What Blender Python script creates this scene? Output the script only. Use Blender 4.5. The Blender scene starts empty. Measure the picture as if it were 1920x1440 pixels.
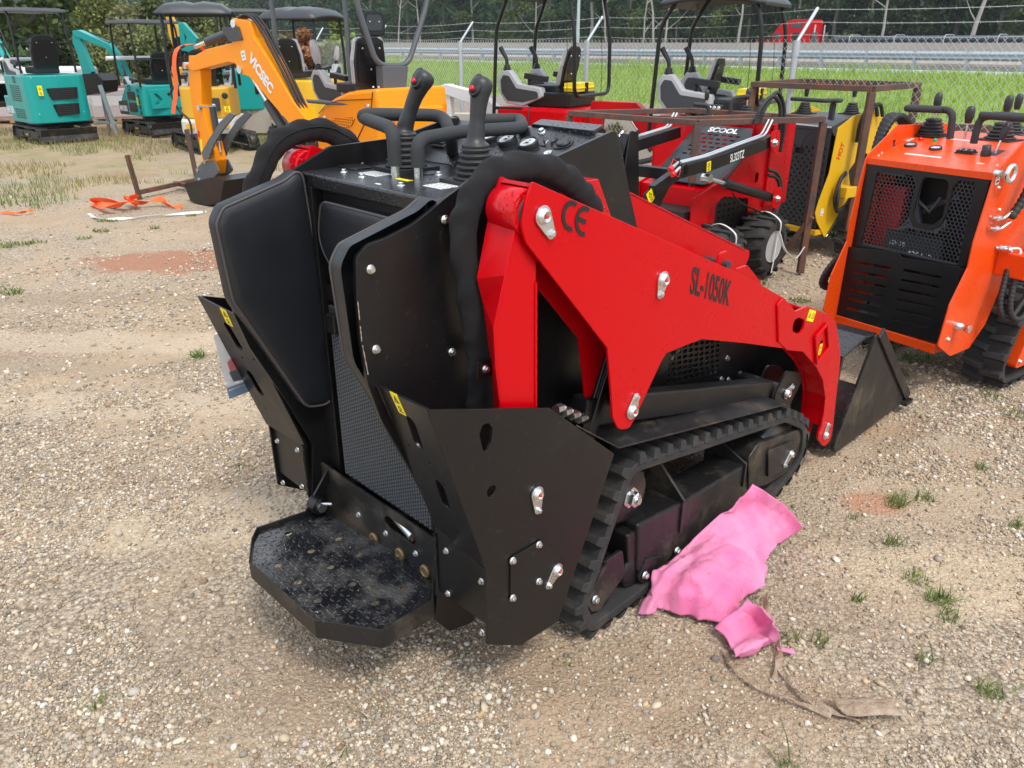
import bpy, bmesh, math, random
import numpy as np
from mathutils import Vector, Matrix
random.seed(7); rng = np.random.default_rng(7)
R = math.radians; PI = math.pi
S = bpy.context.scene
# ---------------------------------------------------------------- camera
CF = 1442.0; CH = 1.7; HZ = 80.0
PT = math.atan((720 - HZ) / CF)
cd = bpy.data.cameras.new('camera'); cam = bpy.data.objects.new('camera', cd)
S.collection.objects.link(cam); S.camera = cam
cam.location = (0, 0, CH); cam.rotation_euler = (PI / 2 - PT, 0, 0)
cd.sensor_width = 36.0; cd.lens = CF / 1920 * 36.0; cd.clip_start = 0.05; cd.clip_end = 3000
# ---------------------------------------------------------------- sky and sun
SUN_EL, SUN_AZ = R(58), R(150)      # azimuth clockwise from +Y
w = bpy.data.worlds.new('World'); S.world = w; w.use_nodes = True
nt = w.node_tree; nt.nodes.clear()
so = nt.nodes.new('ShaderNodeOutputWorld'); bg = nt.nodes.new('ShaderNodeBackground')
sk = nt.nodes.new('ShaderNodeTexSky'); sk.sky_type = 'NISHITA'; sk.sun_disc = False
sk.sun_elevation = SUN_EL; sk.sun_rotation = SUN_AZ; sk.air_density = 1.0; sk.dust_density = 2.0; sk.ozone_density = 1.0
hs = nt.nodes.new('ShaderNodeHueSaturation'); hs.inputs['Saturation'].default_value = 0.62
nt.links.new(sk.outputs[0], hs.inputs['Color']); 
# thin overcast: soft cloud cover mixed over the clear sky
wtc = nt.nodes.new('ShaderNodeTexCoord'); wn = nt.nodes.new('ShaderNodeTexNoise'); wn.inputs['Scale'].default_value = 2.2; wn.inputs['Detail'].default_value = 7; wn.inputs['Roughness'].default_value = .6; nt.links.new(wtc.outputs['Generated'], wn.inputs['Vector'])
wr = nt.nodes.new('ShaderNodeMapRange'); wr.inputs['From Min'].default_value = .36; wr.inputs['From Max'].default_value = .60; wr.inputs['To Min'].default_value = .45; wr.inputs['To Max'].default_value = .95; nt.links.new(wn.outputs['Fac'], wr.inputs['Value'])
wm = nt.nodes.new('ShaderNodeMix'); wm.data_type = 'RGBA'; wm.inputs[7].default_value = (6.2, 6.7, 7.4, 1); nt.links.new(wr.outputs[0], wm.inputs[0]); nt.links.new(hs.outputs[0], wm.inputs[6]); nt.links.new(wm.outputs[2], bg.inputs[0])
bg.inputs[1].default_value = 0.15; nt.links.new(bg.outputs[0], so.inputs[0])
sl = bpy.data.lights.new('sun', 'SUN'); sl.energy = 1.7; sl.angle = R(14); sl.color = (1.0, 0.94, 0.84)
sun = bpy.data.objects.new('sun', sl); S.collection.objects.link(sun)
sd = Vector((math.sin(SUN_AZ) * math.cos(SUN_EL), math.cos(SUN_AZ) * math.cos(SUN_EL), math.sin(SUN_EL)))
sun.rotation_euler = sd.to_track_quat('Z', 'Y').to_euler(); sun.location = (0, 0, 30)
S.view_settings.view_transform = 'Standard'; S.view_settings.look = 'None'
S.view_settings.exposure = 0.62; S.view_settings.gamma = 1.0
# ---------------------------------------------------------------- materials
MT = {}
def rgb(h):
    return tuple(((int(h[i:i+2], 16) / 255) ** 2.2) for i in (0, 2, 4))
def pm(name, col, rough=0.5, metal=0.0, bump=0.0, bscale=60.0, rvar=0.0, dirt=0.0, dcol=(0.30, 0.24, 0.17), dscale=9.0, coat=0.0, alpha=1.0, trans=0.0, mottle=0.0, mcol=None, dthr=.5, mscale=4.0, drops=0.0, ior=1.5, spec=.5):
    m = bpy.data.materials.new(name); m.use_nodes = True; n = m.node_tree; b = n.nodes['Principled BSDF']
    b.inputs['Roughness'].default_value = rough; b.inputs['Metallic'].default_value = metal
    b.inputs['Coat Weight'].default_value = coat; b.inputs['Coat Roughness'].default_value = 0.12
    b.inputs['Specular IOR Level'].default_value = spec; b.inputs['Alpha'].default_value = alpha; b.inputs['Transmission Weight'].default_value = trans; b.inputs['IOR'].default_value = ior
    tc = n.nodes.new('ShaderNodeTexCoord'); co = tc.outputs['Object']
    base = None
    c = n.nodes.new('ShaderNodeRGB'); c.outputs[0].default_value = (*col, 1); base = c.outputs[0]
    def noise(s, d=5.0, r=0.6):
        t = n.nodes.new('ShaderNodeTexNoise'); t.inputs['Scale'].default_value = s; t.inputs['Detail'].default_value = d; t.inputs['Roughness'].default_value = r
        n.links.new(co, t.inputs['Vector']); return t.outputs['Fac']
    def ramp(f, a, bb):
        mr = n.nodes.new('ShaderNodeMapRange'); mr.inputs['From Min'].default_value = a; mr.inputs['From Max'].default_value = bb
        n.links.new(f, mr.inputs['Value']); return mr.outputs[0]
    def mul(f, k):
        q = n.nodes.new('ShaderNodeMath'); q.operation = 'MULTIPLY'; q.inputs[1].default_value = k; n.links.new(f, q.inputs[0]); return q.outputs[0]
    def mix(f, a, bcol):
        q = n.nodes.new('ShaderNodeMix'); q.data_type = 'RGBA'; n.links.new(f, q.inputs[0]); n.links.new(a, q.inputs[6])
        if isinstance(bcol, tuple): q.inputs[7].default_value = (*bcol, 1)
        else: n.links.new(bcol, q.inputs[7])
        return q.outputs[2]
    if mottle: base = mix(mul(ramp(noise(mscale), .35, .7), mottle), base, mcol or tuple(x * .6 for x in col))
    if dirt:
        f1 = ramp(noise(dscale, 8, .7), dthr, dthr + .28); base = mix(mul(f1, dirt), base, dcol)
        base = mix(mul(ramp(noise(dscale * 22, 2, .5), .68, .76), min(1, dirt * 1.2)), base, dcol)
    n.links.new(base, b.inputs['Base Color'])
    if rvar or dirt:
        q = n.nodes.new('ShaderNodeMapRange'); n.links.new(noise(7, 6, .65), q.inputs['Value']); q.inputs['From Min'].default_value = .3; q.inputs['From Max'].default_value = .7
        q.inputs['To Min'].default_value = max(.02, rough - rvar); q.inputs['To Max'].default_value = min(1, rough + rvar + dirt * .15); n.links.new(q.outputs[0], b.inputs['Roughness'])
    prev = None
    if drops:
        vo = n.nodes.new('ShaderNodeTexVoronoi'); vo.inputs['Scale'].default_value = 95; vo.inputs['Randomness'].default_value = 1
        nz = n.nodes.new('ShaderNodeTexNoise'); nz.inputs['Scale'].default_value = 60; n.links.new(co, nz.inputs['Vector'])
        ad = n.nodes.new('ShaderNodeVectorMath'); ad.operation = 'MULTIPLY_ADD'; ad.inputs[1].default_value = (.016, .016, .016); n.links.new(nz.outputs['Color'], ad.inputs[0]); n.links.new(co, ad.inputs[2]); n.links.new(ad.outputs[0], vo.inputs['Vector'])
        d1 = ramp(vo.outputs['Distance'], .36, .2); g = ramp(noise(9, 4, .6), .42, .55)
        q = n.nodes.new('ShaderNodeMath'); q.operation = 'MULTIPLY'; n.links.new(d1, q.inputs[0]); n.links.new(g, q.inputs[1]); dm = mul(q.outputs[0], drops)
        rr = n.nodes.new('ShaderNodeMix'); n.links.new(dm, rr.inputs[0]); rr.inputs[2].default_value = rough; rr.inputs[3].default_value = .04; n.links.new(rr.outputs[0], b.inputs['Roughness'])
        bp = n.nodes.new('ShaderNodeBump'); bp.inputs['Strength'].default_value = .8; bp.inputs['Distance'].default_value = .003; n.links.new(dm, bp.inputs['Height']); prev = bp.outputs[0]
    if bump:
        bp = n.nodes.new('ShaderNodeBump'); bp.inputs['Strength'].default_value = bump; bp.inputs['Distance'].default_value = .01
        n.links.new(noise(bscale, 4, .6), bp.inputs['Height'])
        if prev: n.links.new(prev, bp.inputs['Normal'])
        prev = bp.outputs[0]
    if prev: n.links.new(prev, b.inputs['Normal'])
    MT[name] = m; return m
pm('black', (.0065, .0062, .0068), .36, bump=.04, bscale=420, rvar=.07, dirt=.05, dscale=2.5, dthr=.56, spec=.42)
pm('black_dusty', (.009, .0085, .009), .40, bump=.08, bscale=300, rvar=.08, dirt=.35, dscale=6)
pm('black_wet', (.012, .012, .014), .30, bump=.04, bscale=400, drops=1.0)
pm('tread_wet', (.008, .008, .010), .13, bump=.05, bscale=200, drops=.8, dirt=.75, dthr=.46, dscale=9, dcol=(.13, .125, .12), spec=.7)  # grey dirt film also paints the wet step's bright sky reflections into its colour
pm('vinyl', (.008, .0095, .013), .44, bump=.12, bscale=900, rvar=.05)
pm('piping', (.055, .048, .047), .55, bump=.1, bscale=600)
pm('cloth', (.0085, .0085, .010), .9, bump=.7, bscale=700, rvar=.03)
pm('foam', (.030, .032, .035), .78, bump=.2, bscale=900)
pm('plastic', (.020, .021, .023), .42, bump=.08, bscale=700)
pm('rubber', (.022, .022, .023), .72, bump=.3, bscale=160, dirt=.35, dscale=7, dcol=(.17, .135, .10))
pm('rubber_clean', (.016, .016, .017), .6, bump=.1, bscale=300, dirt=.06)
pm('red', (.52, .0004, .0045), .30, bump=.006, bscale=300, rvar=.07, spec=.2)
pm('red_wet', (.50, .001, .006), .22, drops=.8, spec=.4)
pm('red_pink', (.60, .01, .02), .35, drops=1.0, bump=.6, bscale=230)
pm('orange', (.76, .066, .005), .28, bump=.02, bscale=400, rvar=.05, spec=.4)
pm('yellow', (.72, .42, .01), .33, coat=.1, bump=.03, bscale=400, rvar=.05, dirt=.06)
pm('gold', (.62, .33, .02), .4, bump=.04, bscale=300, dirt=.1)
pm('amber', (.88, .285, .003), .36, bump=.02, bscale=300, rvar=.05, spec=.3)
pm('teal', (.0, .30, .28), .36, coat=.15, bump=.03, bscale=300, rvar=.05, dirt=.05)
pm('scrape', (.33, .27, .22), .8); pm('offwhite', (.55, .56, .54), .5, dirt=.15)
pm('silver', (.42, .43, .44), .45, bump=.1, bscale=300)
pm('zinc', (.72, .74, .74), .28, 1.0, bump=.1, bscale=200, rvar=.08)
pm('brass', (.28, .20, .10), .5, .7, bump=.1, bscale=200)
pm('wire', (.60, .62, .60), .5, .2); pm('galv', (.50, .54, .57), .5, .6, bump=.1, bscale=100, rvar=.1)
pm('redcap', (.65, .02, .02), .4); pm('greenlamp', (.0, .35, .13), .2); pm('redlamp', (.55, .0, .01), .2)
pm('label_yellow', (.90, .72, .0), .4); pm('label_white', (.75, .75, .73), .45); pm('ink', (.01, .01, .01), .5)
pm('white', (.75, .76, .76), .5, bump=.1); pm('glass_face', (.55, .58, .60), .15, coat=.6); pm('gray', (.09, .10, .11), .45)
pm('darkgray', (.035, .04, .045), .45, bump=.06, bscale=300)
pm('rust', (.13, .075, .055), .75, .2, bump=.5, bscale=120, rvar=.1, dirt=.85, dcol=(.33, .10, .025), dscale=5, mottle=.7, mcol=(.055, .050, .052), mscale=6)
pm('strap_orange', (.95, .14, .03), .7, bump=.4, bscale=700); pm('strap_white', (.72, .71, .68), .6, bump=.2)
pm('wood', (.30, .20, .12), .8, bump=.4, bscale=50, dirt=.4)
pm('concrete', (.44, .40, .35), .85, bump=.3, bscale=20, dirt=.35, dcol=(.16, .15, .13), dscale=1.5, mottle=.5, mscale=.5)
pm('clearwrap', (.75, .72, .74), .18, alpha=.45, bump=.8, bscale=30)
pm('toolbox', (.85, .65, .02), .4); pm('glass_dark', (.02, .03, .035), .1, coat=.5)
pm('pipeblue', (.045, .055, .075), .5); pm('boxpink', (.30, .17, .17), .7); pm('foam_pink', (.86, .20, .42), .85, bump=.6, bscale=600, dirt=.7, dcol=(.28, .08, .07), dthr=.53, dscale=48, mottle=.6, mcol=(.92, .46, .64), mscale=6, spec=.3)
pm('film', (.30, .20, .12), .45, bump=.7, bscale=90, mottle=.5, mcol=(.58, .50, .42), mscale=30, alpha=.9); pm('sleeve', (.62, .66, .70), .2, alpha=.55); pm('printblue', (.18, .26, .36), .4, alpha=.8); pm('printred', (.50, .10, .11), .4, alpha=.8); pm('stonewarm', (.5, .34, .17), .7)
# ---------------------------------------------------------------- mesh builder
def pray(x, y):
    xc = (x - 960) / CF; yc = -(y - 720) / CF
    return Vector((xc, math.cos(PT) + yc * math.sin(PT), -math.sin(PT) + yc * math.cos(PT)))
def ground(x, y, z=0.0):
    d = pray(x, y); t = (z - CH) / d.z; return Vector((0, 0, CH)) + d * t
class Fr:
    """a thing's own frame: x forward, y left, z up; yaw clockwise from +Y"""
    def __init__(s, x, y, yaw, z=0.0):
        a = R(yaw); s.F = Vector((math.sin(a), math.cos(a), 0)); s.L = Vector((-math.cos(a), math.sin(a), 0)); s.U = Vector((0, 0, 1)); s.o = Vector((x, y, z))
        s.M = Matrix(((s.F.x, s.L.x, 0, x), (s.F.y, s.L.y, 0, y), (0, 0, 1, z), (0, 0, 0, 1)))
    def loc(s, P): d = P - s.o; return Vector((d.dot(s.F), d.dot(s.L), d.z))
    def on(s, px, py, ax, val):
        c = s.loc(Vector((0, 0, CH))); d = pray(px, py); e = Vector((d.dot(s.F), d.dot(s.L), d.z)); t = (val - c[ax]) / e[ax]; return c + e * t
def rp(pts, r=0.0, n=5):
    """round the corners of a closed outline; a point may carry its own radius as third value"""
    out = []; N = len(pts)
    for i in range(N):
        p = pts[i]; rr = p[2] if len(p) > 2 else r
        P = Vector(p[:2]); A = Vector(pts[i-1][:2]) - P; B = Vector(pts[(i+1) % N][:2]) - P
        if rr <= 0 or A.length < 1e-6 or B.length < 1e-6: out.append(tuple(P)); continue
        a = A.angle(B, PI); 
        if a > PI - .05 or a < .05: out.append(tuple(P)); continue
        t = min(rr / math.tan(a / 2), A.length * .48, B.length * .48); q = t * math.tan(a / 2)
        c = P + (A.normalized() + B.normalized()).normalized() * math.hypot(q, t)
        p0 = P + A.normalized() * t; p1 = P + B.normalized() * t
        a0 = math.atan2(p0.y - c.y, p0.x - c.x); a1 = math.atan2(p1.y - c.y, p1.x - c.x); da = (a1 - a0 + PI) % (2 * PI) - PI
        for k in range(n + 1):
            t_ = a0 + da * k / n; out.append((c.x + q * math.cos(t_), c.y + q * math.sin(t_)))
    return out
def slot(cx, cy, w, h, ang=0.0, r=None, n=4):
    r = min(w, h) / 2 * .98 if r is None else r
    o = rp([(-w/2, -h/2), (w/2, -h/2), (w/2, h/2), (-w/2, h/2)], r, n); c, s = math.cos(ang), math.sin(ang)
    return [(cx + x * c - y * s, cy + x * s + y * c) for x, y in o]
def ngon(cx, cy, r, n=16, ph=0.0):
    return [(cx + r * math.cos(ph + 2 * PI * k / n), cy + r * math.sin(ph + 2 * PI * k / n)) for k in range(n)]
def plate_mesh(outs, t, bev=0.0, holes=(), res=1):
    cu = bpy.data.curves.new('c', 'CURVE'); cu.dimensions = '2D'; cu.fill_mode = 'BOTH'
    for o in [outs] + list(holes):
        sp = cu.splines.new('POLY'); sp.points.add(len(o) - 1)
        for i, p in enumerate(o): sp.points[i].co = (p[0], p[1], 0, 1)
        sp.use_cyclic_u = True
    cu.extrude = max(0, t / 2 - bev); cu.bevel_depth = bev; cu.bevel_resolution = res; cu.offset = -bev
    ob = bpy.data.objects.new('c', cu); me = bpy.data.meshes.new_from_object(ob)
    bpy.data.objects.remove(ob); bpy.data.curves.remove(cu); return me
def text_mesh(s, size, depth=0.0006, bold=0.0, align='CENTER'):
    cu = bpy.data.curves.new('t', 'FONT'); cu.body = s; cu.size = size; cu.extrude = depth; cu.offset = bold; cu.align_x = align; cu.align_y = 'CENTER'; cu.resolution_u = 4
    ob = bpy.data.objects.new('t', cu); me = bpy.data.meshes.new_from_object(ob); bpy.data.objects.remove(ob); bpy.data.curves.remove(cu); return me
AX = {0: ((0, 0, 1), (1, 0, 0), (0, 1, 0)), 1: ((1, 0, 0), (0, 0, 1), (0, 1, 0)), 2: ((1, 0, 0), (0, 1, 0), (0, 0, 1))}
def axm(ax, c):
    """matrix that lays a 2D outline (a,b) and thickness c into the plane of an axis: 0 -> (y,z) at x, 1 -> (x,z) at y, 2 -> (x,y) at z"""
    if ax == 0: return Matrix(((0, 0, 1, c), (1, 0, 0, 0), (0, 1, 0, 0), (0, 0, 0, 1)))
    if ax == 1: return Matrix(((1, 0, 0, 0), (0, 0, 1, c), (0, 1, 0, 0), (0, 0, 0, 1)))
    return Matrix.Translation((0, 0, c))
def basis(o, a, b):
    a = Vector(a).normalized(); b = Vector(b); n_ = a.cross(b).normalized(); b = n_.cross(a)
    return Matrix(((a.x, b.x, n_.x, o[0]), (a.y, b.y, n_.y, o[1]), (a.z, b.z, n_.z, o[2]), (0, 0, 0, 1)))
def catmull(pts, k=6, closed=False):
    P = [Vector(p) for p in pts]; out = []; N = len(P)
    for i in range(N if closed else N - 1):
        p0 = P[i-1] if (i > 0 or closed) else P[0] * 2 - P[1]; p1 = P[i]; p2 = P[(i+1) % N]; p3 = P[(i+2) % N] if (i + 2 < N or closed) else p2 * 2 - p1
        for j in range(k):
            t = j / k; out.append(.5 * ((2*p1) + (p2-p0)*t + (2*p0-5*p1+4*p2-p3)*t*t + (3*p1-p0-3*p2+p3)*t**3))
    if not closed: out.append(P[-1])
    return out
class MB:
    def __init__(s): s.V = []; s.F = []; s.mi = []; s.sm = []; s.parts = []; s.hose = False
    def add(s, V, F, mat=0, smooth=False, M=None):
        b = len(s.V)
        s.V += [tuple(M @ Vector(v)) if M else tuple(v) for v in V]
        for f in F: s.F.append(tuple(b + i for i in f)); s.mi.append(mat); s.sm.append(smooth)
        return s
    def mesh(s, me, M=None, mat=0, smooth=False):
        s.add([v.co.copy() for v in me.vertices], [tuple(p.vertices) for p in me.polygons], mat, smooth, M); bpy.data.meshes.remove(me); return s
    def plate(s, ax, out, c0, c1, holes=(), bev=0.0, mat=0, M=None):
        m = plate_mesh(out, abs(c1 - c0), bev, holes); T = axm(ax, (c0 + c1) / 2)
        return s.mesh(m, (M @ T) if M else T, mat)
    def text(s, t, size, M, xs=1.0, bold=0.0, mat=0, depth=.0006, align='CENTER'):
        return s.mesh(text_mesh(t, size, depth, bold, align), M @ Matrix.Diagonal((xs, 1, 1, 1)), mat)
    def box(s, lo, hi, mat=0, M=None):
        x0, y0, z0 = lo; x1, y1, z1 = hi
        return s.add([(x0,y0,z0),(x1,y0,z0),(x1,y1,z0),(x0,y1,z0),(x0,y0,z1),(x1,y0,z1),(x1,y1,z1),(x0,y1,z1)], [(0,3,2,1),(4,5,6,7),(0,1,5,4),(1,2,6,5),(2,3,7,6),(3,0,4,7)], mat, False, M)
    def bar(s, p, q, w, h, up=(0,0,1), mat=0):
        p = Vector(p); q = Vector(q); d = (q - p); L = d.length; a = d.normalized(); u = Vector(up); c = a.cross(u)
        if c.length < 1e-4: c = a.cross(Vector((1,0,0)))
        c.normalize(); u = c.cross(a)
        M = Matrix(((a.x, c.x, u.x, p.x), (a.y, c.y, u.y, p.y), (a.z, c.z, u.z, p.z), (0,0,0,1)))
        return s.box((0, -w/2, -h/2), (L, w/2, h/2), mat, M)
    def tube(s, pts, r, n=10, mat=0, cap=True, closed=False, flat=None):
        P = [Vector(p) for p in pts]; N = len(P); V = []; F = []
        rf = r if callable(r) else (lambda t: r)
        T = [(P[(i+1) % N] - P[i-1]) if closed else (P[min(i+1, N-1)] - P[max(i-1, 0)]) for i in range(N)]
        up = Vector((0, 0, 1)) if abs(T[0].normalized().z) < .9 else Vector((1, 0, 0))
        nrm = T[0].cross(up).normalized()
        for i in range(N):
            t = T[i].normalized(); nrm = (nrm - t * nrm.dot(t)).normalized(); bn = t.cross(nrm); rr = rf(i / max(1, N - 1))
            for k in range(n):
                a = 2 * PI * k / n; V.append(P[i] + nrm * (rr * math.cos(a)) + bn * (rr * math.sin(a) * (flat or 1)))
        for i in range(N if closed else N - 1):
            j = (i + 1) % N
            for k in range(n): F.append((i*n+k, i*n+(k+1) % n, j*n+(k+1) % n, j*n+k))
        s.add(V, F, mat, True)
        if cap and not closed: s.add(V[:n], [tuple(range(n))[::-1]], mat); s.add(V[-n:], [tuple(range(n))], mat)
        return s
    def cyl(s, p, q, r, n=16, mat=0): return s.tube([p, q], r, n, mat)
    def lathe(s, prof, o=(0,0,0), d=(0,0,1), n=20, mat=0, smooth=True, sx=1.0, sy=1.0, cap=True):
        z = Vector(d).normalized(); x = z.orthogonal().normalized(); y = z.cross(x); o = Vector(o); V = []; F = []
        for (r, h) in prof:
            for k in range(n):
                a = 2 * PI * k / n + (PI / n if n < 9 else 0); V.append(o + x * (r * math.cos(a) * sx) + y * (r * math.sin(a) * sy) + z * h)
        for i in range(len(prof) - 1):
            for k in range(n): F.append((i*n+k, i*n+(k+1) % n, (i+1)*n+(k+1) % n, (i+1)*n+k))
        s.add(V, F, mat, smooth)
        if cap: s.add(V[:n], [tuple(range(n))[::-1]], mat); s.add(V[-n:], [tuple(range(n))], mat)
        return s
    def merge(s, o, M=None):
        b = len(s.V); s.V += [tuple(M @ Vector(v)) if M else v for v in o.V]
        s.F += [tuple(b + i for i in f) for f in o.F]; s.mi += o.mi; s.sm += o.sm; return s
    def build(s, name, mats, parent=None, bev=0.0, M=None, sub=0, seg=2):
        for q in s.parts: q.build(name, mats, parent, bev, M, sub, seg)
        me = bpy.data.meshes.new(name); me.from_pydata(s.V, [], s.F)
        for m in (mats if isinstance(mats, (list, tuple)) else [mats]): me.materials.append(MT[m])
        me.polygons.foreach_set('material_index', s.mi); me.polygons.foreach_set('use_smooth', s.sm); me.update()
        o = bpy.data.objects.new(name, me); S.collection.objects.link(o); o.parent = parent
        if M is not None: o.matrix_local = M
        if bev:
            b = o.modifiers.new('b', 'BEVEL'); b.width = bev; b.segments = seg; b.limit_method = 'ANGLE'; b.angle_limit = R(35)
        if sub:
            b = o.modifiers.new('s', 'SUBSURF'); b.levels = sub; b.render_levels = sub
        return o
def thing(name, fr, label, cat, group=None):
    o = bpy.data.objects.new(name, None); S.collection.objects.link(o); o.matrix_world = fr.M if isinstance(fr, Fr) else fr
    o.empty_display_size = .1; o['label'] = label; o['category'] = cat
    if group: o['group'] = group
    return o
def tag(o, label=None, cat=None, group=None, kind=None):
    for k, v_ in (('label', label), ('category', cat), ('group', group), ('kind', kind)):
        if v_: o[k] = v_
    return o
def dup(src, name, parent, M):
    c = src.copy(); c.name = name; S.collection.objects.link(c); c.parent = parent; c.matrix_local = M; return c
# shared little hardware -------------------------------------------------------
_bm = {}
def bolt(parent, p, d=(0, -1, 0), s=0.011, name='bolt', mat='zinc'):
    key = ('b', mat)
    if key not in _bm:
        m = MB(); m.lathe([(1.0, 0), (1.0, .12), (.85, .25)], n=18); m.lathe([(.66, .2), (.70, .28), (.70, .72), (.62, .85), (.3, .86)], n=6, smooth=False)
        o = m.build('bolt', mat); me = o.data; bpy.data.objects.remove(o); _bm[key] = me
    o = bpy.data.objects.new(name, _bm[key]); S.collection.objects.link(o); o.parent = parent
    q = Vector(d).to_track_quat('Z', 'X').to_matrix().to_4x4(); o.matrix_local = Matrix.Translation(p) @ q @ Matrix.Diagonal((s, s, s, 1)); return o
def pin(parent, p, tail, d, r=0.026):
    """pivot pin: bushing with red cap and a teardrop keeper plate towards tail (points in parent's frame, d = outward normal)"""
    p = Vector(p); tail = Vector(tail); d = Vector(d).normalized(); a = (tail - p); L = a.length; B = basis(p, a, d.cross(a))
    if (B.to_3x3() @ Vector((0, 0, 1))).dot(d) < 0: B = basis(p, a, -d.cross(a))
    m = MB(); th = [math.atan2(1, 0)]
    k = math.acos((r - r * .55) / max(L, r)); out = []
    for i in range(15): t = k + (2 * PI - 2 * k) * i / 14; out.append((r * math.cos(t), r * math.sin(t)))
    for i in range(9): t = -k + 2 * k * i / 8; out.append((L + r * .55 * math.cos(t), r * .55 * math.sin(t)))
    m.plate(2, out, .001, .007, bev=.001, M=B)
    n_ = B.to_3x3() @ Vector((0, 0, 1))
    m.lathe([(r * .80, .006), (r * .80, .010), (r * .72, .012), (r * .60, .013), (r * .58, .017), (r * .44, .018), (r * .38, .010), (r * .05, .009)], p, n_, 24)
    m.lathe([(r * .20, .008), (r * .20, .017), (r * .10, .021)], p, n_, 12, mat=1)
    m.lathe([(r * .42, .006), (r * .42, .010), (r * .30, .010), (r * .32, .015), (r * .18, .016)], p + a, n_, 6, smooth=False)
    return m.build('pin_keeper', ['zinc', 'redcap'], parent)
def ribhose(m, pts, r, pitch=.016, k=10, mat=0, n=10):
    if m.hose:
        q = MB(); q.V, q.F, q.mi, q.sm = m.V, m.F, m.mi, m.sm; m.parts.append(q); m.V, m.F, m.mi, m.sm = [], [], [], []
    m.hose = True
    P = catmull(pts, k); L = sum((P[i+1] - P[i]).length for i in range(len(P)-1)); N = max(12, int(L / pitch * 4)); Q = []
    acc = [0]; 
    for i in range(len(P)-1): acc.append(acc[-1] + (P[i+1]-P[i]).length)
    j = 0
    for i in range(N + 1):
        t = L * i / N
        while j < len(acc) - 2 and acc[j+1] < t: j += 1
        u = (t - acc[j]) / max(1e-9, acc[j+1] - acc[j]); Q.append(P[j].lerp(P[j+1], min(1, u)))
    m.tube(Q, lambda t: r * (1.0 if int(round(t * N)) % 4 else .82), n, mat); return m
def bellows(m, c, r0, r1, h, folds, mat=0, sq=False, n=24):
    prof = []
    for i in range(folds):
        t = i / folds; a = r0 + (r1 - r0) * t; dh = h / folds
        prof += [(a * .80, t * h), (a, t * h + dh * .35), (a * .98, t * h + dh * .5), (a * .78, t * h + dh * .95)]
    prof.append((r1 * .6, h)); m.lathe(prof, c, n=n, mat=mat); return m
def warn_label(parent, M, w=.05, h=.07, two=False, name='warning_label'):
    m = MB(); m.plate(2, slot(0, 0, w, h, r=.003), 0, .0007, M=M, mat=0)
    T = M @ Matrix.Translation((0, 0, .0008)); s = min(w, h)
    if two: offs = (-w * .24, w * .24); s = w * .5
    else: offs = (0,)
    for i, ox in enumerate(offs):
        cy = 0 if two else h * .2
        if i == 0: m.plate(2, [(ox - s*.32, cy - s*.28), (ox + s*.32, cy - s*.28), (ox, cy + s*.32)], 0, .0005, M=T, mat=1, holes=[[(ox - s*.2, cy - s*.2), (ox + s*.2, cy - s*.2), (ox, cy + s*.17)]])
        else: m.plate(2, ngon(ox, cy, s * .36, 16), 0, .0005, M=T, mat=1, holes=[ngon(ox, cy, s * .28, 16)])
        m.box((ox - s*.035, cy - s*.13, 0), (ox + s*.035, cy + s*.06, .0005), 1, T)
    if not two:
        m.plate(2, ngon(0, -h*.22, s*.2, 12), 0, .0005, M=T, mat=1, holes=[ngon(0, -h*.22, s*.12, 12)]); m.box((-s*.25, -h*.40, 0), (s*.3, -h*.36, .0005), 1, T)
    return m.build(name, ['label_yellow', 'ink'], parent)
def track(parent, loop, y0, y1, pitch=.075, lug=.022, thick=.022, mat='rubber', n_round=5, r=.05):
    """rubber crawler belt: closed outline (x,z) of the belt's outer skin without lugs, running between y0 and y1"""
    o = rp(loop, r, n_round); P = [Vector(p) for p in o]; acc = [0.0]; N = len(P)
    for i in range(N): acc.append(acc[-1] + (P[(i+1) % N] - P[i]).length)
    L = acc[-1]; ctr = sum(P, Vector((0, 0))) / N
    def at(t):
        t %= L; i = 0
        while i < N - 1 and acc[i+1] < t: i += 1
        a, b = P[i], P[(i+1) % N]; u = (t - acc[i]) / max(1e-9, acc[i+1] - acc[i]); d = (b - a).normalized(); nn = Vector((d.y, -d.x))
        p = a.lerp(b, u)
        if nn.dot(p - ctr) < 0: nn = -nn
        return p, d, nn
    K = max(40, int(L / .02)); V = []; F = []
    for k in range(K):
        p, d, nn = at(L * k / K); q = p - nn * thick
        V += [(p.x, y0, p.y), (p.x, y1, p.y), (q.x, y1, q.y), (q.x, y0, q.y)]
    for k in range(K):
        a = 4 * k; b = 4 * ((k + 1) % K)
        for j in range(4): F.append((a + j, a + (j+1) % 4, b + (j+1) % 4, b + j))
    m = MB(); m.add(V, F)
    c = int(L / pitch); W = y1 - y0; s = 1 if W > 0 else -1
    for i in range(c):
        for side in (0, 1):
            p, d, nn = at(L * (i + .5 * side) / c); ya, yb = (y0 - .006 * s, y0 + W * .56) if side == 0 else (y0 + W * .46, y1 + .006 * s)
            wo, wi = pitch * .54, pitch * .36; sl = pitch * .12 * (1 if side else -1)
            def pt(dx, y, h): return (p.x + d.x * dx + nn.x * h, y, p.y + d.y * dx + nn.y * h)
            V = []
            for h, k in ((-.004, 1.0), (lug, .62)):
                V += [pt(-wo/2*k + sl, ya if h < 0 else ya + .008 * s, h), pt(wo/2*k + sl, ya if h < 0 else ya + .008 * s, h), pt(wi/2*k, yb if h < 0 else yb - .008 * s, h), pt(-wi/2*k, yb if h < 0 else yb - .008 * s, h)]
            m.add(V, [(4,5,6,7), (0,1,5,4), (1,2,6,5), (2,3,7,6), (3,0,4,7)])
    return m.build('rubber_track', mat, parent, bev=.002, seg=1)
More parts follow.
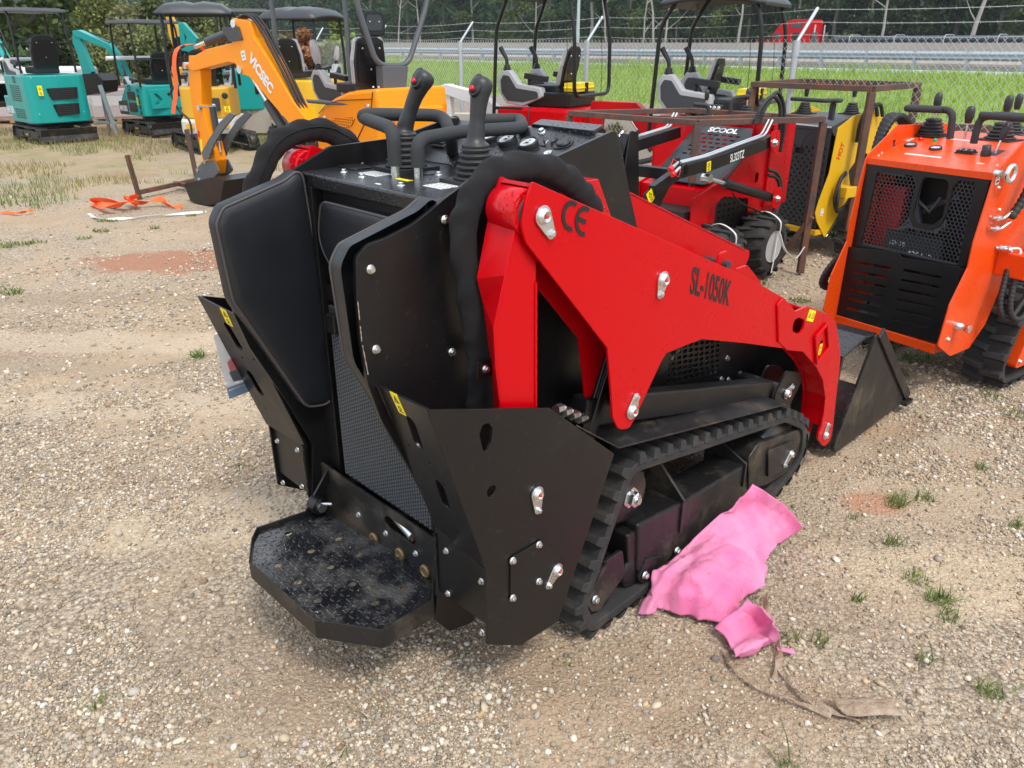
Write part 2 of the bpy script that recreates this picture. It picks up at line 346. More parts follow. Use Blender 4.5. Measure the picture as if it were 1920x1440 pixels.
# ================================================================ the setting
HP = Vector((11.9, 37.2)); HD = Vector((.722, -.693)).normalized(); HN = Vector((-HD.y, HD.x))
if HN.y < 0: HN = -HN
def hw(t, s, z=0.0):            # point on the highway: t along it, s across it (away from the yard)
    p = HP + HD * t + HN * s; return Vector((p.x, p.y, z))
def sstep(a, b, x): t = np.clip((x - a) / (b - a), 0, 1); return t * t * (3 - 2 * t)
def vnoise(x, y, sc, seed=0):
    """smooth value noise, numpy"""
    x = np.asarray(x) * sc + seed * 17.3; y = np.asarray(y) * sc - seed * 9.1; xi = np.floor(x); yi = np.floor(y); fx = x - xi; fy = y - yi
    def h(a, b): v = np.sin(a * 127.1 + b * 311.7 + seed * 13.7) * 43758.5453; return v - np.floor(v)
    ux = fx * fx * (3 - 2 * fx); uy = fy * fy * (3 - 2 * fy)
    return (h(xi, yi) * (1 - ux) + h(xi + 1, yi) * ux) * (1 - uy) + (h(xi, yi + 1) * (1 - ux) + h(xi + 1, yi + 1) * ux) * uy
RUTS = [(*ground(-100, 660)[:2], *ground(395, 560)[:2], .10, .020), (*ground(-100, 760)[:2], *ground(420, 640)[:2], .10, .016), (*ground(0, 1180)[:2], *ground(520, 860)[:2], .09, .014), (*ground(1250, 1330)[:2], *ground(1980, 1130)[:2], .08, .012), (*ground(1450, 940)[:2], *ground(1760, 740)[:2], .10, .018)]
def hgt(x, y):
    x = np.asarray(x, float); y = np.asarray(y, float); s = (x - HP.x) * HN.x + (y - HP.y) * HN.y
    z = .62 * sstep(-15, -1.0, s) + .05 * sstep(-1, 0, s) - .90 * sstep(9.5, 20, s) + 1.2 * sstep(48, 90, s)
    yard = 1 - sstep(-17, -14, s)
    n = (vnoise(x, y, .35, 1) - .5) * .05 + (vnoise(x, y, 1.1, 2) - .5) * .03 + (vnoise(x, y, 3.3, 3) - .5) * .016 + (vnoise(x, y, 9, 4) - .5) * .010 + (vnoise(x, y, 27, 5) - .5) * .005
    # quiet where the loaders stand
    for (ax_, ay_, bx_, by_, w_, dp) in RUTS:
        dx_, dy_ = bx_ - ax_, by_ - ay_; L2 = dx_ * dx_ + dy_ * dy_; t_ = np.clip(((x - ax_) * dx_ + (y - ay_) * dy_) / L2, 0, 1); d_ = np.hypot(x - ax_ - t_ * dx_, y - ay_ - t_ * dy_) + (vnoise(x, y, 2.2, 9) - .5) * .12
        n = n - dp * np.exp(-(d_ / w_) ** 2) + dp * .7 * np.exp(-((d_ - w_ * 1.7) / (w_ * .6)) ** 2)
    n = n + .032 * np.exp(-(((x - .02) / .22) ** 2 + ((y - 1.62) / .14) ** 2)) * (.5 + vnoise(x, y, 14, 8)) + .03 * np.exp(-(((x - .95) / .5) ** 2 + ((y - 2.95) / .10) ** 2)) * vnoise(x, y, 9, 7)
    q = 1 - .75 * np.exp(-(((x - 1.1) / 1.1) ** 2 + ((y - 2.4) / 1.0) ** 2))
    return z + n * yard * q + (1 - yard) * (vnoise(x, y, .5, 6) - .5) * .10 * sstep(-15, -12, s) * (1 - sstep(-3, -1, s)) - .012
def axis_pts(lo, hi, d, far, g=1.09):
    a = list(np.arange(lo, hi, d)); st = d; x = hi
    while x < far: a.append(x); st *= g; x += st
    a.append(far); x = lo; st = d; b = []
    while x > -far: st *= g; x -= st; b.append(max(x, -far))
    return np.array(sorted(set(b + a)))
def np_mesh(name, V, F, mats, smooth=True, col=None, mi=None):
    me = bpy.data.meshes.new(name); V = np.asarray(V, np.float32); F = np.asarray(F, np.int32); k = F.shape[1]
    me.vertices.add(len(V)); me.vertices.foreach_set('co', V.ravel()); me.loops.add(F.size); me.loops.foreach_set('vertex_index', F.ravel())
    me.polygons.add(len(F)); me.polygons.foreach_set('loop_start', np.arange(0, F.size, k, dtype=np.int32)); me.polygons.foreach_set('use_smooth', np.full(len(F), smooth))
    for m in mats: me.materials.append(MT[m])
    if mi is not None: me.polygons.foreach_set('material_index', np.asarray(mi, np.int32))
    me.update(calc_edges=True)
    if col is not None:
        a = me.color_attributes.new('tint', 'FLOAT_COLOR', 'POINT'); a.data.foreach_set('color', np.c_[col, np.ones(len(col))].astype(np.float32).ravel())
    return me
def np_obj(name, me, parent=None, M=None):
    o = bpy.data.objects.new(name, me); S.collection.objects.link(o); o.parent = parent
    if M is not None: o.matrix_local = M
    return o
# ---- ground material
def ground_mat():
    m = bpy.data.materials.new('ground'); m.use_nodes = True; n = m.node_tree; N = n.nodes; L = n.links; b = N['Principled BSDF']
    geo = N.new('ShaderNodeNewGeometry'); P = geo.outputs['Position']
    def noise(sc, d=6, r=.6, v=None, dist=0):
        t = N.new('ShaderNodeTexNoise'); t.inputs['Scale'].default_value = sc; t.inputs['Detail'].default_value = d; t.inputs['Roughness'].default_value = r; t.inputs['Distortion'].default_value = dist; L.new(v or P, t.inputs['Vector']); return t.outputs['Fac']
    def mr(f, a, b_, c=0.0, d=1.0):
        q = N.new('ShaderNodeMapRange'); q.inputs['From Min'].default_value = a; q.inputs['From Max'].default_value = b_; q.inputs['To Min'].default_value = c; q.inputs['To Max'].default_value = d; L.new(f, q.inputs['Value']); return q.outputs[0]
    def mix(f, a, c, mode='MIX'):
        q = N.new('ShaderNodeMix'); q.data_type = 'RGBA'; q.blend_type = mode
        for i, x in ((0, f), (6, a), (7, c)):
            if isinstance(x, tuple): q.inputs[i].default_value = (*x, 1)
            elif isinstance(x, (int, float)): q.inputs[i].default_value = x
            else: L.new(x, q.inputs[i])
        return q.outputs[2]
    def mth(op, a, c=None):
        q = N.new('ShaderNodeMath'); q.operation = op
        for i, x in ((0, a), (1, c)):
            if x is None: continue
            if isinstance(x, (int, float)): q.inputs[i].default_value = x
            else: L.new(x, q.inputs[i])
        return q.outputs[0]
    def ramp(f, stops):
        r = N.new('ShaderNodeValToRGB'); e = r.color_ramp.elements
        while len(e) < len(stops): e.new(.5)
        for i, (p, c) in enumerate(stops): e[i].position = p; e[i].color = (*c, 1)
        L.new(f, r.inputs[0]); return r.outputs[0]
    # pebbles: two sizes of cells, each with its own stone colour
    def cells(sc):
        v = N.new('ShaderNodeTexVoronoi'); v.inputs['Scale'].default_value = sc; L.new(P, v.inputs['Vector']); sp = N.new('ShaderNodeSeparateColor'); L.new(v.outputs['Color'], sp.inputs[0]); return v.outputs['Distance'], sp.outputs[0], sp.outputs[1]
    stops = [(0, (.10, .075, .055)), (.15, (.26, .20, .14)), (.4, (.42, .34, .24)), (.62, (.54, .44, .31)), (.8, (.34, .30, .25)), (.92, (.72, .66, .54)), (1, (.50, .30, .17))]
    d1, c1, _ = cells(70); d2, c2, _ = cells(150)
    peb = mix(.45, ramp(c1, stops), ramp(c2, stops))
    peb = mix(mr(d1, .45, .85, 0, .8), peb, (.10, .075, .05))
    soil = ramp(noise(1.7, 8, .65), [(.25, (.34, .23, .14)), (.5, (.46, .34, .22)), (.75, (.56, .45, .31))])
    soil = mix(mr(noise(120, 3, .6), .3, .75, 0, .6), soil, (.30, .22, .15))
    soilmask = mr(noise(.8, 7, .62, dist=.4), .44, .58)
    base = mix(mth('MULTIPLY', soilmask, .8), peb, soil)
    base = mix(mr(noise(.35, 4, .6), .35, .7, 0, .30), base, (.54, .46, .35))         # pale dusty drifts
    base = mix(mr(noise(2.6, 6, .7), .60, .74, 0, .35), base, (.20, .15, .11))        # damp darker patches
    def blob(x, y, rx, ry, amt, col, base, ang=0.0):
        mp = N.new('ShaderNodeMapping'); mp.vector_type = 'TEXTURE'; mp.inputs['Location'].default_value = (x, y, 0); mp.inputs['Scale'].default_value = (rx, ry, 50); mp.inputs['Rotation'].default_value = (0, 0, ang); L.new(P, mp.inputs['Vector'])
        ln = N.new('ShaderNodeVectorMath'); ln.operation = 'LENGTH'; L.new(mp.outputs[0], ln.inputs[0]); f = mth('ADD', ln.outputs['Value'], mth('MULTIPLY', mth('SUBTRACT', noise(3.5, 7, .7), .5), 1.5))
        return mix(mr(f, 1.15, .75, 0, amt), base, col)
    for (qx, qy, rx, ry, am, col) in ((340, 490, .85, .38, .75, (.36, .15, .085)), (235, 325, .5, .3, .5, (.32, .16, .09)), (1640, 935, .13, .09, .6, (.45, .20, .11)), (400, 1240, .5, .3, .3, (.28, .21, .15)), (800, 1280, .55, .22, .55, (.36, .26, .18)), (1680, 860, .6, .16, .5, (.46, .34, .23)), (1480, 600, .5, .5, .6, (.44, .27, .17)), (60, 640, .5, .4, .3, (.30, .20, .14)), (260, 760, 1.3, .16, .35, (.60, .50, .37)), (120, 640, 1.6, .2, .35, (.62, .53, .40)), (200, 560, 1.7, .16, .5, (.30, .23, .155)), (90, 900, .9, .14, .45, (.28, .21, .14)), (1500, 780, .8, .22, .6, (.42, .28, .17)), (1280, 1290, .5, .2, .5, (.34, .24, .155)), (330, 980, .5, .2, .5, (.60, .49, .34)), (1790, 1080, .5, .22, .5, (.60, .48, .32)), (250, 690, 1.4, .10, .5, (.32, .26, .19)), (1560, 1130, .3, .18, .4, (.34, .26, .18))):
        g = ground(qx, qy); base = blob(g.x, g.y, rx, ry, am, col, base)
    # far yard: trampled grass and red dirt
    sep = N.new('ShaderNodeSeparateXYZ'); L.new(P, sep.inputs[0])
    far = mr(sep.outputs['Y'], 8.5, 12.5); straw = ramp(noise(2.2, 8, .7), [(.3, (.20, .19, .08)), (.5, (.34, .28, .16)), (.7, (.42, .31, .20))])
    base = mix(mth('MULTIPLY', far, mr(noise(.7, 6, .65), .38, .56)), base, straw)
    dirt = mth('MULTIPLY', mr(sep.outputs['Y'], 14.5, 17), .8); base = mix(mth('MULTIPLY', dirt, mr(noise(.5, 5, .6), .35, .6)), base, (.30, .16, .095))
    # beyond the fence
    dt = N.new('ShaderNodeVectorMath'); dt.operation = 'DOT_PRODUCT'; L.new(P, dt.inputs[0]); dt.inputs[1].default_value = (HN.x, HN.y, 0); s = mth('SUBTRACT', dt.outputs['Value'], HP.x * HN.x + HP.y * HN.y)
    stony = ramp(noise(14, 5, .7), [(.3, (.13, .10, .085)), (.5, (.26, .22, .19)), (.7, (.40, .35, .31))]); base = mix(mr(s, -20, -18.5), base, stony)
    gr = ramp(noise(1.3, 8, .7), [(.25, (.16, .25, .035)), (.5, (.24, .36, .05)), (.75, (.33, .43, .08))])
    gr = mix(mr(noise(40, 4, .7), .35, .7, 0, .5), gr, (.06, .12, .02))
    base = mix(mr(mth('ADD', s, mth('MULTIPLY', noise(1.2, 5, .7), 1.2)), -14.3, -13.6), base, gr)
    base = mix(mr(s, 14, 17), base, (.09, .15, .04)); base = mix(1.0, base, (1.0, .98, .98), 'MULTIPLY'); L.new(base, b.inputs['Base Color']); b.inputs['Roughness'].default_value = .95; b.inputs['Specular IOR Level'].default_value = .25
    hh = mth('ADD', mth('MULTIPLY', mr(d1, 0, .8, 1, 0), .7), mth('ADD', mth('MULTIPLY', mr(d2, 0, .8, 1, 0), .35), mth('MULTIPLY', noise(35, 6, .7), 1.2)))
    bp = N.new('ShaderNodeBump'); bp.inputs['Strength'].default_value = .9; bp.inputs['Distance'].default_value = .010; L.new(hh, bp.inputs['Height']); L.new(bp.outputs[0], b.inputs['Normal'])
    MT['ground'] = m
ground_mat()
xs = axis_pts(-3.2, 3.6, .03, 430, 1.07); ys = axis_pts(.4, 5.4, .03, 430, 1.055)
X, Y = np.meshgrid(xs, ys); Z = hgt(X, Y); nx, ny = len(xs), len(ys); V = np.c_[X.ravel(), Y.ravel(), Z.ravel()]
I = (np.arange(ny - 1)[:, None] * nx + np.arange(nx - 1)).ravel(); F = np.c_[I, I + 1, I + nx + 1, I + nx]
g = np_obj('ground', np_mesh('ground', V, F, ['ground'])); tag(g, kind='structure')
# ---- tinted materials driven by a per-stone / per-leaf colour
def tint_mat(name, rough=.9, bump=0, trans=0, spec=.3):
    m = bpy.data.materials.new(name); m.use_nodes = True; n = m.node_tree; b = n.nodes['Principled BSDF']; a = n.nodes.new('ShaderNodeAttribute'); a.attribute_name = 'tint'
    n.links.new(a.outputs['Color'], b.inputs['Base Color']); b.inputs['Roughness'].default_value = rough; b.inputs['Specular IOR Level'].default_value = spec
    if bump:
        t = n.nodes.new('ShaderNodeTexNoise'); t.inputs['Scale'].default_value = 350; gq = n.nodes.new('ShaderNodeNewGeometry'); n.links.new(gq.outputs['Position'], t.inputs['Vector']); bp = n.nodes.new('ShaderNodeBump'); bp.inputs['Strength'].default_value = bump; bp.inputs['Distance'].default_value = .004; n.links.new(t.outputs['Fac'], bp.inputs['Height']); n.links.new(bp.outputs[0], b.inputs['Normal'])
    if trans:
        tr = n.nodes.new('ShaderNodeBsdfTranslucent'); n.links.new(a.outputs['Color'], tr.inputs[0]); mx = n.nodes.new('ShaderNodeMixShader'); mx.inputs[0].default_value = trans; o = n.nodes['Material Output']; n.links.new(b.outputs[0], mx.inputs[1]); n.links.new(tr.outputs[0], mx.inputs[2]); n.links.new(mx.outputs[0], o.inputs[0])
    MT[name] = m
tint_mat('stone', .85, .6, spec=.35); tint_mat('leaf', .6, 0, .25); tint_mat('grass', .7, 0, .3, .2)
# ---- loose gravel
ico = bmesh.new(); bmesh.ops.create_icosphere(ico, subdivisions=1, radius=1.0); IV = np.array([v.co[:] for v in ico.verts]); IF = np.array([[v.index for v in f.verts] for f in ico.faces]); ico.free()
PAL = np.array([(.60, .51, .38), (.50, .41, .29), (.72, .63, .48), (.38, .32, .25), (.80, .75, .63), (.24, .22, .20), (.62, .44, .27), (.52, .48, .41), (.42, .27, .17), (.86, .82, .74)]); PAL = PAL * np.array([[1.0, .98, .99]]); PW = np.array([24, 17, 16, 8, 9, 4, 6, 9, 3, 5.]); PW /= PW.sum()
oct_ = bmesh.new(); OV = np.array([(1,0,0),(-1,0,0),(0,1,0),(0,-1,0),(0,0,1),(0,0,-1.)]); OF_ = np.array([(0,2,4),(2,1,4),(1,3,4),(3,0,4),(2,0,5),(1,2,5),(3,1,5),(0,3,5)]); oct_.free()
def stones(n, r0, r1, a0, a1, smin, smax, mask=None, grow=0.0, lo=False):
    BV, BF = (OV, OF_) if lo else (IV, IF); nb = len(BV)
    lr = rng.uniform(np.log(r0), np.log(r1), n); r = np.exp(lr); a = R(1) * rng.uniform(a0, a1, n); x = r * np.sin(a); y = r * np.cos(a)
    if mask is not None: k = rng.random(n) < mask(x, y); x, y, r = x[k], y[k], r[k]; n = len(x)
    sz = smin * (smax / smin) ** (rng.random(n) ** 2.6) * (1 + grow * (r - r0))
    q = rng.normal(size=(n, 3, 3)); Q, _ = np.linalg.qr(q); sc = np.stack([rng.uniform(.75, 1.25, n), rng.uniform(.6, 1.0, n), rng.uniform(.45, .85, n)], 1) * sz[:, None]
    jit = 1 + rng.normal(0, .13, (n, nb, 1)); v = BV[None] * jit * sc[:, None, :]; v = np.einsum('nij,nkj->nki', Q * np.array([1, 1, .999]), v); v[:, :, 2] *= .8
    v += np.stack([x, y, hgt(x, y) + sz * .22], 1)[:, None, :]; c = (PAL[rng.choice(len(PAL), n, p=PW)] * .74 + np.array([(.46, .36, .25)]) * .26) * rng.uniform(.5, 1.08, (n, 1)); col = np.repeat(c, nb, 0)
    f = (BF[None] + nb * np.arange(n)[:, None, None]).reshape(-1, 3); return v.reshape(-1, 3), f, col
def gmask(x, y):
    m = .12 + .88 * sstep(.42, .60, vnoise(x, y, 1.4, 11) * .6 + vnoise(x, y, 4.5, 12) * .4); return np.clip(m, 0, 1)
A = [stones(170000, 1.25, 4.6, -42, 44, .0028, .0075, gmask, .35, True), stones(45000, 1.25, 7.5, -42, 44, .0045, .012, gmask, .15), stones(5000, 1.25, 6, -42, 44, .007, .014, gmask), stones(900, 1.3, 7, -42, 44, .009, .019, None), stones(16000, 4, 12, -36, 40, .008, .022, gmask, 0, True)]
off = 0; VV = []; FF = []; CC = []
for v, f, c in A: VV.append(v); FF.append(f + off); CC.append(c); off += len(v)
g = np_obj('gravel', np_mesh('gravel', np.concatenate(VV), np.concatenate(FF), ['stone'], True, np.concatenate(CC))); tag(g, 'loose tan and grey gravel spread over the yard', 'gravel', kind='stuff')
# ---- grass blades
def blades(x, y, z, h, w, cols, lean=.45):
    n = len(x); a = rng.uniform(0, 2 * PI, n); l = rng.normal(0, lean, n) * h; b = rng.uniform(0, 2 * PI, n)
    dx, dy = np.cos(a) * w, np.sin(a) * w; tx, ty = np.cos(b) * l, np.sin(b) * l
    v = np.empty((n, 5, 3)); v[:, 0] = np.c_[x - dx, y - dy, z]; v[:, 1] = np.c_[x + dx, y + dy, z]; v[:, 2] = np.c_[x + dx * .7 + tx * .35, y + dy * .7 + ty * .35, z + h * .6]; v[:, 3] = np.c_[x - dx * .7 + tx * .35, y - dy * .7 + ty * .35, z + h * .6]; v[:, 4] = np.c_[x + tx, y + ty, z + h * (1 - .2 * abs(l / h))]
    k = 5 * np.arange(n)[:, None]; f = np.concatenate([k + np.array([[0, 1, 2]]), k + np.array([[0, 2, 3]]), k + np.array([[3, 2, 4]])]); return v.reshape(-1, 3), f, np.repeat(cols, 5, 0)
# bank grass
n = 70000; t = rng.uniform(-75, 22, n); s_ = rng.uniform(-14.2, -.6, n) ; x = HP.x + HD.x * t + HN.x * s_; y = HP.y + HD.y * t + HN.y * s_
c = np.array([(.22, .34, .05)]) * rng.uniform(.7, 1.4, (n, 1)) + rng.uniform(0, .05, (n, 1)) * np.array([[1, .8, .1]]); v, f, c = blades(x, y, hgt(x, y) - .01, rng.uniform(.10, .30, n) * (1 + .8 * (vnoise(x, y, .4, 21) > .7)), rng.uniform(.006, .016, n), c)
g = np_obj('grass', np_mesh('grass', v, f, ['grass'], False, c)); tag(g, 'bright green mown grass on the bank below the highway', 'grass', kind='stuff')
# yard weeds: straw-coloured far patch and small tufts in the gravel
X = []; Y = []; Hh = []; Wd_ = []; Cc = []
n = 60000; y = rng.uniform(8.6, 18, n); x = rng.uniform(-13, 2.5, n); k = (vnoise(x, y, .7, 31) * .55 + vnoise(x, y, 2.4, 32) * .45 > .47 + .12 * (y < 9.8)) & (x < -1.0 + .02 * y); x, y = x[k], y[k]; n = len(x)
g1 = vnoise(x, y, .9, 33)[:, None]; c = np.array([(.36, .30, .13)]) * (1 - g1) + np.array([(.15, .22, .05)]) * g1; c *= rng.uniform(.6, 1.3, (n, 1)); X.append(x); Y.append(y); Hh.append(rng.uniform(.03, .13, n)); Wd_.append(rng.uniform(.002, .006, n)); Cc.append(c)
tufts = [(20, 460, .18, 160), (65, 455, .1, 60), (190, 432, .09, 80), (205, 412, .12, 90), (155, 446, .08, 50), (25, 550, .07, 40), (372, 675, .035, 60), (361, 405, .06, 50), (290, 428, .04, 20), (1672, 1013, .03, 40), (1720, 1080, .05, 60), (1760, 1118, .045, 90), (1680, 940, .04, 60), (1735, 1230, .03, 25), (1560, 1320, .03, 0), (180, 1325, .015, 14), (448, 880, .02, 16), (1780, 1150, .04, 40), (1690, 930, .05, 40), (1735, 930, .04, 40), (1860, 735, .06, 60), (1905, 770, .08, 90), (1720, 665, .10, 110), (1690, 690, .06, 50), (1420, 530, .10, 60), (1500, 560, .08, 60), (1480, 1195, .03, 30), (1540, 1200, .03, 30), (1610, 1120, .02, 22), (1065, 1250, .01, 7), (1475, 1430, .03, 22), (1860, 1290, .04, 50), (1840, 870, .03, 30), (1600, 965, .02, 10), (1905, 980, .03, 30), (640, 1420, .02, 5), (700, 1350, .015, 8), (1400, 505, .1, 60), (20, 545, .1, 40), (420, 415, .1, 40)]
for px_, py_, sp, k in tufts:
    if k == 0: continue
    g0 = ground(px_, py_); k = int(k * 1.1); a = rng.uniform(0, 2 * PI, k); rr = sp * np.sqrt(rng.random(k)) * np.array(1.0); X.append(g0.x + rr * np.cos(a)); Y.append(g0.y + rr * np.sin(a) * .7); Hh.append(rng.uniform(.012, .06, k) * (1.4 if sp < .05 else 1)); Wd_.append(rng.uniform(.0009, .0022, k) * (1 + (g0.y > 4) * 1.2)); Cc.append(np.array([(.13, .20, .05)]) * rng.uniform(.5, 1.5, (k, 1)) + rng.uniform(0, .10, (k, 1)) * np.array([[1, .7, .25]]) * (rng.random((k, 1)) < .35))
n0 = len(X[0]); x = np.concatenate(X); y = np.concatenate(Y); Hh = np.concatenate(Hh); Wd_ = np.concatenate(Wd_); Cc = np.concatenate(Cc)
v, f, c = blades(x[:n0], y[:n0], hgt(x[:n0], y[:n0]) - .003, Hh[:n0], Wd_[:n0], Cc[:n0], .6); v1, f1, c1 = blades(x[n0:], y[n0:], hgt(x[n0:], y[n0:]) - .002, Hh[n0:] * .75, Wd_[n0:] * 1.15, Cc[n0:], 1.3); f = np.r_[f, f1 + len(v)]; v = np.r_[v, v1]; c = np.r_[c, c1]
g = np_obj('weeds', np_mesh('weeds', v, f, ['grass'], False, c)); tag(g, 'straw-coloured dry grass and small green weeds growing through the gravel', 'weeds', kind='stuff')
# ---- road, kerb line, barrier, guard rail
pm('asphalt', (.075, .075, .075), .9, bump=.3, bscale=60, mottle=.3, mscale=.4); pm('guard_metal', (.38, .43, .48), .45, .5, bump=.2, bscale=20, rvar=.1)
def strip_obj(name, s0, s1, z0, z1, mat, t0=-300, t1=80, n=60, zt=0.0):
    V = []; F = []
    for i in range(n + 1):
        t = t0 + (t1 - t0) * i / n; V += [hw(t, s0, z0), hw(t, s1, z0), hw(t, s1, z1), hw(t, s0, z1)]
    for i in range(n):
        for k in range(4): F.append((4*i+k, 4*i+(k+1) % 4, 4*i+4+(k+1) % 4, 4*i+4+k))
    m = MB(); m.add(V, F); return m.build(name, mat)
tag(strip_obj('road', -.5, 9.3, .62, .70, 'asphalt'), kind='structure'); tag(strip_obj('far_road', 24, 44, -.5, -.20, 'asphalt'), kind='structure')
tag(strip_obj('road_edge', -1.1, -.5, .60, .715, 'white'), kind='structure')
m = MB(); P = [(7.0, .70), (7.0, .80), (7.18, 1.05), (7.22, 1.70), (7.42, 1.70), (7.46, 1.05), (7.64, .80), (7.64, .70)]; V = []; F = []
for i in range(121):
    for a, b in P: V.append(hw(-300 + i * 380 / 120, a, b))
for i in range(120):
    for k in range(7): F.append((8*i+k, 8*i+k+1, 8*i+9+k, 8*i+8+k))
m.add(V, F); b = m.build('concrete_barrier', 'concrete'); tag(b, 'long grey concrete median barrier along the highway', 'barrier')
gr = thing('guard_rail', Matrix.Translation(hw(0, 0, .7)), 'galvanised steel guard rail on posts at the edge of the highway', 'guard rail')
o0 = hw(0, 0, .7); m = MB(); V = []; F = []; prof = [(0, .36), (-.03, .40), (-.08, .44), (-.08, .48), (-.03, .52), (-.03, .54), (-.08, .58), (-.08, .62), (-.03, .66), (0, .70)]
for i in range(81):
    for a, b in prof: V.append(hw(-190 + i * 240 / 80, a, .7 + b) - o0)
for i in range(80):
    for k in range(9): F.append((10*i+k, 10*i+k+1, 10*i+11+k, 10*i+10+k))
m.add(V, F); m.build('rail', 'guard_metal', gr)
m = MB(); m.box((-.05, -.02, -.2), (.05, .18, .74)); m.box((-.05, -.05, .34), (.05, .0, .72)); pme = m.build('post', 'guard_metal', gr, M=Matrix.Rotation(math.atan2(HD.y, HD.x), 4, 'Z'))
for i in range(-44, 22):
    if i: dup(pme, 'post', gr, Matrix.Translation(hw(i * 1.905, 0, .7) - o0) @ Matrix.Rotation(math.atan2(HD.y, HD.x), 4, 'Z'))
# ---- chain link fence with barbed wire
FP = [Vector((9.8, -2.6)), Vector((2.73, 8.0)), Vector((-4.3, 18.5)), Vector((-15.6, 29.0)), Vector((-40, 42))]
fn = thing('chain_link_fence', Matrix.Translation((2.73, 8.0, 0)), 'tall chain-link fence with three strands of barbed wire between yard and highway', 'fence'); fo = Vector((2.73, 8.0, 0))
FH = 1.70; V = []; F = []
def wire(a, b, r):
    i = len(V); d = (b - a).normalized(); u = Vector((d.y, -d.x, 0)); u = u.normalized() if u.length > 1e-5 else Vector((1, 0, 0)); w_ = d.cross(u)
    for p in (a, b):
        for k in range(3): t = 2 * PI * k / 3; V.append(p + u * (r * math.cos(t)) + w_ * (r * math.sin(t)))
    for k in range(3): F.append((i + k, i + (k+1) % 3, i + 3 + (k+1) % 3, i + 3 + k))
for a, b in zip(FP[:-1], FP[1:]):
    L_ = (b - a).length; d = (b - a) / L_; n = int(L_ / .07)
    for i in range(-25, n + 1):
        for sg in (1, -1):
            t0 = i * .07; z0, z1 = .02, FH + .035; ta, tb = (t0, t0 + (z1 - z0)) if sg > 0 else (t0 + (z1 - z0), t0)
            za, zb = z0, z1
            if ta < 0: za += -ta if sg > 0 else 0; ta = max(ta, 0)
            if tb < 0: zb = z1 + tb; tb = 0
            if ta > L_: za = z0 + (ta - L_) if sg < 0 else z0; ta = L_
            if tb > L_: zb = z1 - (tb - L_); tb = L_
            if zb - za < .05: continue
            pa = a + d * ta; pb = a + d * tb; wire(Vector((pa.x, pa.y, za)) - fo, Vector((pb.x, pb.y, zb)) - fo, .0024)
np_obj('wire_mesh', np_mesh('wire_mesh', [tuple(v) for v in V], F, ['wire'], False), fn)
pol = []; 
for a, b in zip(FP[:-1], FP[1:]):
    L_ = (b - a).length; k = max(1, round(L_ / 3.02)); pol += [a + (b - a) * i / k for i in range(k)]
pd = [((FP[1] - FP[0]).normalized()) if p.y < 18.4 else (FP[3] - FP[2]).normalized() for p in pol]
for p, d in zip(pol, pd):
    nrm = Vector((d.y, -d.x, 0)); nrm = nrm if nrm.x * HN.x + nrm.y * HN.y > 0 else -nrm; o = Vector((p.x, p.y, 0)) - fo + nrm * -.035; m = MB(); m.tube([o, o + Vector((0, 0, FH - .05))], .03, 12); m.tube([o + Vector((0, 0, FH - .12)), o + Vector((0, 0, FH + .02))], .036, 12); m.tube([o + Vector((0, 0, FH)), o + Vector((0, 0, FH + .03)) + nrm * .02, o + Vector((0, 0, FH + .30)) + nrm * .24], .017, 8); m.build('fence_post', 'galv', fn)
for k in range(3):
    V = []; F = []; 
    for a, b in zip(pol[:-1], pol[1:]):
        d = (b - a).normalized(); nrm = Vector((d.y, -d.x, 0)); nrm = nrm if nrm.x * HN.x + nrm.y * HN.y > 0 else -nrm; h = FH + .07 + k * .11; of = nrm * (.035 + .09 * k)
        last = None
        for j in range(9):
            t = j / 8; q = a.lerp(b, t); q = Vector((q.x, q.y, h - .03 * 4 * t * (1 - t))) - fo + of
            if last: wire(last, q, .0026)
            if last and (a - Vector((2, 8))).length < 22:
                for jj in range(3): c_ = last.lerp(q, jj / 3); wire(c_ + Vector((.006, 0, -.012)), c_ + Vector((-.006, 0, .012)), .0013)
            last = q
    np_obj('barbed_wire', np_mesh('barbed_wire', [tuple(v) for v in V], F, ['wire'], False), fn)
# ---- foliage
def leaves(P, sz, cols, flat=0.0):
    n = len(P); a = rng.normal(size=(n, 3)); a /= np.linalg.norm(a, axis=1)[:, None]; b = rng.normal(size=(n, 3)); b -= (a * b).sum(1)[:, None] * a; b /= np.linalg.norm(b, axis=1)[:, None]
    s = sz[:, None] if np.ndim(sz) else sz; v = np.stack([P - a * s, P + b * s * .6, P + a * s, P - b * s * .6], 1); f = 4 * np.arange(n)[:, None] + np.arange(4)[None]; return v.reshape(-1, 3), f, np.repeat(cols, 4, 0)
def crown(seed, n, H, Rr, low, lsz, base, ncl=26, blotch=.35):
    """leaf clumps filling a tree crown: returns P, cols (radius Rr, from low*H to H)"""
    r = np.random.default_rng(seed); C = []; Sz = []
    while len(C) < ncl:
        u = r.uniform(-1, 1, 3); z = r.uniform(low, 1)
        prof = math.sin(min(1, (z - low) / (1 - low) * .85 + .22) * PI) ** .6
        if u[0]**2 + u[1]**2 < 1: C.append((u[0] * Rr * prof, u[1] * Rr * prof, z * H)); Sz.append(Rr * r.uniform(.22, .45))
    C = np.array(C); Sz = np.array(Sz); k = r.integers(0, ncl, n); d = r.normal(size=(n, 3)); d /= np.linalg.norm(d, axis=1)[:, None]; rad = Sz[k] * r.uniform(.45, 1.05, n)
    P = C[k] + d * rad[:, None] * np.array([1, 1, .75]); tone = r.uniform(1 - blotch, 1 + blotch, ncl)[k][:, None] * r.uniform(.7, 1.35, (n, 1)); hue = r.uniform(0, 1, ncl)[k][:, None]
    cols = np.array([base]) * tone + np.array([[.05, .035, 0]]) * hue * tone * .6; return P, cols
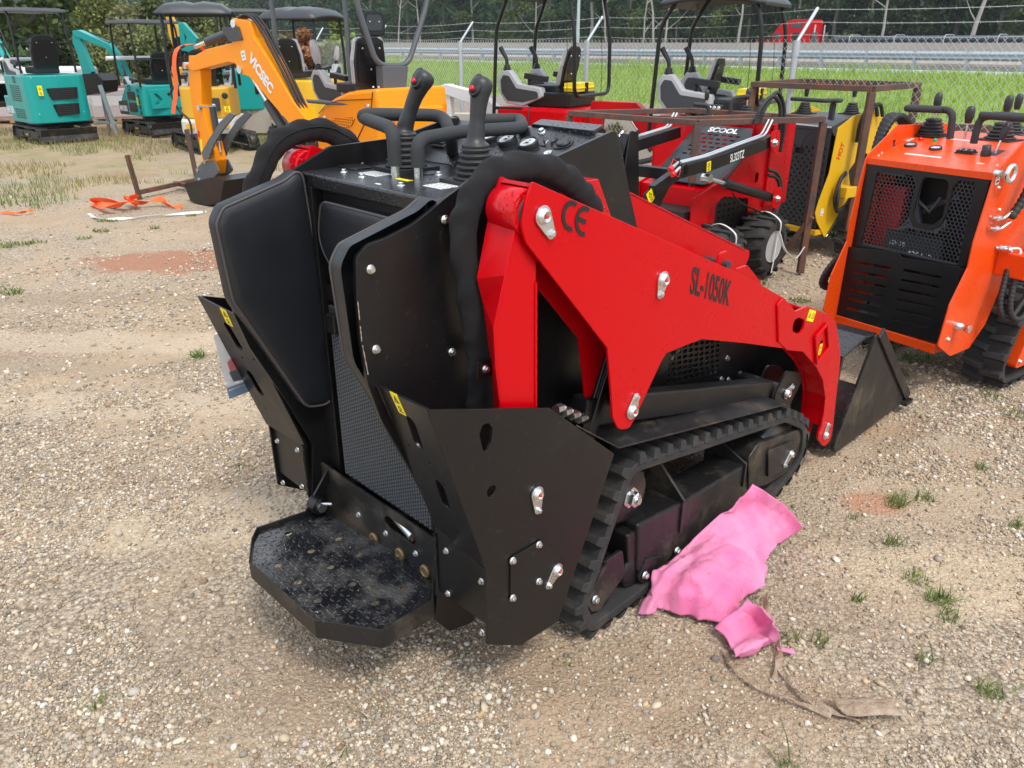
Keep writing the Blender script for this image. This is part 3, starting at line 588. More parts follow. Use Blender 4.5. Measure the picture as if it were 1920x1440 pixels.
def trunk(m, H, r, lean=(0, 0), limbs=6, seed=0, mat=0):
    q = random.Random(seed); P = [Vector((lean[0] * t * H + q.uniform(-.02, .02) * H * t, lean[1] * t * H + q.uniform(-.02, .02) * H * t, t * H)) for t in [i / 7 for i in range(8)]]
    m.tube(P, lambda t: r * (1.15 - .95 * t), 8, mat)
    for i in range(limbs):
        t = q.uniform(.3, .85); b = P[int(t * 7)]; a = q.uniform(0, 2 * PI); L = H * q.uniform(.12, .28); e = b + Vector((math.cos(a) * L, math.sin(a) * L, L * q.uniform(.5, 1.1))); mid = b.lerp(e, .5) + Vector((0, 0, -L * .08)); m.tube([b, mid, e], lambda t, r=r: r * .38 * (1.05 - .9 * t), 6, mat)
    return m
pm('bark', (.14, .12, .10), .9, bump=.6, bscale=30, mottle=.4); pm('bark_pale', (.38, .35, .31), .85, bump=.5, bscale=25, mottle=.5, mscale=2)
TV = []
for i in range(6):
    H = (15, 17, 13, 16, 14, 12)[i]; base = ((.030, .060, .020), (.040, .075, .022), (.024, .050, .022), (.050, .085, .025), (.034, .062, .026), (.055, .085, .022))[i]; P, c = crown(40 + i, 7000, H, (3.6, 3.2, 3.8, 3.4, 3.0, 3.3)[i], .06, .2, base, 34, .5)
    v, f, c = leaves(P, rng.uniform(.13, .26, len(P)), c); me = np_mesh('crown', v, f, ['leaf'], False, c); m = MB(); trunk(m, H * .95, .16 + .03 * i % .1, (.02 * (i - 2), 0), 7, i); o = m.build('trunk', 'bark' if i % 3 else 'bark_pale'); TV.append((me, o.data)); bpy.data.objects.remove(o)
trees = []
rt = random.Random(12); TK = ['dense dark green tree', 'slim mid-green tree', 'broad shadowy tree', 'lighter green leafy tree', 'bluish green tree', 'yellow-green low tree']
LM = [(-25, 'at the left edge of the picture'), (60, 'above the leftmost teal machine'), (150, 'between the two teal machines'), (230, 'above the flat canopy of the second teal machine'), (290, 'just left of the large curved canopy'), (365, 'above the large curved canopy'), (440, 'above the top of the orange boom'), (495, 'left of the grey post of the orange machine'), (560, 'right of the grey post of the orange machine'), (625, 'above the small curved canopy'), (690, 'behind the headrest of the orange machine'), (760, 'right of that headrest, behind the tube guard'), (835, 'above the left joystick'), (890, 'above the right joystick'), (960, 'between the first black canopy posts'), (1035, 'left of the pale lamp post'), (1110, 'right of the pale lamp post'), (1180, 'left of the black canopy at the top'), (1260, 'behind the left posts of that canopy'), (1340, 'below the middle of that canopy'), (1405, 'above the nose of the red truck'), (1480, 'above the red truck cab'), (1555, 'above the front of the flatbed load'), (1630, 'above the middle of the flatbed load'), (1710, 'above the rear half of the flatbed load'), (1790, 'above the rear end of the flatbed load'), (1865, 'above the orange loader, right of the trailer'), (1950, 'at the right edge of the picture')]
def px_on(px_, s): k = (px_ - 960) / (CF / math.cos(PT)); a = HP + HN * s; return hw((k * a.y - a.x) / (HD.x - k * HD.y), s)
for i, (px_, where) in enumerate(LM):
    s = 49 + rt.uniform(0, 7); k = rt.randrange(6); p = px_on(px_ + rt.uniform(-8, 8), s); z = float(hgt(p.x, p.y)); sc = rt.uniform(.85, 1.15)
    o = thing('tree', Matrix.Translation((p.x, p.y, z - .3)) @ Matrix.Rotation(rt.uniform(0, 6.28), 4, 'Z') @ Matrix.Diagonal((sc, sc, sc, 1)), TK[k] + ' of the far wood, ' + where, 'tree', 'trees along the wood edge beyond the highway')
    np_obj('crown', TV[k][0], o); np_obj('trunk', TV[k][1], o)
# the wood behind them reads as one mass
n = 60000; t = rng.uniform(-420, 70, n); s = 56 + rng.uniform(0, 26, n); x = HP.x + HD.x * t + HN.x * s; y = HP.y + HD.y * t + HN.y * s; z = rng.uniform(0, 1, n) ** .9 * (13 + 5 * vnoise(t, s, .12, 44)); tn = (.55 + 1.0 * vnoise(t * 1.0, z, .45, 45))[:, None] * rng.uniform(.6, 1.4, (n, 1))
v, f, c = leaves(np.c_[x, y, z], rng.uniform(.35, .9, n), np.array([(.036, .092, .030)]) * tn); n = 30000; t = rng.uniform(-420, 80, n); s = 78 + rng.uniform(0, 10, n); z = rng.uniform(-1, 17, n); x = HP.x + HD.x * t + HN.x * s; y = HP.y + HD.y * t + HN.y * s; v2, f2, c2 = leaves(np.c_[x, y, z], rng.uniform(1.2, 2.4, n), np.array([(.030, .055, .035)]) * rng.uniform(.6, 1.3, (n, 1))); v = np.r_[v, v2]; f = np.r_[f, f2 + len(v) - len(v2)]; c = np.r_[c, c2]
g = np_obj('forest', np_mesh('forest', v, f, ['leaf'], False, c)); tag(g, 'dark dense woodland filling the horizon behind the highway', 'woodland', kind='stuff')
# bare pale trunks in front of the wood
for px_, s, r_, top, ln, where in ((1228, 47, .12, 12, -.10, 'thin pale leaning trunk below the left rim of the black canopy'), (1205, 47.5, .09, 11, .03, 'thinnest pale trunk just left of the black canopy'), (1245, 46.5, .10, 12, .06, 'pale trunk between the left posts of the black canopy'), (1815, 45, .16, 13, .10, 'stout pale trunk behind the rear of the flatbed load'), (1382, 46, .12, 11, .04, 'pale trunk left of the red truck'), (1140, 48, .10, 11, -.12, 'pale trunk leaning left beside the rear guard of the first red machine'), (1650, 48, .12, 12, .02, 'slender trunk above the middle of the flatbed'), (1002, 48, .09, 11, .03, 'slender trunk behind the first black canopy posts'), (790, 48, .12, 12, -.05, 'pale trunk right of the tube guard'), (745, 47, .10, 12, .10, 'pale trunk inside the tube guard'), (478, 49, .11, 12, .03, 'crooked pale trunk above the orange boom'), (205, 50, .10, 12, .01, 'straight pale trunk above the flat teal canopy')):
    p = px_on(px_, s); m = MB(); trunk(m, top, r_ * 1.3, (ln, 0), 5, int(px_)); z = float(hgt(p.x, p.y)); o = m.build('bare_tree', 'bark_pale', M=Matrix.Translation((p.x, p.y, z - .2)))
    tag(o, where, 'tree', 'bare pale trunks before the wood')
# ================================================================ red and black stand-on loader in the foreground
_O = ground(1100, 1208); _f = Fr(_O.x, _O.y, 46)
HF = Fr(*(_O + _f.L * .54)[:2], 46)
def hv(px, py, v): p = HF.on(px, py, 1, -.54 - v); return (p.x, p.z)
def hvs(l, v): return [hv(*q[:2], v) + tuple(q[2:]) for q in l]
def h3(px, py, v): return HF.on(px, py, 1, -.54 - v)
def hz(px, py, z): p = HF.on(px, py, 2, z); return (p.x, p.y)
def hx(px, py, x): p = HF.on(px, py, 0, x); return (p.y, p.z)
hero = thing('stand_on_loader', HF, 'largest black stand-on track loader with red lift arms and padded operator station', 'loader', None)
def Yv(v, s): return -s * (.54 + v)
PV = -.205      # plane of the operator station's side panels
# --- side panels of the operator station (mirrored pair)
outl = hvs([(667, 484, .02), (690, 458, .03), (722, 447, .1), (775, 420, .2), (806, 396, .1), (835, 372)], PV) + [(-.22, 1.425, .04), (.02, 1.432)] + hvs([(1155, 243, .02), (1195, 425), ], PV) + [(.62, .82), (.62, .55), (-.20, .55), (-.28, .128, .02)] + hvs([(843, 1184, .03), (816, 1163, .02), (828, 992), (775, 890, .2), (716, 790, .15), (690, 722, .12), (676, 640, .3), (669, 560, .2)], PV)
outl = rp(outl, .004)
for s in (1, -1):
    m = MB(); m.plate(1, outl, Yv(PV, s), Yv(PV - .012, s), bev=.0012)
    sp = m.build('side_panel', 'black', hero)
    for q in ((695, 505), (705, 655), (847, 660), (834, 412)):
        a = hv(*q, PV); bolt(sp, (a[0], Yv(PV, s), a[1]), (0, -s, 0), .011)
# scraped paint on the rear edge of the right panel
for k_, (ya_, yb_) in enumerate(((565, 600), (612, 640), (648, 702))):
    Q = []
    for i in range(9):
        y_ = ya_ + (yb_ - ya_) * i / 8; xx = 669.5 + (y_ - 560) * .10 if y_ < 640 else 677.5 + (y_ - 640) * .19; a = hv(xx, y_, PV); Q.append((a[0] + .0008, Yv(PV, 1) - .0006, a[1]))
    m = MB(); m.tube(Q, lambda t, k_=k_: .0004 + .0012 * abs(math.sin(t * 9 + k_)), 5); m.build('paint_scrape', 'scrape', hero)
# --- side cushions with piping
pad = rp([(-.345, 1.388, .04), (-.40, 1.357, .12), (-.585, 1.308, .03), (-.612, 1.27, .05), (-.600, 1.05, .1), (-.566, .98, .12), (-.415, .665, .05), (-.335, .65, .045), (-.30, .70, .05), (-.315, 1.0, .3)], .02, 6)
def cushion(name, ax, out, c0, c1, parent, r=.016):
    t = abs(c1 - c0); sg = 1 if c1 > c0 else -1
    m = MB(); cc = Vector((sum(p[0] for p in out) / len(out), sum(p[1] for p in out) / len(out))); N = len(out); V = []; F = []
    P = [Vector(p) for p in out]
    def inset(d): return [p + (cc - p).normalized() * d for p in P]
    rings = [(0, 0), (.0, t * .72), (.004, t * .9), (.010, t), (.03, t + .004), (.07, t + .007)]
    A = axm(ax, 0)
    for (d, c) in rings:
        for p in inset(d): V.append(A @ Vector((p.x, p.y, c0 + sg * c)))
    for i in range(len(rings) - 1):
        for k in range(N): F.append((i*N+k, i*N+(k+1) % N, (i+1)*N+(k+1) % N, (i+1)*N+k))
    F.append(tuple(range((len(rings)-1)*N, len(rings)*N))); m.add(V, F, 0, True)
    o = m.build(name, 'vinyl', parent)
    m = MB(); m.tube([A @ Vector((p.x, p.y, c0 + sg * (t * .93))) for p in inset(.004)], .0042, 8, closed=True); m.build('piping', 'piping', o); return o
for s in (1, -1): cushion('side_cushion', 1, pad, Yv(PV - .014, s), Yv(PV - .062, s), hero)
# --- back cushion under the deck
bc = rp([(.215, 1.30, .04), (-.215, 1.30, .04), (-.255, 1.18, .09), (-.13, 1.045, .1), (.13, 1.045, .1), (.255, 1.18, .09)], .03, 6)
cushion('back_cushion', 0, [(y, z) for y, z in bc], -.285, -.335, hero)
# --- back wall, mat and lower plate
m = MB(); m.box((-.300, -.325, .26), (-.290, .325, 1.33)); m.box((-.335, .255, .36), (-.300, .325, 1.33)); m.box((-.32, -.325, 1.00), (-.300, .255, 1.05))
back = m.build('back_panel', 'black', hero, bev=.002)
XM = -.345
zb_ = max(hx(650, 912, XM)[1], hx(812, 1004, XM)[1]) + .012; ml = hx(640, 760, XM)[0] + .02; mr = hx(812, 1000, XM)[0]
m = MB(); m.box((XM, mr, zb_), (XM + .012, ml, 1.0))
mt = m.build('rubber_mat', 'rubber_clean', hero, bev=.003)
m = MB(); nn_ = int((ml - mr - .01) / .0113); nz_ = int((1.0 - zb_ - .02) / .0122)
for i in range(nn_):
    for j in range(nz_): m.box((XM - .0025, mr + .006 + i * .0113, zb_ + .006 + j * .0122 + (.006 if i % 2 else 0)), (XM + .001, mr + .013 + i * .0113, zb_ + .014 + j * .0122 + (.006 if i % 2 else 0)))
m.build('mat_texture', 'gray', mt)
q_ = hx(630, 605, XM); m = MB(); m.box((XM - .02, q_[0] - .022, q_[1] - .03), (XM + .01, q_[0] + .022, q_[1] + .028)); m.build('mat_clip', 'black', mt, bev=.004)
q_ = hx(662, 915, XM); m = MB(); m.box((XM - .012, q_[0] - .02, q_[1] - .03), (XM + .01, q_[0] + .02, q_[1] + .03)); m.build('mat_clip', 'black', mt, bev=.004)
XL = -.365
s_ = hx(748, 982, XL); s_ = (s_[0], zb_ - .052); sl_o = slot(s_[0], s_[1], .15, .042, 0)
m = MB(); m.plate(0, [(-.325, .18), (.325, .18), (.325, zb_), (-.325, zb_)], XL, XL + .008, holes=[sl_o], bev=.001)
lowp = m.build('lower_plate', 'black_dusty', hero)
m = MB(); m.cyl((XL + .03, s_[0] + .06, s_[1] + .012), (XL + .015, s_[0] - .05, s_[1] - .005), .017, 14); m.lathe([(.02, 0), (.02, .03), (.012, .035)], (XL + .03, s_[0] + .05, s_[1] + .012), (0, -1, 0), 12); m.build('hydraulic_fitting', 'zinc', lowp)
for q in ((673, 965), (724, 1000), (780, 1038)): a = hx(*q, XL); bolt(lowp, (XL, a[0], a[1]), (-1, 0, 0), .010)
for q in ((703, 1009), (752, 1038), (799, 1070)):
    a = hx(*q, XL); m = MB(); m.lathe([(.020, 0), (.021, .004), (.019, .009), (.013, .010), (.012, .007)], (XL, a[0], a[1]), (-1, 0, 0), 20); m.build('spring_cap', 'brass', lowp)
# --- operator platform
PZ = .30
po = [hz(600, 948, PZ), hz(481, 988, PZ), hz(471, 1008, PZ), hz(466, 1052, PZ), hz(589, 1162, PZ), hz(716, 1182, PZ), hz(813, 1125, PZ), hz(817, 1066, PZ)]
yc = 0.0
m = MB(); N = len(po); V = []
cx = sum(p[0] for p in po) / N; cy = sum(p[1] for p in po) / N
inn = [(p[0] + (cx - p[0]) * .035, p[1] + (cy - p[1]) * .035) for p in po]
inn2 = [(p[0] + (cx - p[0]) * .02, p[1] + (cy - p[1]) * .02) for p in po]
H = .062
for i in range(N - 1):
    a, b = po[i], po[i+1]; c, d = inn2[i+1], inn2[i]
    V = [(*a, PZ), (*b, PZ), (*c, PZ), (*d, PZ), (*a, PZ - H), (*b, PZ - H), (*c, PZ - H), (*d, PZ - H)]
    m.add(V, [(0,1,2,3), (4,7,6,5), (0,4,5,1), (1,5,6,2), (2,6,7,3), (3,7,4,0)])
rim = m.build('step_rim', 'black_dusty', hero, bev=.002)
holes = []; rnd = random.Random(3)
hp = [(566, 970), (540, 1000), (583, 1033), (521, 1060), (558, 1091), (620, 1063), (673, 1040), (714, 1070), (596, 1125), (660, 1095), (704, 1130), (635, 1010), (758, 1103), (695, 1099)]
TZ = PZ - .014
for q in hp: a = hz(*q, TZ); holes.append(ngon(a[0], a[1], .0115, 14))
m = MB(); m.plate(2, inn, TZ - .004, TZ, holes=holes, bev=.0004)
deck = m.build('step_plate', 'tread_wet', hero)
# checker-plate lozenges
m = MB()
def inside(p, poly):
    c = False; j = len(poly) - 1
    for i in range(len(poly)):
        if ((poly[i][1] > p[1]) != (poly[j][1] > p[1])) and (p[0] < (poly[j][0]-poly[i][0]) * (p[1]-poly[i][1]) / (poly[j][1]-poly[i][1]) + poly[i][0]): c = not c
        j = i
    return c
st = .0225
safe = [(p[0] + (cx - p[0]) * .06, p[1] + (cy - p[1]) * .06) for p in inn]
hc = [hz(*q, TZ) for q in hp]
for i in range(-24, 25):
    for j in range(-24, 25):
        x, y = cx + (i * .7071 - j * .7071) * st, cy + (i * .7071 + j * .7071) * st
        if not inside((x, y), safe) or any(math.hypot(x - c[0], y - c[1]) < .021 for c in hc): continue
        an = PI / 4 + (PI / 2 if (i + j) % 2 else 0) + PI / 4; V = []; L, W_ = .0125, .0040
        for (a, b, h) in ((-L, 0, 0), (-L*.4, -W_, 0), (L*.4, -W_, 0), (L, 0, 0), (L*.4, W_, 0), (-L*.4, W_, 0), (-L*.5, 0, .0022), (L*.5, 0, .0022)):
            V.append((x + a * math.cos(an) - b * math.sin(an), y + a * math.sin(an) + b * math.cos(an), TZ + h))
        m.add(V, [(0,1,6), (1,2,7,6), (2,3,7), (3,4,7), (4,5,6,7), (5,0,6)], 0, True)
m.build('tread_pattern', 'tread_wet', deck)
# hinge brackets
for s in (-1,):
    m = MB(); m.plate(1, rp([(-.47, .30), (-.41, .30), (-.34, .42), (-.355, .44)], .008), s * -.285, s * -.277); m.lathe([(.028, 0), (.028, .04)], (-.425, s * -.285, .325), (0, s, 0), 18); m.lathe([(.016, .04), (.016, .052)], (-.425, s * -.285, .325), (0, s, 0), 14, mat=1)
    m.lathe([(.006, 0), (.006, .05)], (-.425, s * -.25, .335), (.5, s, .2), 8, mat=1)
    m.build('step_hinge', ['black', 'zinc'], hero, bev=.002)
# --- wings (side guards) : flat outer plate, bent flange, rear plate with bolts
GV = .012
gf = hvs([(800, 769), (1031, 765), (1152, 851), (1046, 1166), (975, 1211), (914, 1209), (911, 1066)], GV)
hl = [rp(hvs([(905, 797), (916, 793), (924, 803), (921, 830), (913, 847), (906, 845), (899, 815)], GV), .004), rp(hvs([(917, 914), (927, 909), (931, 918), (924, 931), (916, 932), (913, 924)], GV), .01)]
for s in (1, -1):
    m = MB(); m.plate(1, rp(gf, .006), Yv(GV, s), Yv(GV - .008, s), holes=hl, bev=.0012); wing = m.build('side_guard', 'black', hero)
    # bent flange between bend line and side panel, with two hand slots
    A = Vector((gf[0][0], Yv(GV, s), gf[0][1])); B = Vector((gf[6][0], Yv(GV, s), gf[6][1]))
    c_ = hv(706, 722, PV + .0); d_ = hv(832, 990, PV); C_ = Vector((c_[0] - .0, Yv(PV, s), c_[1])); D_ = Vector((d_[0], Yv(PV, s), d_[1]))
    a = (B - A).normalized(); T = basis(A, a, C_ - A); Ti = T.inverted(); P = [tuple((Ti @ q)[:2]) for q in (A, B, D_, C_)]
    L = (B - A).length; Wd = P[3][1]
    fl = [P[0], P[1], P[2], P[3]]
    W2 = lambda t: Wd * .42
    hs_ = [slot(L * .215 + .01, Wd * .50, .10, .036, .12), slot(L * .60, Wd * .40, .10, .034, .12), ngon(L * .40, Wd * .42, .005, 8), ngon(L * .37, Wd * .78, .005, 8), ngon(L * .5, Wd * .28, .005, 8), ngon(L * .82, Wd * .3, .004, 8)]
    nn = T.to_3x3() @ Vector((0, 0, 1)); sg = -1 if nn.y * s < 0 else 1     # outward is -s*y
    m = MB(); m.plate(2, fl, 0, -.007 * sg * -1 if False else .007, holes=hs_, bev=.001, M=T); fo = m.build('guard_flange', 'black', wing)
    out_n = nn if nn.x < 0 else -nn
    lw = T @ Vector((L * .085, Wd * .62, 0)); up = -a; lo_ = .0075 if nn.x < 0 else .0004; B2 = basis(lw + out_n * lo_, (C_ - A).normalized() * (-1 if s > 0 else 1), up)
    if (B2.to_3x3() @ Vector((0, 0, 1))).dot(out_n) < 0: B2 = basis(lw + out_n * lo_, (C_ - A).normalized() * (1 if s > 0 else -1), up)
    warn_label(fo, B2, .034, .06)
    # weld bead along the panel
    m = MB(); Q = [C_.lerp(D_, i / 40) + Vector((rng.normal(0, .0008), -s * .004, rng.normal(0, .0008))) for i in range(41)]
    m.tube(Q, lambda t: .006 + .0015 * math.sin(t * 190), 7); m.build('weld_seam', 'black', fo)
    # rear plate, facing backwards, between the wing and the side panel
    xr = B.x
    lo = hv(914, 1182, GV)[1]; rpz = [(Yv(PV, s), .53), (Yv(GV - .008, s), B.z - .02), (Yv(GV - .008, s), hx(912, 1180, xr)[1]), (Yv(PV, s), hx(852, 1137, xr)[1])]
    m = MB(); m.plate(0, rpz, xr + .012, xr + .02, bev=.001); rp_o = m.build('rear_plate', 'black', wing)
    for (y, z_) in ((.80, .475), (.80, .335), (.16, .475), (.16, .31)):
        yy = Yv(PV, s) + (Yv(GV, s) - Yv(PV, s)) * (.22 if y > .5 else .86); bolt(rp_o, (xr + .012, yy, z_ - (.02 if y < .5 else 0)), (-1, 0, 0), .0095)
    m = MB(); Q = [Vector((xr + .01 + rng.normal(0, .001), Yv(PV, s) - s * .004, .31 + .2 * i / 24)) for i in range(25)]
    m.tube(Q, lambda t: .006 + .0015 * math.sin(t * 110), 7); m.build('weld_seam', 'black', wing)
    # cover plate
    cp = rp(hvs([(955, 1045), (1012, 1012), (1050, 1032), (1025, 1098), (955, 1126)], GV), .008)
    m = MB(); m.plate(1, cp, Yv(GV + .0005, s), Yv(GV + .005, s), bev=.001); cpo = m.build('cover_plate', 'black', wing)
    for q in ((961, 1051), (1010, 1021), (1010, 1090), (961, 1121)): a_ = hv(*q, GV + .005); bolt(cpo, (a_[0], Yv(GV + .005, s), a_[1]), (0, -s, 0), .0105)
    for q, t_ in (((1005, 925), (1006, 955)), ((1042, 1068), (1026, 1096))):
        a_ = hv(*q, GV); b_ = hv(*t_, GV); pin(wing, (a_[0], Yv(GV, s), a_[1]), (b_[0], Yv(GV, s), b_[1]), (0, -s, 0), .021)
# --- deck with droplets, labels and bolts
DZ = 1.367
m = MB(); m.box((-.33, -.323, DZ - .04), (.06, .323, DZ)); dk = m.build('deck', 'black_wet', hero, bev=.007, seg=3)
for q in ((618, 311), (645, 323), (676, 306), (679, 332), (752, 348), (822, 328)): a = hz(*q, DZ); bolt(dk, (*a, DZ), (0, 0, 1), .011)
def flat_label(q, w, h, mat, ang, name='sticker', lines=4, z=DZ):
    a = hz(*q, z); M = Matrix.Translation((*a, z)) @ Matrix.Rotation(ang, 4, 'Z'); m = MB(); m.box((-w/2, -h/2, 0), (w/2, h/2, .0008), 0, M)
    for i in range(lines):
        x = -w * .42
        while x < w * .36:
            l = rnd.uniform(.004, .014); m.box((x, h * (.34 - .68 * i / max(1, lines - 1)) - .001, .0009), (x + l, h * (.34 - .68 * i / max(1, lines - 1)) + .0012, .0013), 1, M); x += l + .003
    m.build(name, [mat, 'ink'], dk)
flat_label((703, 326), .085, .055, 'label_white', -PI/2, lines=5); flat_label((827, 349), .075, .06, 'label_white', -PI/2, lines=4); flat_label((757, 337), .055, .02, 'label_yellow', -PI/2, 'warning_label', 1); flat_label((710, 345), .02, .012, 'label_white', -PI/2, lines=1)
m = MB(); a = hz(660, 315, DZ); m.plate(2, slot(a[0] + .01, a[1], .07, .10, .0, .02), DZ, DZ + .004, bev=.001); m.build('access_plate', 'black_wet', dk); m = MB(); a = hz(800, 325, DZ); m.plate(2, ngon(a[0], a[1], .035, 20), DZ, DZ + .003, bev=.001); m.build('access_plate', 'black_wet', dk)
# --- dash: sloping instrument panel between the panels
dash = [(.055, DZ - .03), (.055, DZ + .002), (.27, 1.468), (.30, 1.468), (.42, 1.16), (.40, 1.10)]
m = MB(); m.plate(1, dash, -.322, .322, bev=.003); da = m.build('dashboard', 'black_wet', hero)
dn = Vector((-(1.468 - DZ), 0, .27 - .055)).normalized(); du = Vector((.27 - .055, 0, 1.468 - DZ)).normalized()
def dpt(px, py):
    c = HF.loc(Vector((0, 0, CH))); r = pray(px, py); e = Vector((r.dot(HF.F), r.dot(HF.L), r.z)); p0 = Vector((.055, 0, DZ)); t = (p0 - c).dot(dn) / e.dot(dn); return c + e * t
for q, rr in (((920, 262), .030), ((952, 268), .030), ((992, 275), .030)):
    p = dpt(*q); m = MB(); m.lathe([(rr, 0), (rr, .014), (rr * .94, .018), (rr * .86, .018), (rr * .82, .013)], p, dn, 28); m.lathe([(rr * .84, .010), (rr * .8, .0135)], p, dn, 28, mat=1)
    T = basis(p + dn * .0140, Vector((0, -1, 0)), du); m.box((-.012, -.009, 0), (.010, .004, .0006), 3, T); m.text('88' if rr else '', .012, T @ Matrix.Translation((0, -.003, .001)), mat=2, depth=.0003); m.box((-.004, .010, 0), (.004, .013, .0006), 2, T)
    m.build('gauge', ['plastic', 'glass_face', 'ink', 'galv'], da)
for q in ((1032, 266), (1056, 271)):
    p = dpt(*q); m = MB(); T = basis(p, Vector((0, -1, 0)), du); m.plate(2, slot(0, 0, .058, .05, .4, .02), 0, .004, bev=.001, M=T); m.lathe([(.019, .004), (.019, .009), (.015, .011)], p, dn, 20); m.tube([p + T.to_3x3() @ Vector((.021 * math.cos(t), .021 * math.sin(t), .007)) for t in [x * .2 - .9 for x in range(11)]], .0025, 6)
    m.build('socket_cap', 'plastic', da)
bolt(da, dpt(1016, 248), tuple(dn), .013)
p = dpt(1028, 289); m = MB(); m.lathe([(.012, 0), (.012, .006)], p, dn, 16); m.plate(1, slot(0, .022, .018, .03, .3, .008), -.0015, .0015, bev=.0004, M=Matrix.Translation(p)); m.build('ignition_key', 'zinc', da)
p = dpt(835, 268); m = MB(); T = basis(p, Vector((0, -1, 0)), du); m.box((-.03, -.035, 0), (.03, .035, .012), 0, T); m.box((-.026, -.03, .012), (.026, .002, .02), 0, T); m.build('switch', 'plastic', da, bev=.004)
# thin wet cover plate behind the dash
m = MB(); m.plate(2, rp([hz(*q, 1.478) for q in ((1015, 223), (1131, 234), (1112, 245), (998, 232))], .006), 1.470, 1.478, bev=.001); q0_, q1_ = hz(998, 232, 1.478), hz(1112, 245, 1.478); m.bar((q0_[0], q0_[1], 1.462), (q1_[0], q1_[1], 1.462), .004, .028); m.build('cover_plate', 'black_wet', hero)
m = MB(); m.plate(1, rp([(.31, 1.345), (1.225, .966), (1.25, .945), (1.215, .872), (.31, 1.0)], .006), -.24, .24, bev=.003); hd = m.build('hood', 'red', hero)
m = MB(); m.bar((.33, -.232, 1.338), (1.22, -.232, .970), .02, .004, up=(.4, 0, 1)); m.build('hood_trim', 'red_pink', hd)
m = MB()
for q_ in (-.125, .12): m.plate(1, rp([(1.17, .985), (1.19, 1.0), (1.31, .93), (1.46, .908), (1.46, .875), (1.41, .81), (1.2, .86)], .012), q_, q_ + .012, bev=.001)
m.cyl((1.27, -.19, .955), (1.27, -.12, .955), .02, 16, 1); m.build('hood_bracket', ['red', 'darkgray'], hd)
m = MB(); m.box((.42, -.20, .45), (1.22, .20, .84)); m.build('engine_block', 'black_dusty', hero, bev=.01)
# --- joysticks
def zat(x, y, py):
    """height at which a point above (x, y) in the loader's frame shows on image row py"""
    lo, hi = DZ, DZ + .6
    for _ in range(40):
        mid = (lo + hi) / 2; P = HF.M @ Vector((x, y, mid)); dy = P.y; dz = P.z - CH
        fw = dy * math.cos(PT) - dz * math.sin(PT); up = dy * math.sin(PT) + dz * math.cos(PT)
        if 720 - CF * up / fw > py: lo = mid
        else: hi = mid
    return (lo + hi) / 2
def joystick(bx, by, yfl, ytop, lean):
    z0 = zat(bx, by, yfl); z1 = zat(bx, by, ytop); hh_ = z1 - z0
    m = MB(); bellows(m, (bx, by, DZ + .008), .060, .036, z0 - DZ - .01, 6, n=24)
    m.box((bx - .068, by - .068, DZ), (bx + .068, by + .068, DZ + .010)); b = m.build('bellows', 'rubber_clean', hero)
    V3 = lambda t, z: Vector((bx + lean[0] * t, by + lean[1] * t, z0 + hh_ * z))
    P = [V3(0, -.12), V3(0, .0), V3(.05, .10), V3(.35, .38), V3(.65, .62), V3(1, .84)]; rr = [.034, .036, .024, .0195, .0215, .026]; C = catmull(P, 6)
    def rf(t):
        x = t * 5; i = min(4, int(x)); return rr[i] + (rr[i+1] - rr[i]) * (x - i)
    m = MB(); m.tube(C, rf, 20); top = C[-1]; ax = (C[-1] - C[-4]).normalized()
    m.lathe([(.0262, -.006), (.028, .006), (.0275, .018), (.022, .028), (.012, .033)], top, (ax + Vector((.12, 0, .0))).normalized(), 20)
    g = m.build('joystick_grip', 'plastic', hero)
    fd = Vector((-.80, -.12, .50)).normalized(); fc = top + ax * .002 + fd * .021; q = fd.to_track_quat('Z', 'Y').to_matrix().to_4x4(); T = Matrix.Translation(fc) @ q
    m = MB(); m.plate(2, [(x * .019, y * .030) for x, y in ngon(0, 0, 1, 24)], -.010, .004, bev=.003, M=T); m.plate(2, [(x * .0145, y * .025) for x, y in ngon(0, 0, 1, 24)], .0035, .0045, M=T, mat=1, bev=.0003); m.build('thumb_face', ['plastic', 'darkgray'], g)
    bp_ = T @ Vector((0, -.014, .004)); m = MB(); m.lathe([(.0095, 0), (.0095, .004), (.0085, .005)], bp_, fd, 16); m.lathe([(.007, .005), (.007, .009), (.005, .0105)], bp_, fd, 16, mat=1); m.build('button', ['ink', 'redlamp'], g)
    return g
a = hz(762, 318, DZ); joystick(a[0], a[1], 250, 136, (.035, -.045))
a = hz(893, 342, DZ); joystick(a[0], a[1], 272, 150, (.02, .0))
# --- padded grab bars
def gbar(pts, r=.0185):
    C = catmull(pts, 8); m = MB(); m.tube(C, r, 14); return m.build('grab_bar', 'foam', hero)
a = hz(742, 332, DZ); A = Vector((a[0], a[1], DZ)); b = hz(785, 335, DZ); B = Vector((b[0], b[1], DZ))
zb = DZ + .115
def hpz(px, py, z): q = hz(px, py, z); return Vector((*q, z))
def bend(P, r=.05):
    out = [P[0]]
    for i in range(1, len(P) - 1):
        a_ = (P[i-1] - P[i]); b_ = (P[i+1] - P[i]); ra = min(r, a_.length * .45); rb = min(r, b_.length * .45); p0 = P[i] + a_.normalized() * ra; p1 = P[i] + b_.normalized() * rb
        for k in range(9): t = k / 8; out.append(p0 * (1-t)**2 + P[i] * 2 * t * (1-t) + p1 * t * t)
    out.append(P[-1]); return out
def gb2(P, r=.0185, rb=.05, ft=None):
    m = MB(); C = bend(P, rb); m.tube(C, r, 14); o = m.build('grab_bar', 'foam', hero)
    for f in (ft or []):
        m = MB(); m.cyl(f - Vector((0, 0, .0)), f + Vector((0, 0, .05)), .012, 14); m.build('bar_foot', 'zinc', o)
    return o
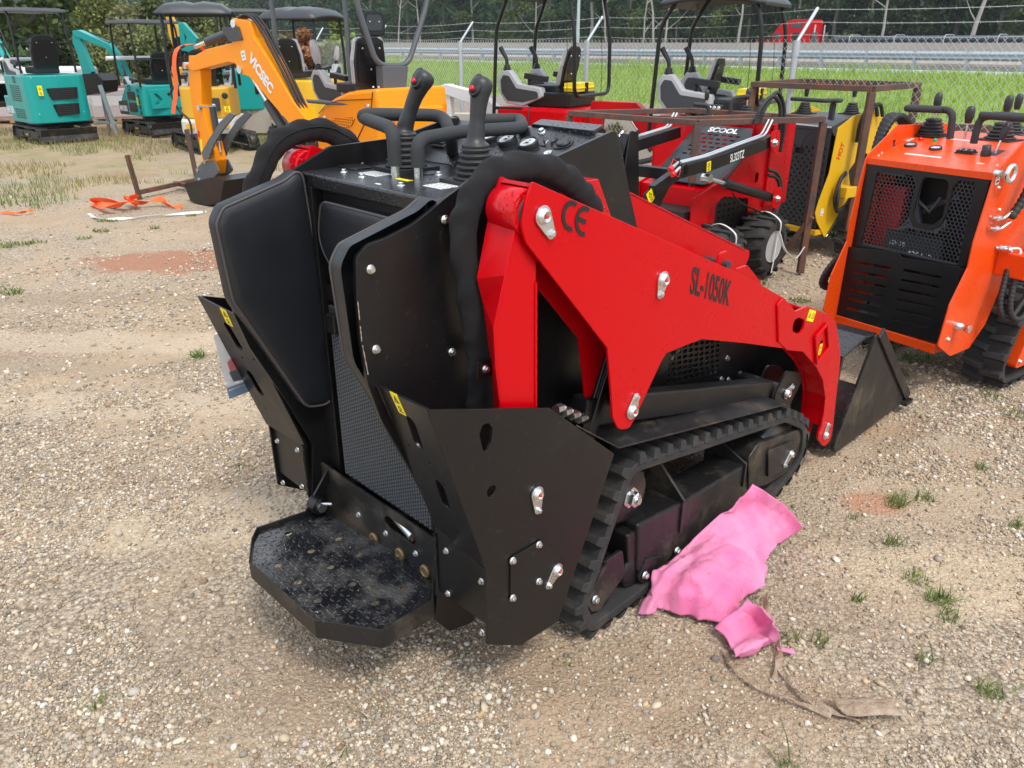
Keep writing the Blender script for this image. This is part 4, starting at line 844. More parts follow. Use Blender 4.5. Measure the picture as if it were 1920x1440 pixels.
gb2([A + Vector((0, 0, .03)), A + Vector((0, 0, .125)), hpz(680, 221, zb + .012), hpz(682, 214, zb + .025), hpz(830, 216, zb + .02), hpz(845, 250, zb - .02), hpz(848, 285, DZ + .03)], rb=.045, ft=[A])
gb2([B + Vector((0, 0, .03)), B + Vector((0, 0, .10)), hpz(860, 247, zb - .01), hpz(980, 240, zb - .01), hpz(975, 223, zb), hpz(900, 225, zb)], rb=.045, ft=[B])
m = MB(); q = hpz(845, 290, DZ); m.box((q.x - .02, q.y - .02, DZ), (q.x + .02, q.y + .02, DZ + .115)); m.cyl(q + Vector((-.03, -.01, .02)), q + Vector((-.03, -.01, .10)), .008, 12, 1); m.build('bar_post', ['black', 'zinc'], hero, bev=.003)
# --- rear lift towers, sleeves, arms, cylinders (mirrored pair)
AW = .105
arm_o = hvs([(1000, 341), (1394, 516), (1474, 561, .03), (1482, 655), (1400, 644), (1316, 636), (1250, 662), (1240, 678), (1190, 786, .05), (1180, 804, .05), (1160, 806, .05), (1149, 784, .05), (1147, 744), (1139, 653), (987, 456, .04), (978, 425, .05), (986, 378)], 0)
fr_o = hvs([(1458, 640), (1456, 572, .02), (1466, 559, .03), (1478, 568), (1490, 584), (1512, 574), (1558, 592, .02), (1566, 604), (1574, 657), (1574, 676), (1560, 800), (1555, 828, .03), (1543, 837, .03), (1531, 820, .03), (1538, 800), (1543, 775), (1546, 745), (1541, 711, .1), (1529, 688), (1504, 659), (1474, 656)], 0)
fr_h = [rp(hvs([(1486, 600), (1497, 595), (1508, 600), (1504, 622), (1494, 626), (1484, 620)], 0), .018), rp(hvs([(1534, 643), (1541, 635), (1541, 645), (1537, 652)], 0), .01)]
for s in (1, -1):
    m = MB(); ao = rp(arm_o, .004)
    m.plate(1, ao, Yv(0, s), Yv(-.008, s), bev=.0016)
    arm = m.build('lift_arm', 'red', hero)
    m = MB(); inn_o = [(p[0] + .0, p[1]) for p in ao]; m.plate(1, inn_o, Yv(-AW, s), Yv(-AW + .008, s), bev=.001)
    # top plate of the arm box
    p0, p1, p2 = [Vector((arm_o[i][0], 0, arm_o[i][1])) for i in (0, 1, 2)]
    def strip(a_, b_, t=.008, ya=0.0, yb=-AW, mb=m):
        d = (b_ - a_).normalized(); n_ = Vector((-d.z, 0, d.x)) * t
        y0_, y1_ = Yv(ya - .004, s), Yv(yb + .004, s); V = []
        for y in (y0_, y1_):
            for q in (a_, b_, b_ - n_, a_ - n_): V.append((q.x, y, q.z))
        mb.add(V, [(0,1,2,3), (7,6,5,4), (0,4,5,1), (1,5,6,2), (2,6,7,3), (3,7,4,0)])
    m.build('arm_inner_plate', 'red', arm)
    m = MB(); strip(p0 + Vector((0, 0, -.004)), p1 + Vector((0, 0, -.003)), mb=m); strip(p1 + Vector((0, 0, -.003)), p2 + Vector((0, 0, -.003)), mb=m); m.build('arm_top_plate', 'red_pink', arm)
    m = MB()
    for i, j in ((3, 4), (4, 5), (5, 6), (7, 8)):
        a_ = Vector((arm_o[i][0], 0, arm_o[i][1] + .012)); b_ = Vector((arm_o[j][0], 0, arm_o[j][1] + .012)); strip(a_, b_, -.006, mb=m)
    m.build('arm_bottom_plate', 'red', arm)
    # front curved leg of the arm
    m = MB(); m.plate(1, rp(fr_o, .004), Yv(.004, s), Yv(-.006, s), holes=fr_h, bev=.0012)
    leg = m.build('arm_front_plate', 'red', arm)
    m = MB(); m.plate(1, rp(fr_o, .004), Yv(-AW + .02, s), Yv(-AW + .01, s), bev=.001)
    seq = [Vector((fr_o[i][0], 0, fr_o[i][1])) for i in (20, 19, 18, 17, 16, 15, 14)]
    for a_, b_ in zip(seq[:-1], seq[1:]): strip(a_ + Vector((.004, 0, .004)), b_ + Vector((.004, 0, .004)), -.01, ya=-.004, yb=-AW + .02, mb=m)
    seq = [Vector((fr_o[i][0], 0, fr_o[i][1])) for i in (5, 6, 7, 8, 9, 10)]
    for a_, b_ in zip(seq[:-1], seq[1:]): strip(a_ - Vector((.01, 0, .004)), b_ - Vector((.01, 0, .004)), .008, ya=-.012, yb=-AW + .02, mb=m)
    m.build('arm_front_box', 'red', leg)
    m = MB(); W_ = [Vector((fr_o[i][0], Yv(.003, s), fr_o[i][1])) for i in (0, 1, 2)]; Q = [W_[0].lerp(W_[1], t / 30) for t in range(30)] + [W_[1].lerp(W_[2], t / 6) for t in range(6)]; m.tube(Q, lambda t: .0055 + .0012 * math.sin(t * 170), 7); m.build('weld_seam', 'red', leg)
    m = MB(); e = hv(1538, 628, 0); Q = hvs([(1524, 631), (1546, 606), (1549, 650), (1527, 680)], 0)
    c4 = [Vector((q[0], 0, q[1])) for q in Q]
    for i in range(4):
        a_, b_ = c4[i], c4[(i+1) % 4]; m.bar((a_.x, Yv(.010, s), a_.z), (b_.x, Yv(.010, s), b_.z), .012, .010, up=(0, 1, 0))
    m.build('latch_frame', 'red', leg, bev=.002)
    a_ = hv(1521, 592, .005); T = basis((a_[0], Yv(.0048, s), a_[1]), (s, 0, -.35 * s) if s > 0 else (-1, 0, .35), (.35, 0, 1)); warn_label(leg, T, .06, .042, True)
    a_ = hv(1538, 655, .005); T = basis((a_[0], Yv(.0048, s), a_[1]), (s, 0, -.1 * s), (.0, 0, 1)); warn_label(leg, T, .022, .045)
    for q, t_, v_, par in (((1016, 405), (1030, 437), 0, arm), ((1241, 524), (1235, 551), 0, arm), ((1183, 770), (1190, 744), 0, arm), ((1546, 815), (1551, 796), .004, leg)):
        a_ = hv(*q, v_); b_ = hv(*t_, v_); pin(par, (a_[0], Yv(v_, s), a_[1]), (b_[0], Yv(v_, s), b_[1]), (0, -s, 0), .024 if par is arm else .02)
    # tower: box column
    to = hvs([(940, 760), (931, 690), (925, 622), (962, 415, .03), (990, 395, .02), (1003, 480), (1004, 560), (1003, 660), (1005, 770)], -.018)
    to = [(-.322, .60), (-.340, .926), (-.353, 1.024), (-.357, 1.121), (-.321, 1.235), (-.285, 1.35, .02), (-.23, 1.37, .02), (-.227, 1.255), (-.229, 1.093), (-.222, .893), (-.22, .60)]
    m = MB(); m.plate(1, rp(to, .003), Yv(-.018, s), Yv(-.026, s), bev=.0015); tw = m.build('lift_tower', 'red', hero)
    m = MB(); zz = [to[1], to[2], to[3]]; m.lathe([(.047, 0), (.050, .004), (.050, .08), (.047, .084)], (-.262, Yv(-.012, s), 1.365), (0, s, 0), 28); m.build('pivot_tube', 'red_wet', tw)
    m = MB(); m.lathe([(.040, 0), (.046, .005)], (-.248, Yv(-.009, s), 1.36), (0, s, 0), 24); m.build('seal_ring', 'rubber_clean', tw)
    # weld line on the tower and rear stiffener
    m = MB(); Q = [Vector((-.229 + .005 * i / 30, Yv(-.017, s), 1.2 - .32 * i / 30 + rng.normal(0, .001))) for i in range(31)]; m.tube(Q, lambda t: .004 + .001 * math.sin(t * 120), 6); m.build('weld_seam', 'red', tw)
    ro_ = [(-.289, 1.348), (-.325, 1.235), (-.361, 1.121), (-.356, 1.024), (-.343, .926), (-.325, .62)]; ri_ = [(-.298, 1.355), (-.338, 1.213), (-.321, 1.156), (-.297, .991), (-.290, .882), (-.285, .62)]
    m = MB(); V = [(x, Yv(-.018, s), z_) for x, z_ in ro_] + [(x, Yv(-.098, s), z_) for x, z_ in ri_] + [(x + .008, Yv(-.018, s), z_) for x, z_ in ro_] + [(x + .008, Yv(-.098, s), z_) for x, z_ in ri_]
    F = []
    for k in range(5): F += [(k, k+1, k+7, k+6), (k+12, k+18, k+19, k+13), (k, k+12, k+13, k+1), (k+6, k+7, k+19, k+18)]
    m.add(V, F); m.build('tower_rear_plate', 'red', tw, bev=.0015)
    # lift cylinder
    c0 = h3(1100, 806, -.10); c1 = h3(1152, 640, -.10); c0.y = Yv(-.10, s); c1.y = Yv(-.10, s); ext = (c1 - c0).normalized()
    m = MB(); m.cyl(c0 - ext * .12, c1 + ext * .02, .031, 20); m.cyl(c1 + ext * .02, c1 + ext * .10, .018, 16, 1); m.tube([c0 - ext * .05 + Vector((-.033, -s * .012, 0)), c1 + Vector((-.033, -s * .012, 0))], .007, 8); m.tube([c0 - ext * .05 + Vector((-.03, -s * .028, 0)), c1 + Vector((-.03, -s * .028, 0))], .006, 8)
    m.box((c0.x - .05, c0.y - .03, c0.z - .0), (c0.x - .015, c0.y + .03, c0.z + .045)); m.build('lift_cylinder', ['black', 'zinc'], hero)
    m = MB()
    for i in range(4): pz = h3(1048 + i * 14, 766 + i * 6, -.06); m.lathe([(.013, -.016), (.013, .012)], (pz.x, Yv(-.06, s), pz.z), (1, .2 * s, -.2), 6, smooth=False); m.cyl((pz.x, Yv(-.06, s), pz.z), (pz.x + .02, Yv(-.06, s), pz.z - .004), .009, 10)
    m.build('hose_fittings', 'zinc', hero)
    if s < 0:
        for o_ in hero.children:
            if o_.name.split('.')[0] in ('lift_arm', 'lift_tower', 'lift_cylinder') and sum(v.co.y for v in o_.data.vertices) > 0: o_.location.y -= .075
    # fabric sleeve over the hoses
    sv = -.135
    if s > 0: path = [h3(897, 800, sv), h3(899, 740, sv), h3(897, 665, sv), h3(882, 560, sv), h3(868, 450, sv), h3(882, 378, sv), h3(925, 325, sv), h3(1000, 312, sv), h3(1060, 334, sv + .01), h3(1092, 366, sv + .02), h3(1112, 400, sv + .02)]
    else:
        path = [h3(462, 400, -.97), h3(485, 335, -.97), h3(515, 275, -.97), h3(560, 248, -.97), h3(615, 247, -.97), h3(668, 282, -.95), h3(700, 330, -.95)]
    C = catmull(path, 14); m = MB(); rs = random.Random(5 + s)
    n = 26; V = []; F = []; N = len(C); 
    for i in range(N):
        t = (C[min(i+1, N-1)] - C[max(i-1, 0)]).normalized(); sd_ = Vector((0, 1, 0)); up_ = sd_.cross(t).normalized(); sd_ = t.cross(up_)
        for k in range(n):
            a_ = 2 * PI * k / n
            wr = 1.05 + .13 * math.sin(i * .62 + 2.1 * math.sin(a_)) * max(0, -math.cos(a_)) ** 1.5 + .03 * math.sin(i * .93 + 2.5 * math.sin(a_ + 1)) + .03 * math.sin(i * .23 + a_ * 2 + 1) + .02 * math.sin(i * 2.1 + 4 * a_)
            rr = .0285 * wr * (1 + .10 * math.cos(2 * a_))
            if s > 0 and 29 < i < 33: rr *= .88
            V.append(C[i] + up_ * (rr * math.cos(a_)) + sd_ * (rr * math.sin(a_)))
    for i in range(N - 1):
        for k in range(n): F.append((i*n+k, i*n+(k+1) % n, (i+1)*n+(k+1) % n, (i+1)*n+k))
    m.add(V, F, 0, True); slv = m.build('hose_sleeve', 'cloth', hero, sub=1)
    m = MB(); m.tube([V[i*n + (5 if s > 0 else 18)] + (V[i*n + (5 if s > 0 else 18)] - C[i]) * .05 for i in range(N)], .0018, 5); m.build('sleeve_seam', 'cloth', slv)
    if s > 0:
        cl = h3(899, 676, sv); m = MB(); m.box((cl.x - .052, cl.y - .05, cl.z - .022), (cl.x + .045, cl.y - .043, cl.z + .022)); m.box((cl.x + .04, cl.y - .05, cl.z - .022), (cl.x + .046, cl.y + .03, cl.z + .022)); c_o = m.build('sleeve_clamp', 'black', hero, bev=.003); bolt(c_o, (cl.x - .025, cl.y - .05, cl.z), (0, -1, 0), .011)
    # fender over the track
    m = MB(); V = []
    prof = [hv(1110, 812, 0), hv(1156, 836, 0), hv(1465, 757, 0)]
    A3 = [(-.10, .80), prof[0], prof[1], prof[2], (1.14, .44)]
    for (x, z_) in A3:
        V += [(x, Yv(.01, s), z_), (x, Yv(-.30, s), z_ + .02), (x, Yv(-.30, s), z_ + .014), (x, Yv(.01, s), z_ - .006)]
    F = []
    for i in range(len(A3) - 1):
        for k in range(4): F.append((4*i+k, 4*i+(k+1) % 4, 4*i+4+(k+1) % 4, 4*i+4+k))
    m.add(V, F); m.build('track_fender', 'black_dusty', hero, bev=.002)
    # lower link (rectangular tube) with front bracket
    b0 = h3(1195, 765, -.075); b1 = h3(1447, 735, -.075); b0.y = b1.y = Yv(-.105, s); 
    m = MB(); d = (b1 - b0).normalized(); m.bar(b0 - d * .25, b1, .06, .085); lk = m.build('lower_link', 'black', hero, bev=.006)
    m = MB(); pb = hv(1474, 737, -.06); out = rp([(pb[0] - .085, pb[1] - .10), (pb[0] + .02, pb[1] - .105), (pb[0] + .13, pb[1] + .02), (pb[0] + .10, pb[1] + .06), (pb[0] - .02, pb[1] + .10), (pb[0] - .09, pb[1] + .02)], .03)
    m.plate(1, out, Yv(-.06, s), Yv(-.07, s), bev=.001); m.plate(1, out, Yv(-.14, s), Yv(-.15, s), bev=.001); m.cyl((b1.x + .03, Yv(-.065, s), b1.z - .01), (b1.x + .03, Yv(-.30, s), b1.z - .01), .04, 18)
    bk = m.build('link_bracket', 'black', hero); pin(bk, (pb[0], Yv(-.06, s), pb[1]), (pb[0] + .03, Yv(-.06, s), pb[1] + .02), (0, -s, 0), .024)
    # engine side cover with punched grille
    eo = [(.10, .60), (.10, 1.10), (.38, 1.07), (1.28, .74), (1.28, .50)]; H_ = lambda x, y: hv(x, y, -.225)
    hh = []
    c00, c10, c01 = Vector(H_(1240, 653)), Vector(H_(1346, 637)), Vector(H_(1240, 726))
    for r_ in range(8):
        for c in range(11):
            q_ = c00 + (c10 - c00) * (c / 10) + (c01 - c00) * (r_ / 7 - .12); hh.append(slot(q_.x, q_.y, (c10 - c00).length / 10 * .74, (c01 - c00).length / 7 * .62, math.atan2((c10 - c00).y, (c10 - c00).x), .007, 3))
    m = MB(); m.plate(1, eo, Yv(-.225, s), Yv(-.231, s), holes=hh, bev=.0006); ec = m.build('engine_cover', 'black', hero); m = MB(); q_ = (c00 + c01) / 2; m.tube(catmull([(q_.x + .05, Yv(-.27, s), q_.y - .1), (q_.x + .12, Yv(-.26, s), q_.y), (q_.x + .25, Yv(-.27, s), q_.y + .03), (q_.x + .33, Yv(-.26, s), q_.y - .08)], 6), .008, 8); m.build('engine_cable', 'galv', hero)
    for q in ((1363, 672), (1365, 712), (1352, 711), (1262, 748)): a_ = hv(*q, -.225); bolt(ec, (a_[0], Yv(-.225, s), a_[1]), (0, -s, 0), .012)
    # rubber track
    lp = hvs([(1180, 872), (1148, 955), (1103, 1085), (1080, 1165), (1100, 1208)], 0)
    loop = [(.160, .572, .07), (.085, .42, .3), (-.040, .15, .08), (.015, .026, .06), (1.15, .026, .12), (1.375, .10, .14), (1.35, .29, .12), (1.15, .398, .12)]
    track(hero, loop, Yv(0, s), Yv(-.20, s), pitch=.072, lug=.026, thick=.032)
    # undercarriage frame
    ym = Yv(-.02, s)
    m = MB(); fo_ = [hv(x, y, -.02) for x, y in ((1196, 1035), (1196, 985), (1283, 940), (1395, 873), (1404, 868), (1404, 935), (1240, 1062), (1205, 1090), (1195, 1068))]
    m.plate(1, rp(fo_, .01), ym, Yv(-.15, s), bev=.008); uf = m.build('track_frame', 'black_dusty', hero)
    m = MB(); g_ = [hv(x, y, -.004) for x, y in ((1240, 870), (1284, 935), (1276, 1000), (1262, 996), (1240, 925))]
    m.plate(1, rp(g_, .006), Yv(-.03, s), Yv(-.19, s), bev=.003) if False else None
    q0 = hv(1284, 935, -.015); q1 = hv(1276, 998, -.015)
    m.plate(0, rp([(Yv(-.012, s), q0[1]), (Yv(-.012, s), q1[1]), (Yv(-.03, s), q1[1]), (Yv(-.19, s), q1[1]), (Yv(-.19, s), q0[1] + .10), (Yv(-.12, s), q0[1] + .10)], .006), q0[0] - .012, q0[0], bev=.002); m.build('frame_gusset', 'black_dusty', uf); m = MB()
    q2 = hv(1400, 868, -.015); m.plate(0, rp([(Yv(-.012, s), q2[1]), (Yv(-.012, s), q2[1] - .10), (Yv(-.19, s), q2[1] - .10), (Yv(-.19, s), q2[1] + .06), (Yv(-.14, s), q2[1] + .06)], .006), q2[0] - .01, q2[0] + .002, bev=.002)
    m.build('frame_gusset', 'black_dusty', uf)
    fo2 = [hv(x, y, -.012) for x, y in ((1404, 860), (1422, 832), (1498, 806), (1508, 822), (1503, 850), (1480, 885), (1440, 908), (1404, 920))]
    m = MB(); m.plate(1, rp(fo2, .02), Yv(-.012, s), Yv(-.15, s), bev=.004); m.plate(1, rp([hv(x, y, -.004) for x, y in ((1440, 845), (1490, 825), (1492, 850), (1470, 880), (1440, 895))], .012), Yv(-.002, s), Yv(-.012, s), bev=.002); idf = m.build('idler_guard', 'black_dusty', uf)
    a_ = hv(1482, 851, 0); b_ = hv(1470, 872, 0); pin(idf, (a_[0], Yv(-.002, s), a_[1]), (b_[0], Yv(-.002, s), b_[1]), (0, -s, 0), .018)
    # tensioner box, swing plate and rollers
    m = MB(); q = [hv(x, y, -.03) for x, y in ((1176, 1005), (1215, 985), (1215, 1030), (1178, 1058))]; m.plate(1, rp(q, .008), Yv(-.03, s), Yv(-.15, s), bev=.006)
    q = [hv(x, y, -.02) for x, y in ((1140, 1050), (1168, 1030), (1172, 1078), (1125, 1145), (1110, 1148), (1100, 1130))]; m.plate(1, rp(q, .02), Yv(-.02, s), Yv(-.032, s), bev=.002); m.plate(1, rp(q, .02), Yv(-.15, s), Yv(-.16, s), bev=.002)
    q = [hv(x, y, -.015) for x, y in ((1212, 1048), (1240, 1040), (1225, 1085), (1205, 1096), (1196, 1085))]; m.plate(1, rp(q, .015), Yv(-.012, s), Yv(-.024, s), bev=.002)
    tb = m.build('roller_carrier', 'black_dusty', uf)
    for q in ((1119, 1126), (1208, 1078), (1268, 1032)): a_ = hv(*q, -.01); bolt(tb, (a_[0], Yv(-.008 if q[0] > 1200 else -.018, s), a_[1]), (0, -s, 0), .015)
    for x in (.10, .28, .50, .73, .95):
        m = MB(); m.lathe([(.03, 0), (.062, .004), (.068, .012), (.068, .03), (.04, .034), (.04, .10), (.068, .104), (.068, .13), (.03, .135)], (x, Yv(-.03, s), .115), (0, s, 0), 22); m.build('track_roller', 'black_dusty', uf)
    m = MB(); m.lathe([(.05, 0), (.15, .004), (.155, .02), (.155, .1), (.15, .12), (.05, .13)], (1.15, Yv(-.03, s), .21), (0, s, 0), 30); m.build('idler_wheel', 'black_dusty', uf)
    # drive sprocket hub with castle nut
    hb = hv(1179, 931, -.05); m = MB(); m.lathe([(.095, .09), (.10, .07), (.10, .02), (.085, 0), (.045, -.004)], (hb[0], Yv(-.05, s), hb[1]), (0, s, 0), 30)
    for k in range(12): a_ = 2 * PI * k / 12; m.box((-.02, -.02, -.02), (.02, .02, .02), 0, Matrix.Translation((hb[0] + .11 * math.cos(a_), Yv(-.11, s), hb[1] + .11 * math.sin(a_))) @ Matrix.Rotation(-a_, 4, 'Y'))
    sp_ = m.build('drive_sprocket', 'black_dusty', hero)
    m = MB(); m.lathe([(.036, 0), (.036, .006), (.026, .007), (.026, .026), (.02, .03)], (hb[0], Yv(-.046, s), hb[1]), (0, -s, 0), 6, smooth=False); m.lathe([(.012, 0), (.012, .038)], (hb[0], Yv(-.046, s), hb[1]), (0, -s, 0), 12); m.cyl((hb[0] - .035, Yv(-.02, s), hb[1] + .05), (hb[0] + .02, Yv(-.02, s), hb[1] - .015), .003, 6); m.build('hub_nut', 'zinc', sp_)
# letters on the arms
def shear(o, a, b, n=(0, -1, 0)):
    a = Vector(a).normalized(); b = Vector(b).normalized(); n = Vector(n); return Matrix(((a.x, b.x, n.x, o[0]), (a.y, b.y, n.y, o[1]), (a.z, b.z, n.z, o[2]), (0, 0, 0, 1)))
a_ = hv(1333, 541, 0); T = shear((a_[0], Yv(.0008, 1), a_[1]), (1, 0, -.40), (.05, 0, 1)); m = MB(); m.text('SL-1050K', .110, T, .56, .0024, depth=.0006); m.build('model_lettering', 'ink', hero)
for q, ch in (((1071, 405), 'C'), ((1095, 415), 'E')):
    a_ = hv(*q, 0); T = shear((a_[0], Yv(.0008, 1), a_[1]), (1, 0, -.40), (.22, 0, 1)); m = MB(); ro, ri = .0345, .0235
    o1 = [(ro * math.cos(t), ro * math.sin(t)) for t in [R(70 + 220 * i / 20) for i in range(21)]]; o2 = [(ri * math.cos(t), ri * math.sin(t)) for t in [R(70 + 220 * i / 20) for i in range(21)]][::-1]
    m.plate(2, o1 + o2, 0, .0012, M=T)
    if ch == 'E': m.box((-ri - .002, -.0055, 0), (.006, .0055, .0012), 0, T)
    m.build('conformity_mark', 'ink', hero)
# cross tube between the arms and coupler plates at the front
m = MB(); m.cyl((.98, -.44, .80), (.98, .44, .80), .045, 20); m.build('arm_cross_tube', 'red', hero)
m = MB(); cq = h3(1435, 532, -.20)
for yv in (-.22, -.32): 
    m.plate(1, rp([(.86, .93), (.90, 1.03), (.95, 1.03), (1.02, .95), (1.10, .95), (1.22, .86), (1.22, .80), (.95, .80)], .02), -.54 - yv - 0, -.54 - yv + .01, bev=.001)
m.cyl((.93, -.34, .985), (.93, -.20, .985), .016, 14, 1); m.build('coupler_bracket', ['red', 'darkgray'], hero)
m = MB()
m.plate(1, rp([(-.02, 1.30), (.03, 1.385), (.09, 1.385), (.15, 1.28), (.13, 1.27), (.07, 1.36), (.04, 1.36), (.0, 1.28)], .006), -.54 + .11, -.54 + .17, bev=.002); m.build('hose_guard', 'red_wet', hero)
# --- bucket
BY0, BY1 = -.535, .535
bo = hvs([(1566, 838), (1648, 628), (1700, 753)], 0)
side = rp([bo[0], (bo[1][0] - .01, bo[1][1]), (bo[1][0] + .03, bo[1][1] - .01), (bo[2][0], bo[2][1] + .01), (bo[2][0] - .03, .012), (bo[0][0] + .03, .012)], .012)
bucket = None
m = MB()
for y in (BY0, BY1 - .012): m.plate(1, side, y, y + .012, bev=.001)
bk2 = m.build('bucket', 'black_dusty', hero)
m = MB()
bt = Vector((bo[0][0], 0, bo[0][1])); tp = Vector((bo[1][0], 0, bo[1][1])); bn = Vector((1.46, 0, .67))
prof = [(1.43, .70), (bo[1][0] + .01, bo[1][1] + .0)]
prof = [(bo[1][0] + .02, bo[1][1]), (bo[1][0] - .10, bo[1][1] + .015), (1.62, .50), (1.60, .35), (1.66, .05), (1.72, .012), (2.50, .012), (2.50, .024), (1.73, .026), (1.68, .06), (1.62, .35), (1.64, .49), (bo[1][0] - .09, bo[1][1] + .003), (bo[1][0] + .02, bo[1][1] - .012)]
m.plate(1, prof, BY0 + .013, BY1 - .013, bev=.001); m.build('bucket_shell', 'black_wet', bk2)
m = MB(); m.box((0, 0, 0), (.001, .001, .001)) if False else None
e0 = Vector((bo[1][0] + .02, BY0 - .006, bo[1][1] + .005)); e1 = Vector((bo[2][0] - .005, BY0 - .006, .035)); m.bar(e0, e1, .012, .05, up=(0, 1, 0)) if False else m.bar(e0, e1, .05, .012, up=(0, -1, 0))
m.box((bo[2][0] - .07, BY0 - .03, .008), (bo[2][0] + .01, BY0 + .02, .03)); m.build('side_cutter', 'black_dusty', bk2, bev=.002)
m = MB()
for y in (-.3, -.1, .12, .3): m.plate(1, rp([(1.42, .25), (1.42, .60), (1.50, .70), (1.62, .66), (1.60, .25)], .01), y, y + .012, bev=.001)
m.box((1.40, -.42, .26), (1.43, .42, .62)); m.build('bucket_bracket', 'black_dusty', bk2)
m = MB(); m.plate(1, rp([(.70, .60), (1.02, .78), (1.06, .78), (1.14, .66), (1.30, .58), (1.30, .55), (1.12, .60), (1.02, .70), (.72, .55)], .01), -.30, -.29); m.plate(1, [(.3, .3), (.3, .56), (1.3, .5), (1.3, .25)], -.30, .30); m.build('chassis', 'black', hero, bev=.002)
# --- plastic sleeve with the folded manual, hanging by the left guard
# ================================================================ the other loaders
def hexgrid(x0, x1, y0, y1, p, r, keep, n=6):
    out = []; j = 0; y = y0
    while y < y1:
        x = x0 + (p / 2 if j % 2 else 0)
        while x < x1:
            if keep(x, y): out.append(ngon(x, y, r, n, PI / 6 if n == 6 else 0))
            x += p
        y += p * .866; j += 1
    return out
def knob_lever(parent, p, h, lean=(0, 0), r=.02):
    m = MB(); q = Vector(p); t = q + Vector((lean[0], lean[1], h)); m.cyl(q, t, .006, 10); m.lathe([(r * .7, -.05), (r, -.02), (r * 1.02, .01), (r * .8, .03), (r * .3, .036)], t, (t - q), 14, mat=1); return m.build('lever', ['zinc', 'plastic'], parent)
# ---------------- orange stand-on loader
OF = Fr(2.19, 3.70, 56)
def ov(px, py, y): p = OF.on(px, py, 1, y); return (p.x, p.z)
def ox(px, py, x=0.0): p = OF.on(px, py, 0, x); return (p.y, p.z)
def ozp(px, py, z): return OF.on(px, py, 2, z)
ol = thing('stand_on_loader', OF, 'orange stand-on track loader with black honeycomb rear panel, right of the black bucket', 'loader')
PX = [ox(*q) for q in ((1631, 298), (1861, 324), (1810, 500), (1588, 460))]
big = rp([ox(*q) for q in ((1646, 322), (1715, 330), (1718, 345), (1704, 405), (1712, 425), (1745, 432), (1765, 422), (1776, 400), (1788, 350), (1800, 338), (1830, 342), (1795, 498), (1615, 458))], .012)
m = MB(); m.plate(0, rp(PX, .004), -.004, .002, holes=[big, rp([ox(*q) for q in ((1731, 331), (1781, 338), (1768, 408), (1750, 422), (1722, 418), (1712, 404))], .025)], bev=.0008); pan = m.build('rear_panel', 'black', ol)
ring = rp([ox(*q) for q in ((1722, 322), (1790, 330), (1770, 425), (1750, 440), (1715, 432), (1703, 418))], .03); win = rp([ox(*q) for q in ((1731, 331), (1781, 338), (1768, 412), (1752, 428), (1722, 422), (1714, 408))], .03)
def inp(p, poly): return inside(p, poly)
ylo = min(p[0] for p in big); yhi = max(p[0] for p in big); zlo = min(p[1] for p in big); zhi = max(p[1] for p in big)
hx_ = hexgrid(ylo, yhi, zlo, zhi, .0205, .0098, lambda a, b: inp((a, b), big) and not inp((a, b), ring))
m = MB(); m.plate(0, [ (ylo - .01, zlo - .01), (yhi + .01, zlo - .01), (yhi + .01, zhi + .01), (ylo - .01, zhi + .01)], .004, .007, holes=hx_ + [win]); m.build('honeycomb_mesh', 'darkgray', pan)
m = MB(); m.tube([(.06, y_, z_) for y_, z_ in ((.36, .80), (.28, .84), (.20, .82), (.12, .86))], .014, 8); m.tube([(.14, y_, z_) for y_, z_ in ((.34, .95), (.26, .90), (.22, .98))], .010, 8); m.build('inner_cable', 'gray', ol)
lowp_ = [ox(*q, -.03) for q in ((1585, 462), (1683, 473), (1692, 483), (1806, 503), (1800, 520), (1756, 643), (1560, 590))]
sl = []
for i in range(6):
    a = Vector(ox(1604 - i * 3.6, 491 + i * 17.2, -.03)); b = Vector(ox(1670 - i * 4.2, 503 + i * 17.6, -.03)); c = (a + b) / 2; sl.append(slot(c.x, c.y, (b - a).length, .014, math.atan2((b - a).y, (b - a).x)))
    a = Vector(ox(1694 - i * 4.0, 506 + i * 18.2, -.03)); b = Vector(ox(1765 - i * 4.4, 520 + i * 18.6, -.03)); c = (a + b) / 2; sl.append(slot(c.x, c.y, (b - a).length, .014, math.atan2((b - a).y, (b - a).x)))
m = MB(); m.plate(0, rp(lowp_, .004), -.032, -.027, holes=sl, bev=.0008); lp_ = m.build('slotted_panel', 'black', ol)
m = MB(); a = ox(1806, 503, -.03); m.box((-.03, a[0] - .004, .30), (.0, a[0], a[1])); m.build('panel_flange', 'black', lp_)
m = MB(); b0 = ox(1560, 590, -.02); b1 = ox(1757, 646, -.02); m.box((-.035, b1[0], b1[1] - .05), (.10, b0[0], b1[1])); m.build('bottom_beam', 'orange', ol, bev=.004)
m = MB(); m.box((.30, .03, .2), (.9, .58, 1.10)); m.build('engine_bay', 'ink', ol); m = MB(); m.tube(catmull([(.12, .50, .5), (.10, .40, .75), (.16, .30, .9), (.14, .12, 1.0)], 6), .018, 8); m.tube(catmull([(.10, .15, .45), (.08, .22, .7), (.14, .35, .95)], 6), .022, 8); m.build('inner_hose', 'darkgray', ol); m = MB(); m.box((.15, .42, .5), (.2, .55, 1.0)); m.build('inner_bracket', 'redcap', ol)
m = MB(); m.box((-.0, .10, .62), (.028, .40, .80)); m.text('420A-2', .045, basis((-.001, .20, .70), (0, -1, 0), (0, 0, 1)), mat=1); m.text('12V-70', .03, basis((-.001, .33, .74), (0, -1, 0), (0, 0, 1)), mat=1); m.text('FOXC', .04, basis((-.001, .15, .645), (0, -1, 0), (0, 0, 1)), mat=1) if False else None; m.build('battery', ['rubber_clean', 'white'], ol, M=Matrix.Translation((.012, 0, 0)))
YR = PX[1][0] - .012; YL = PX[0][0] + .012
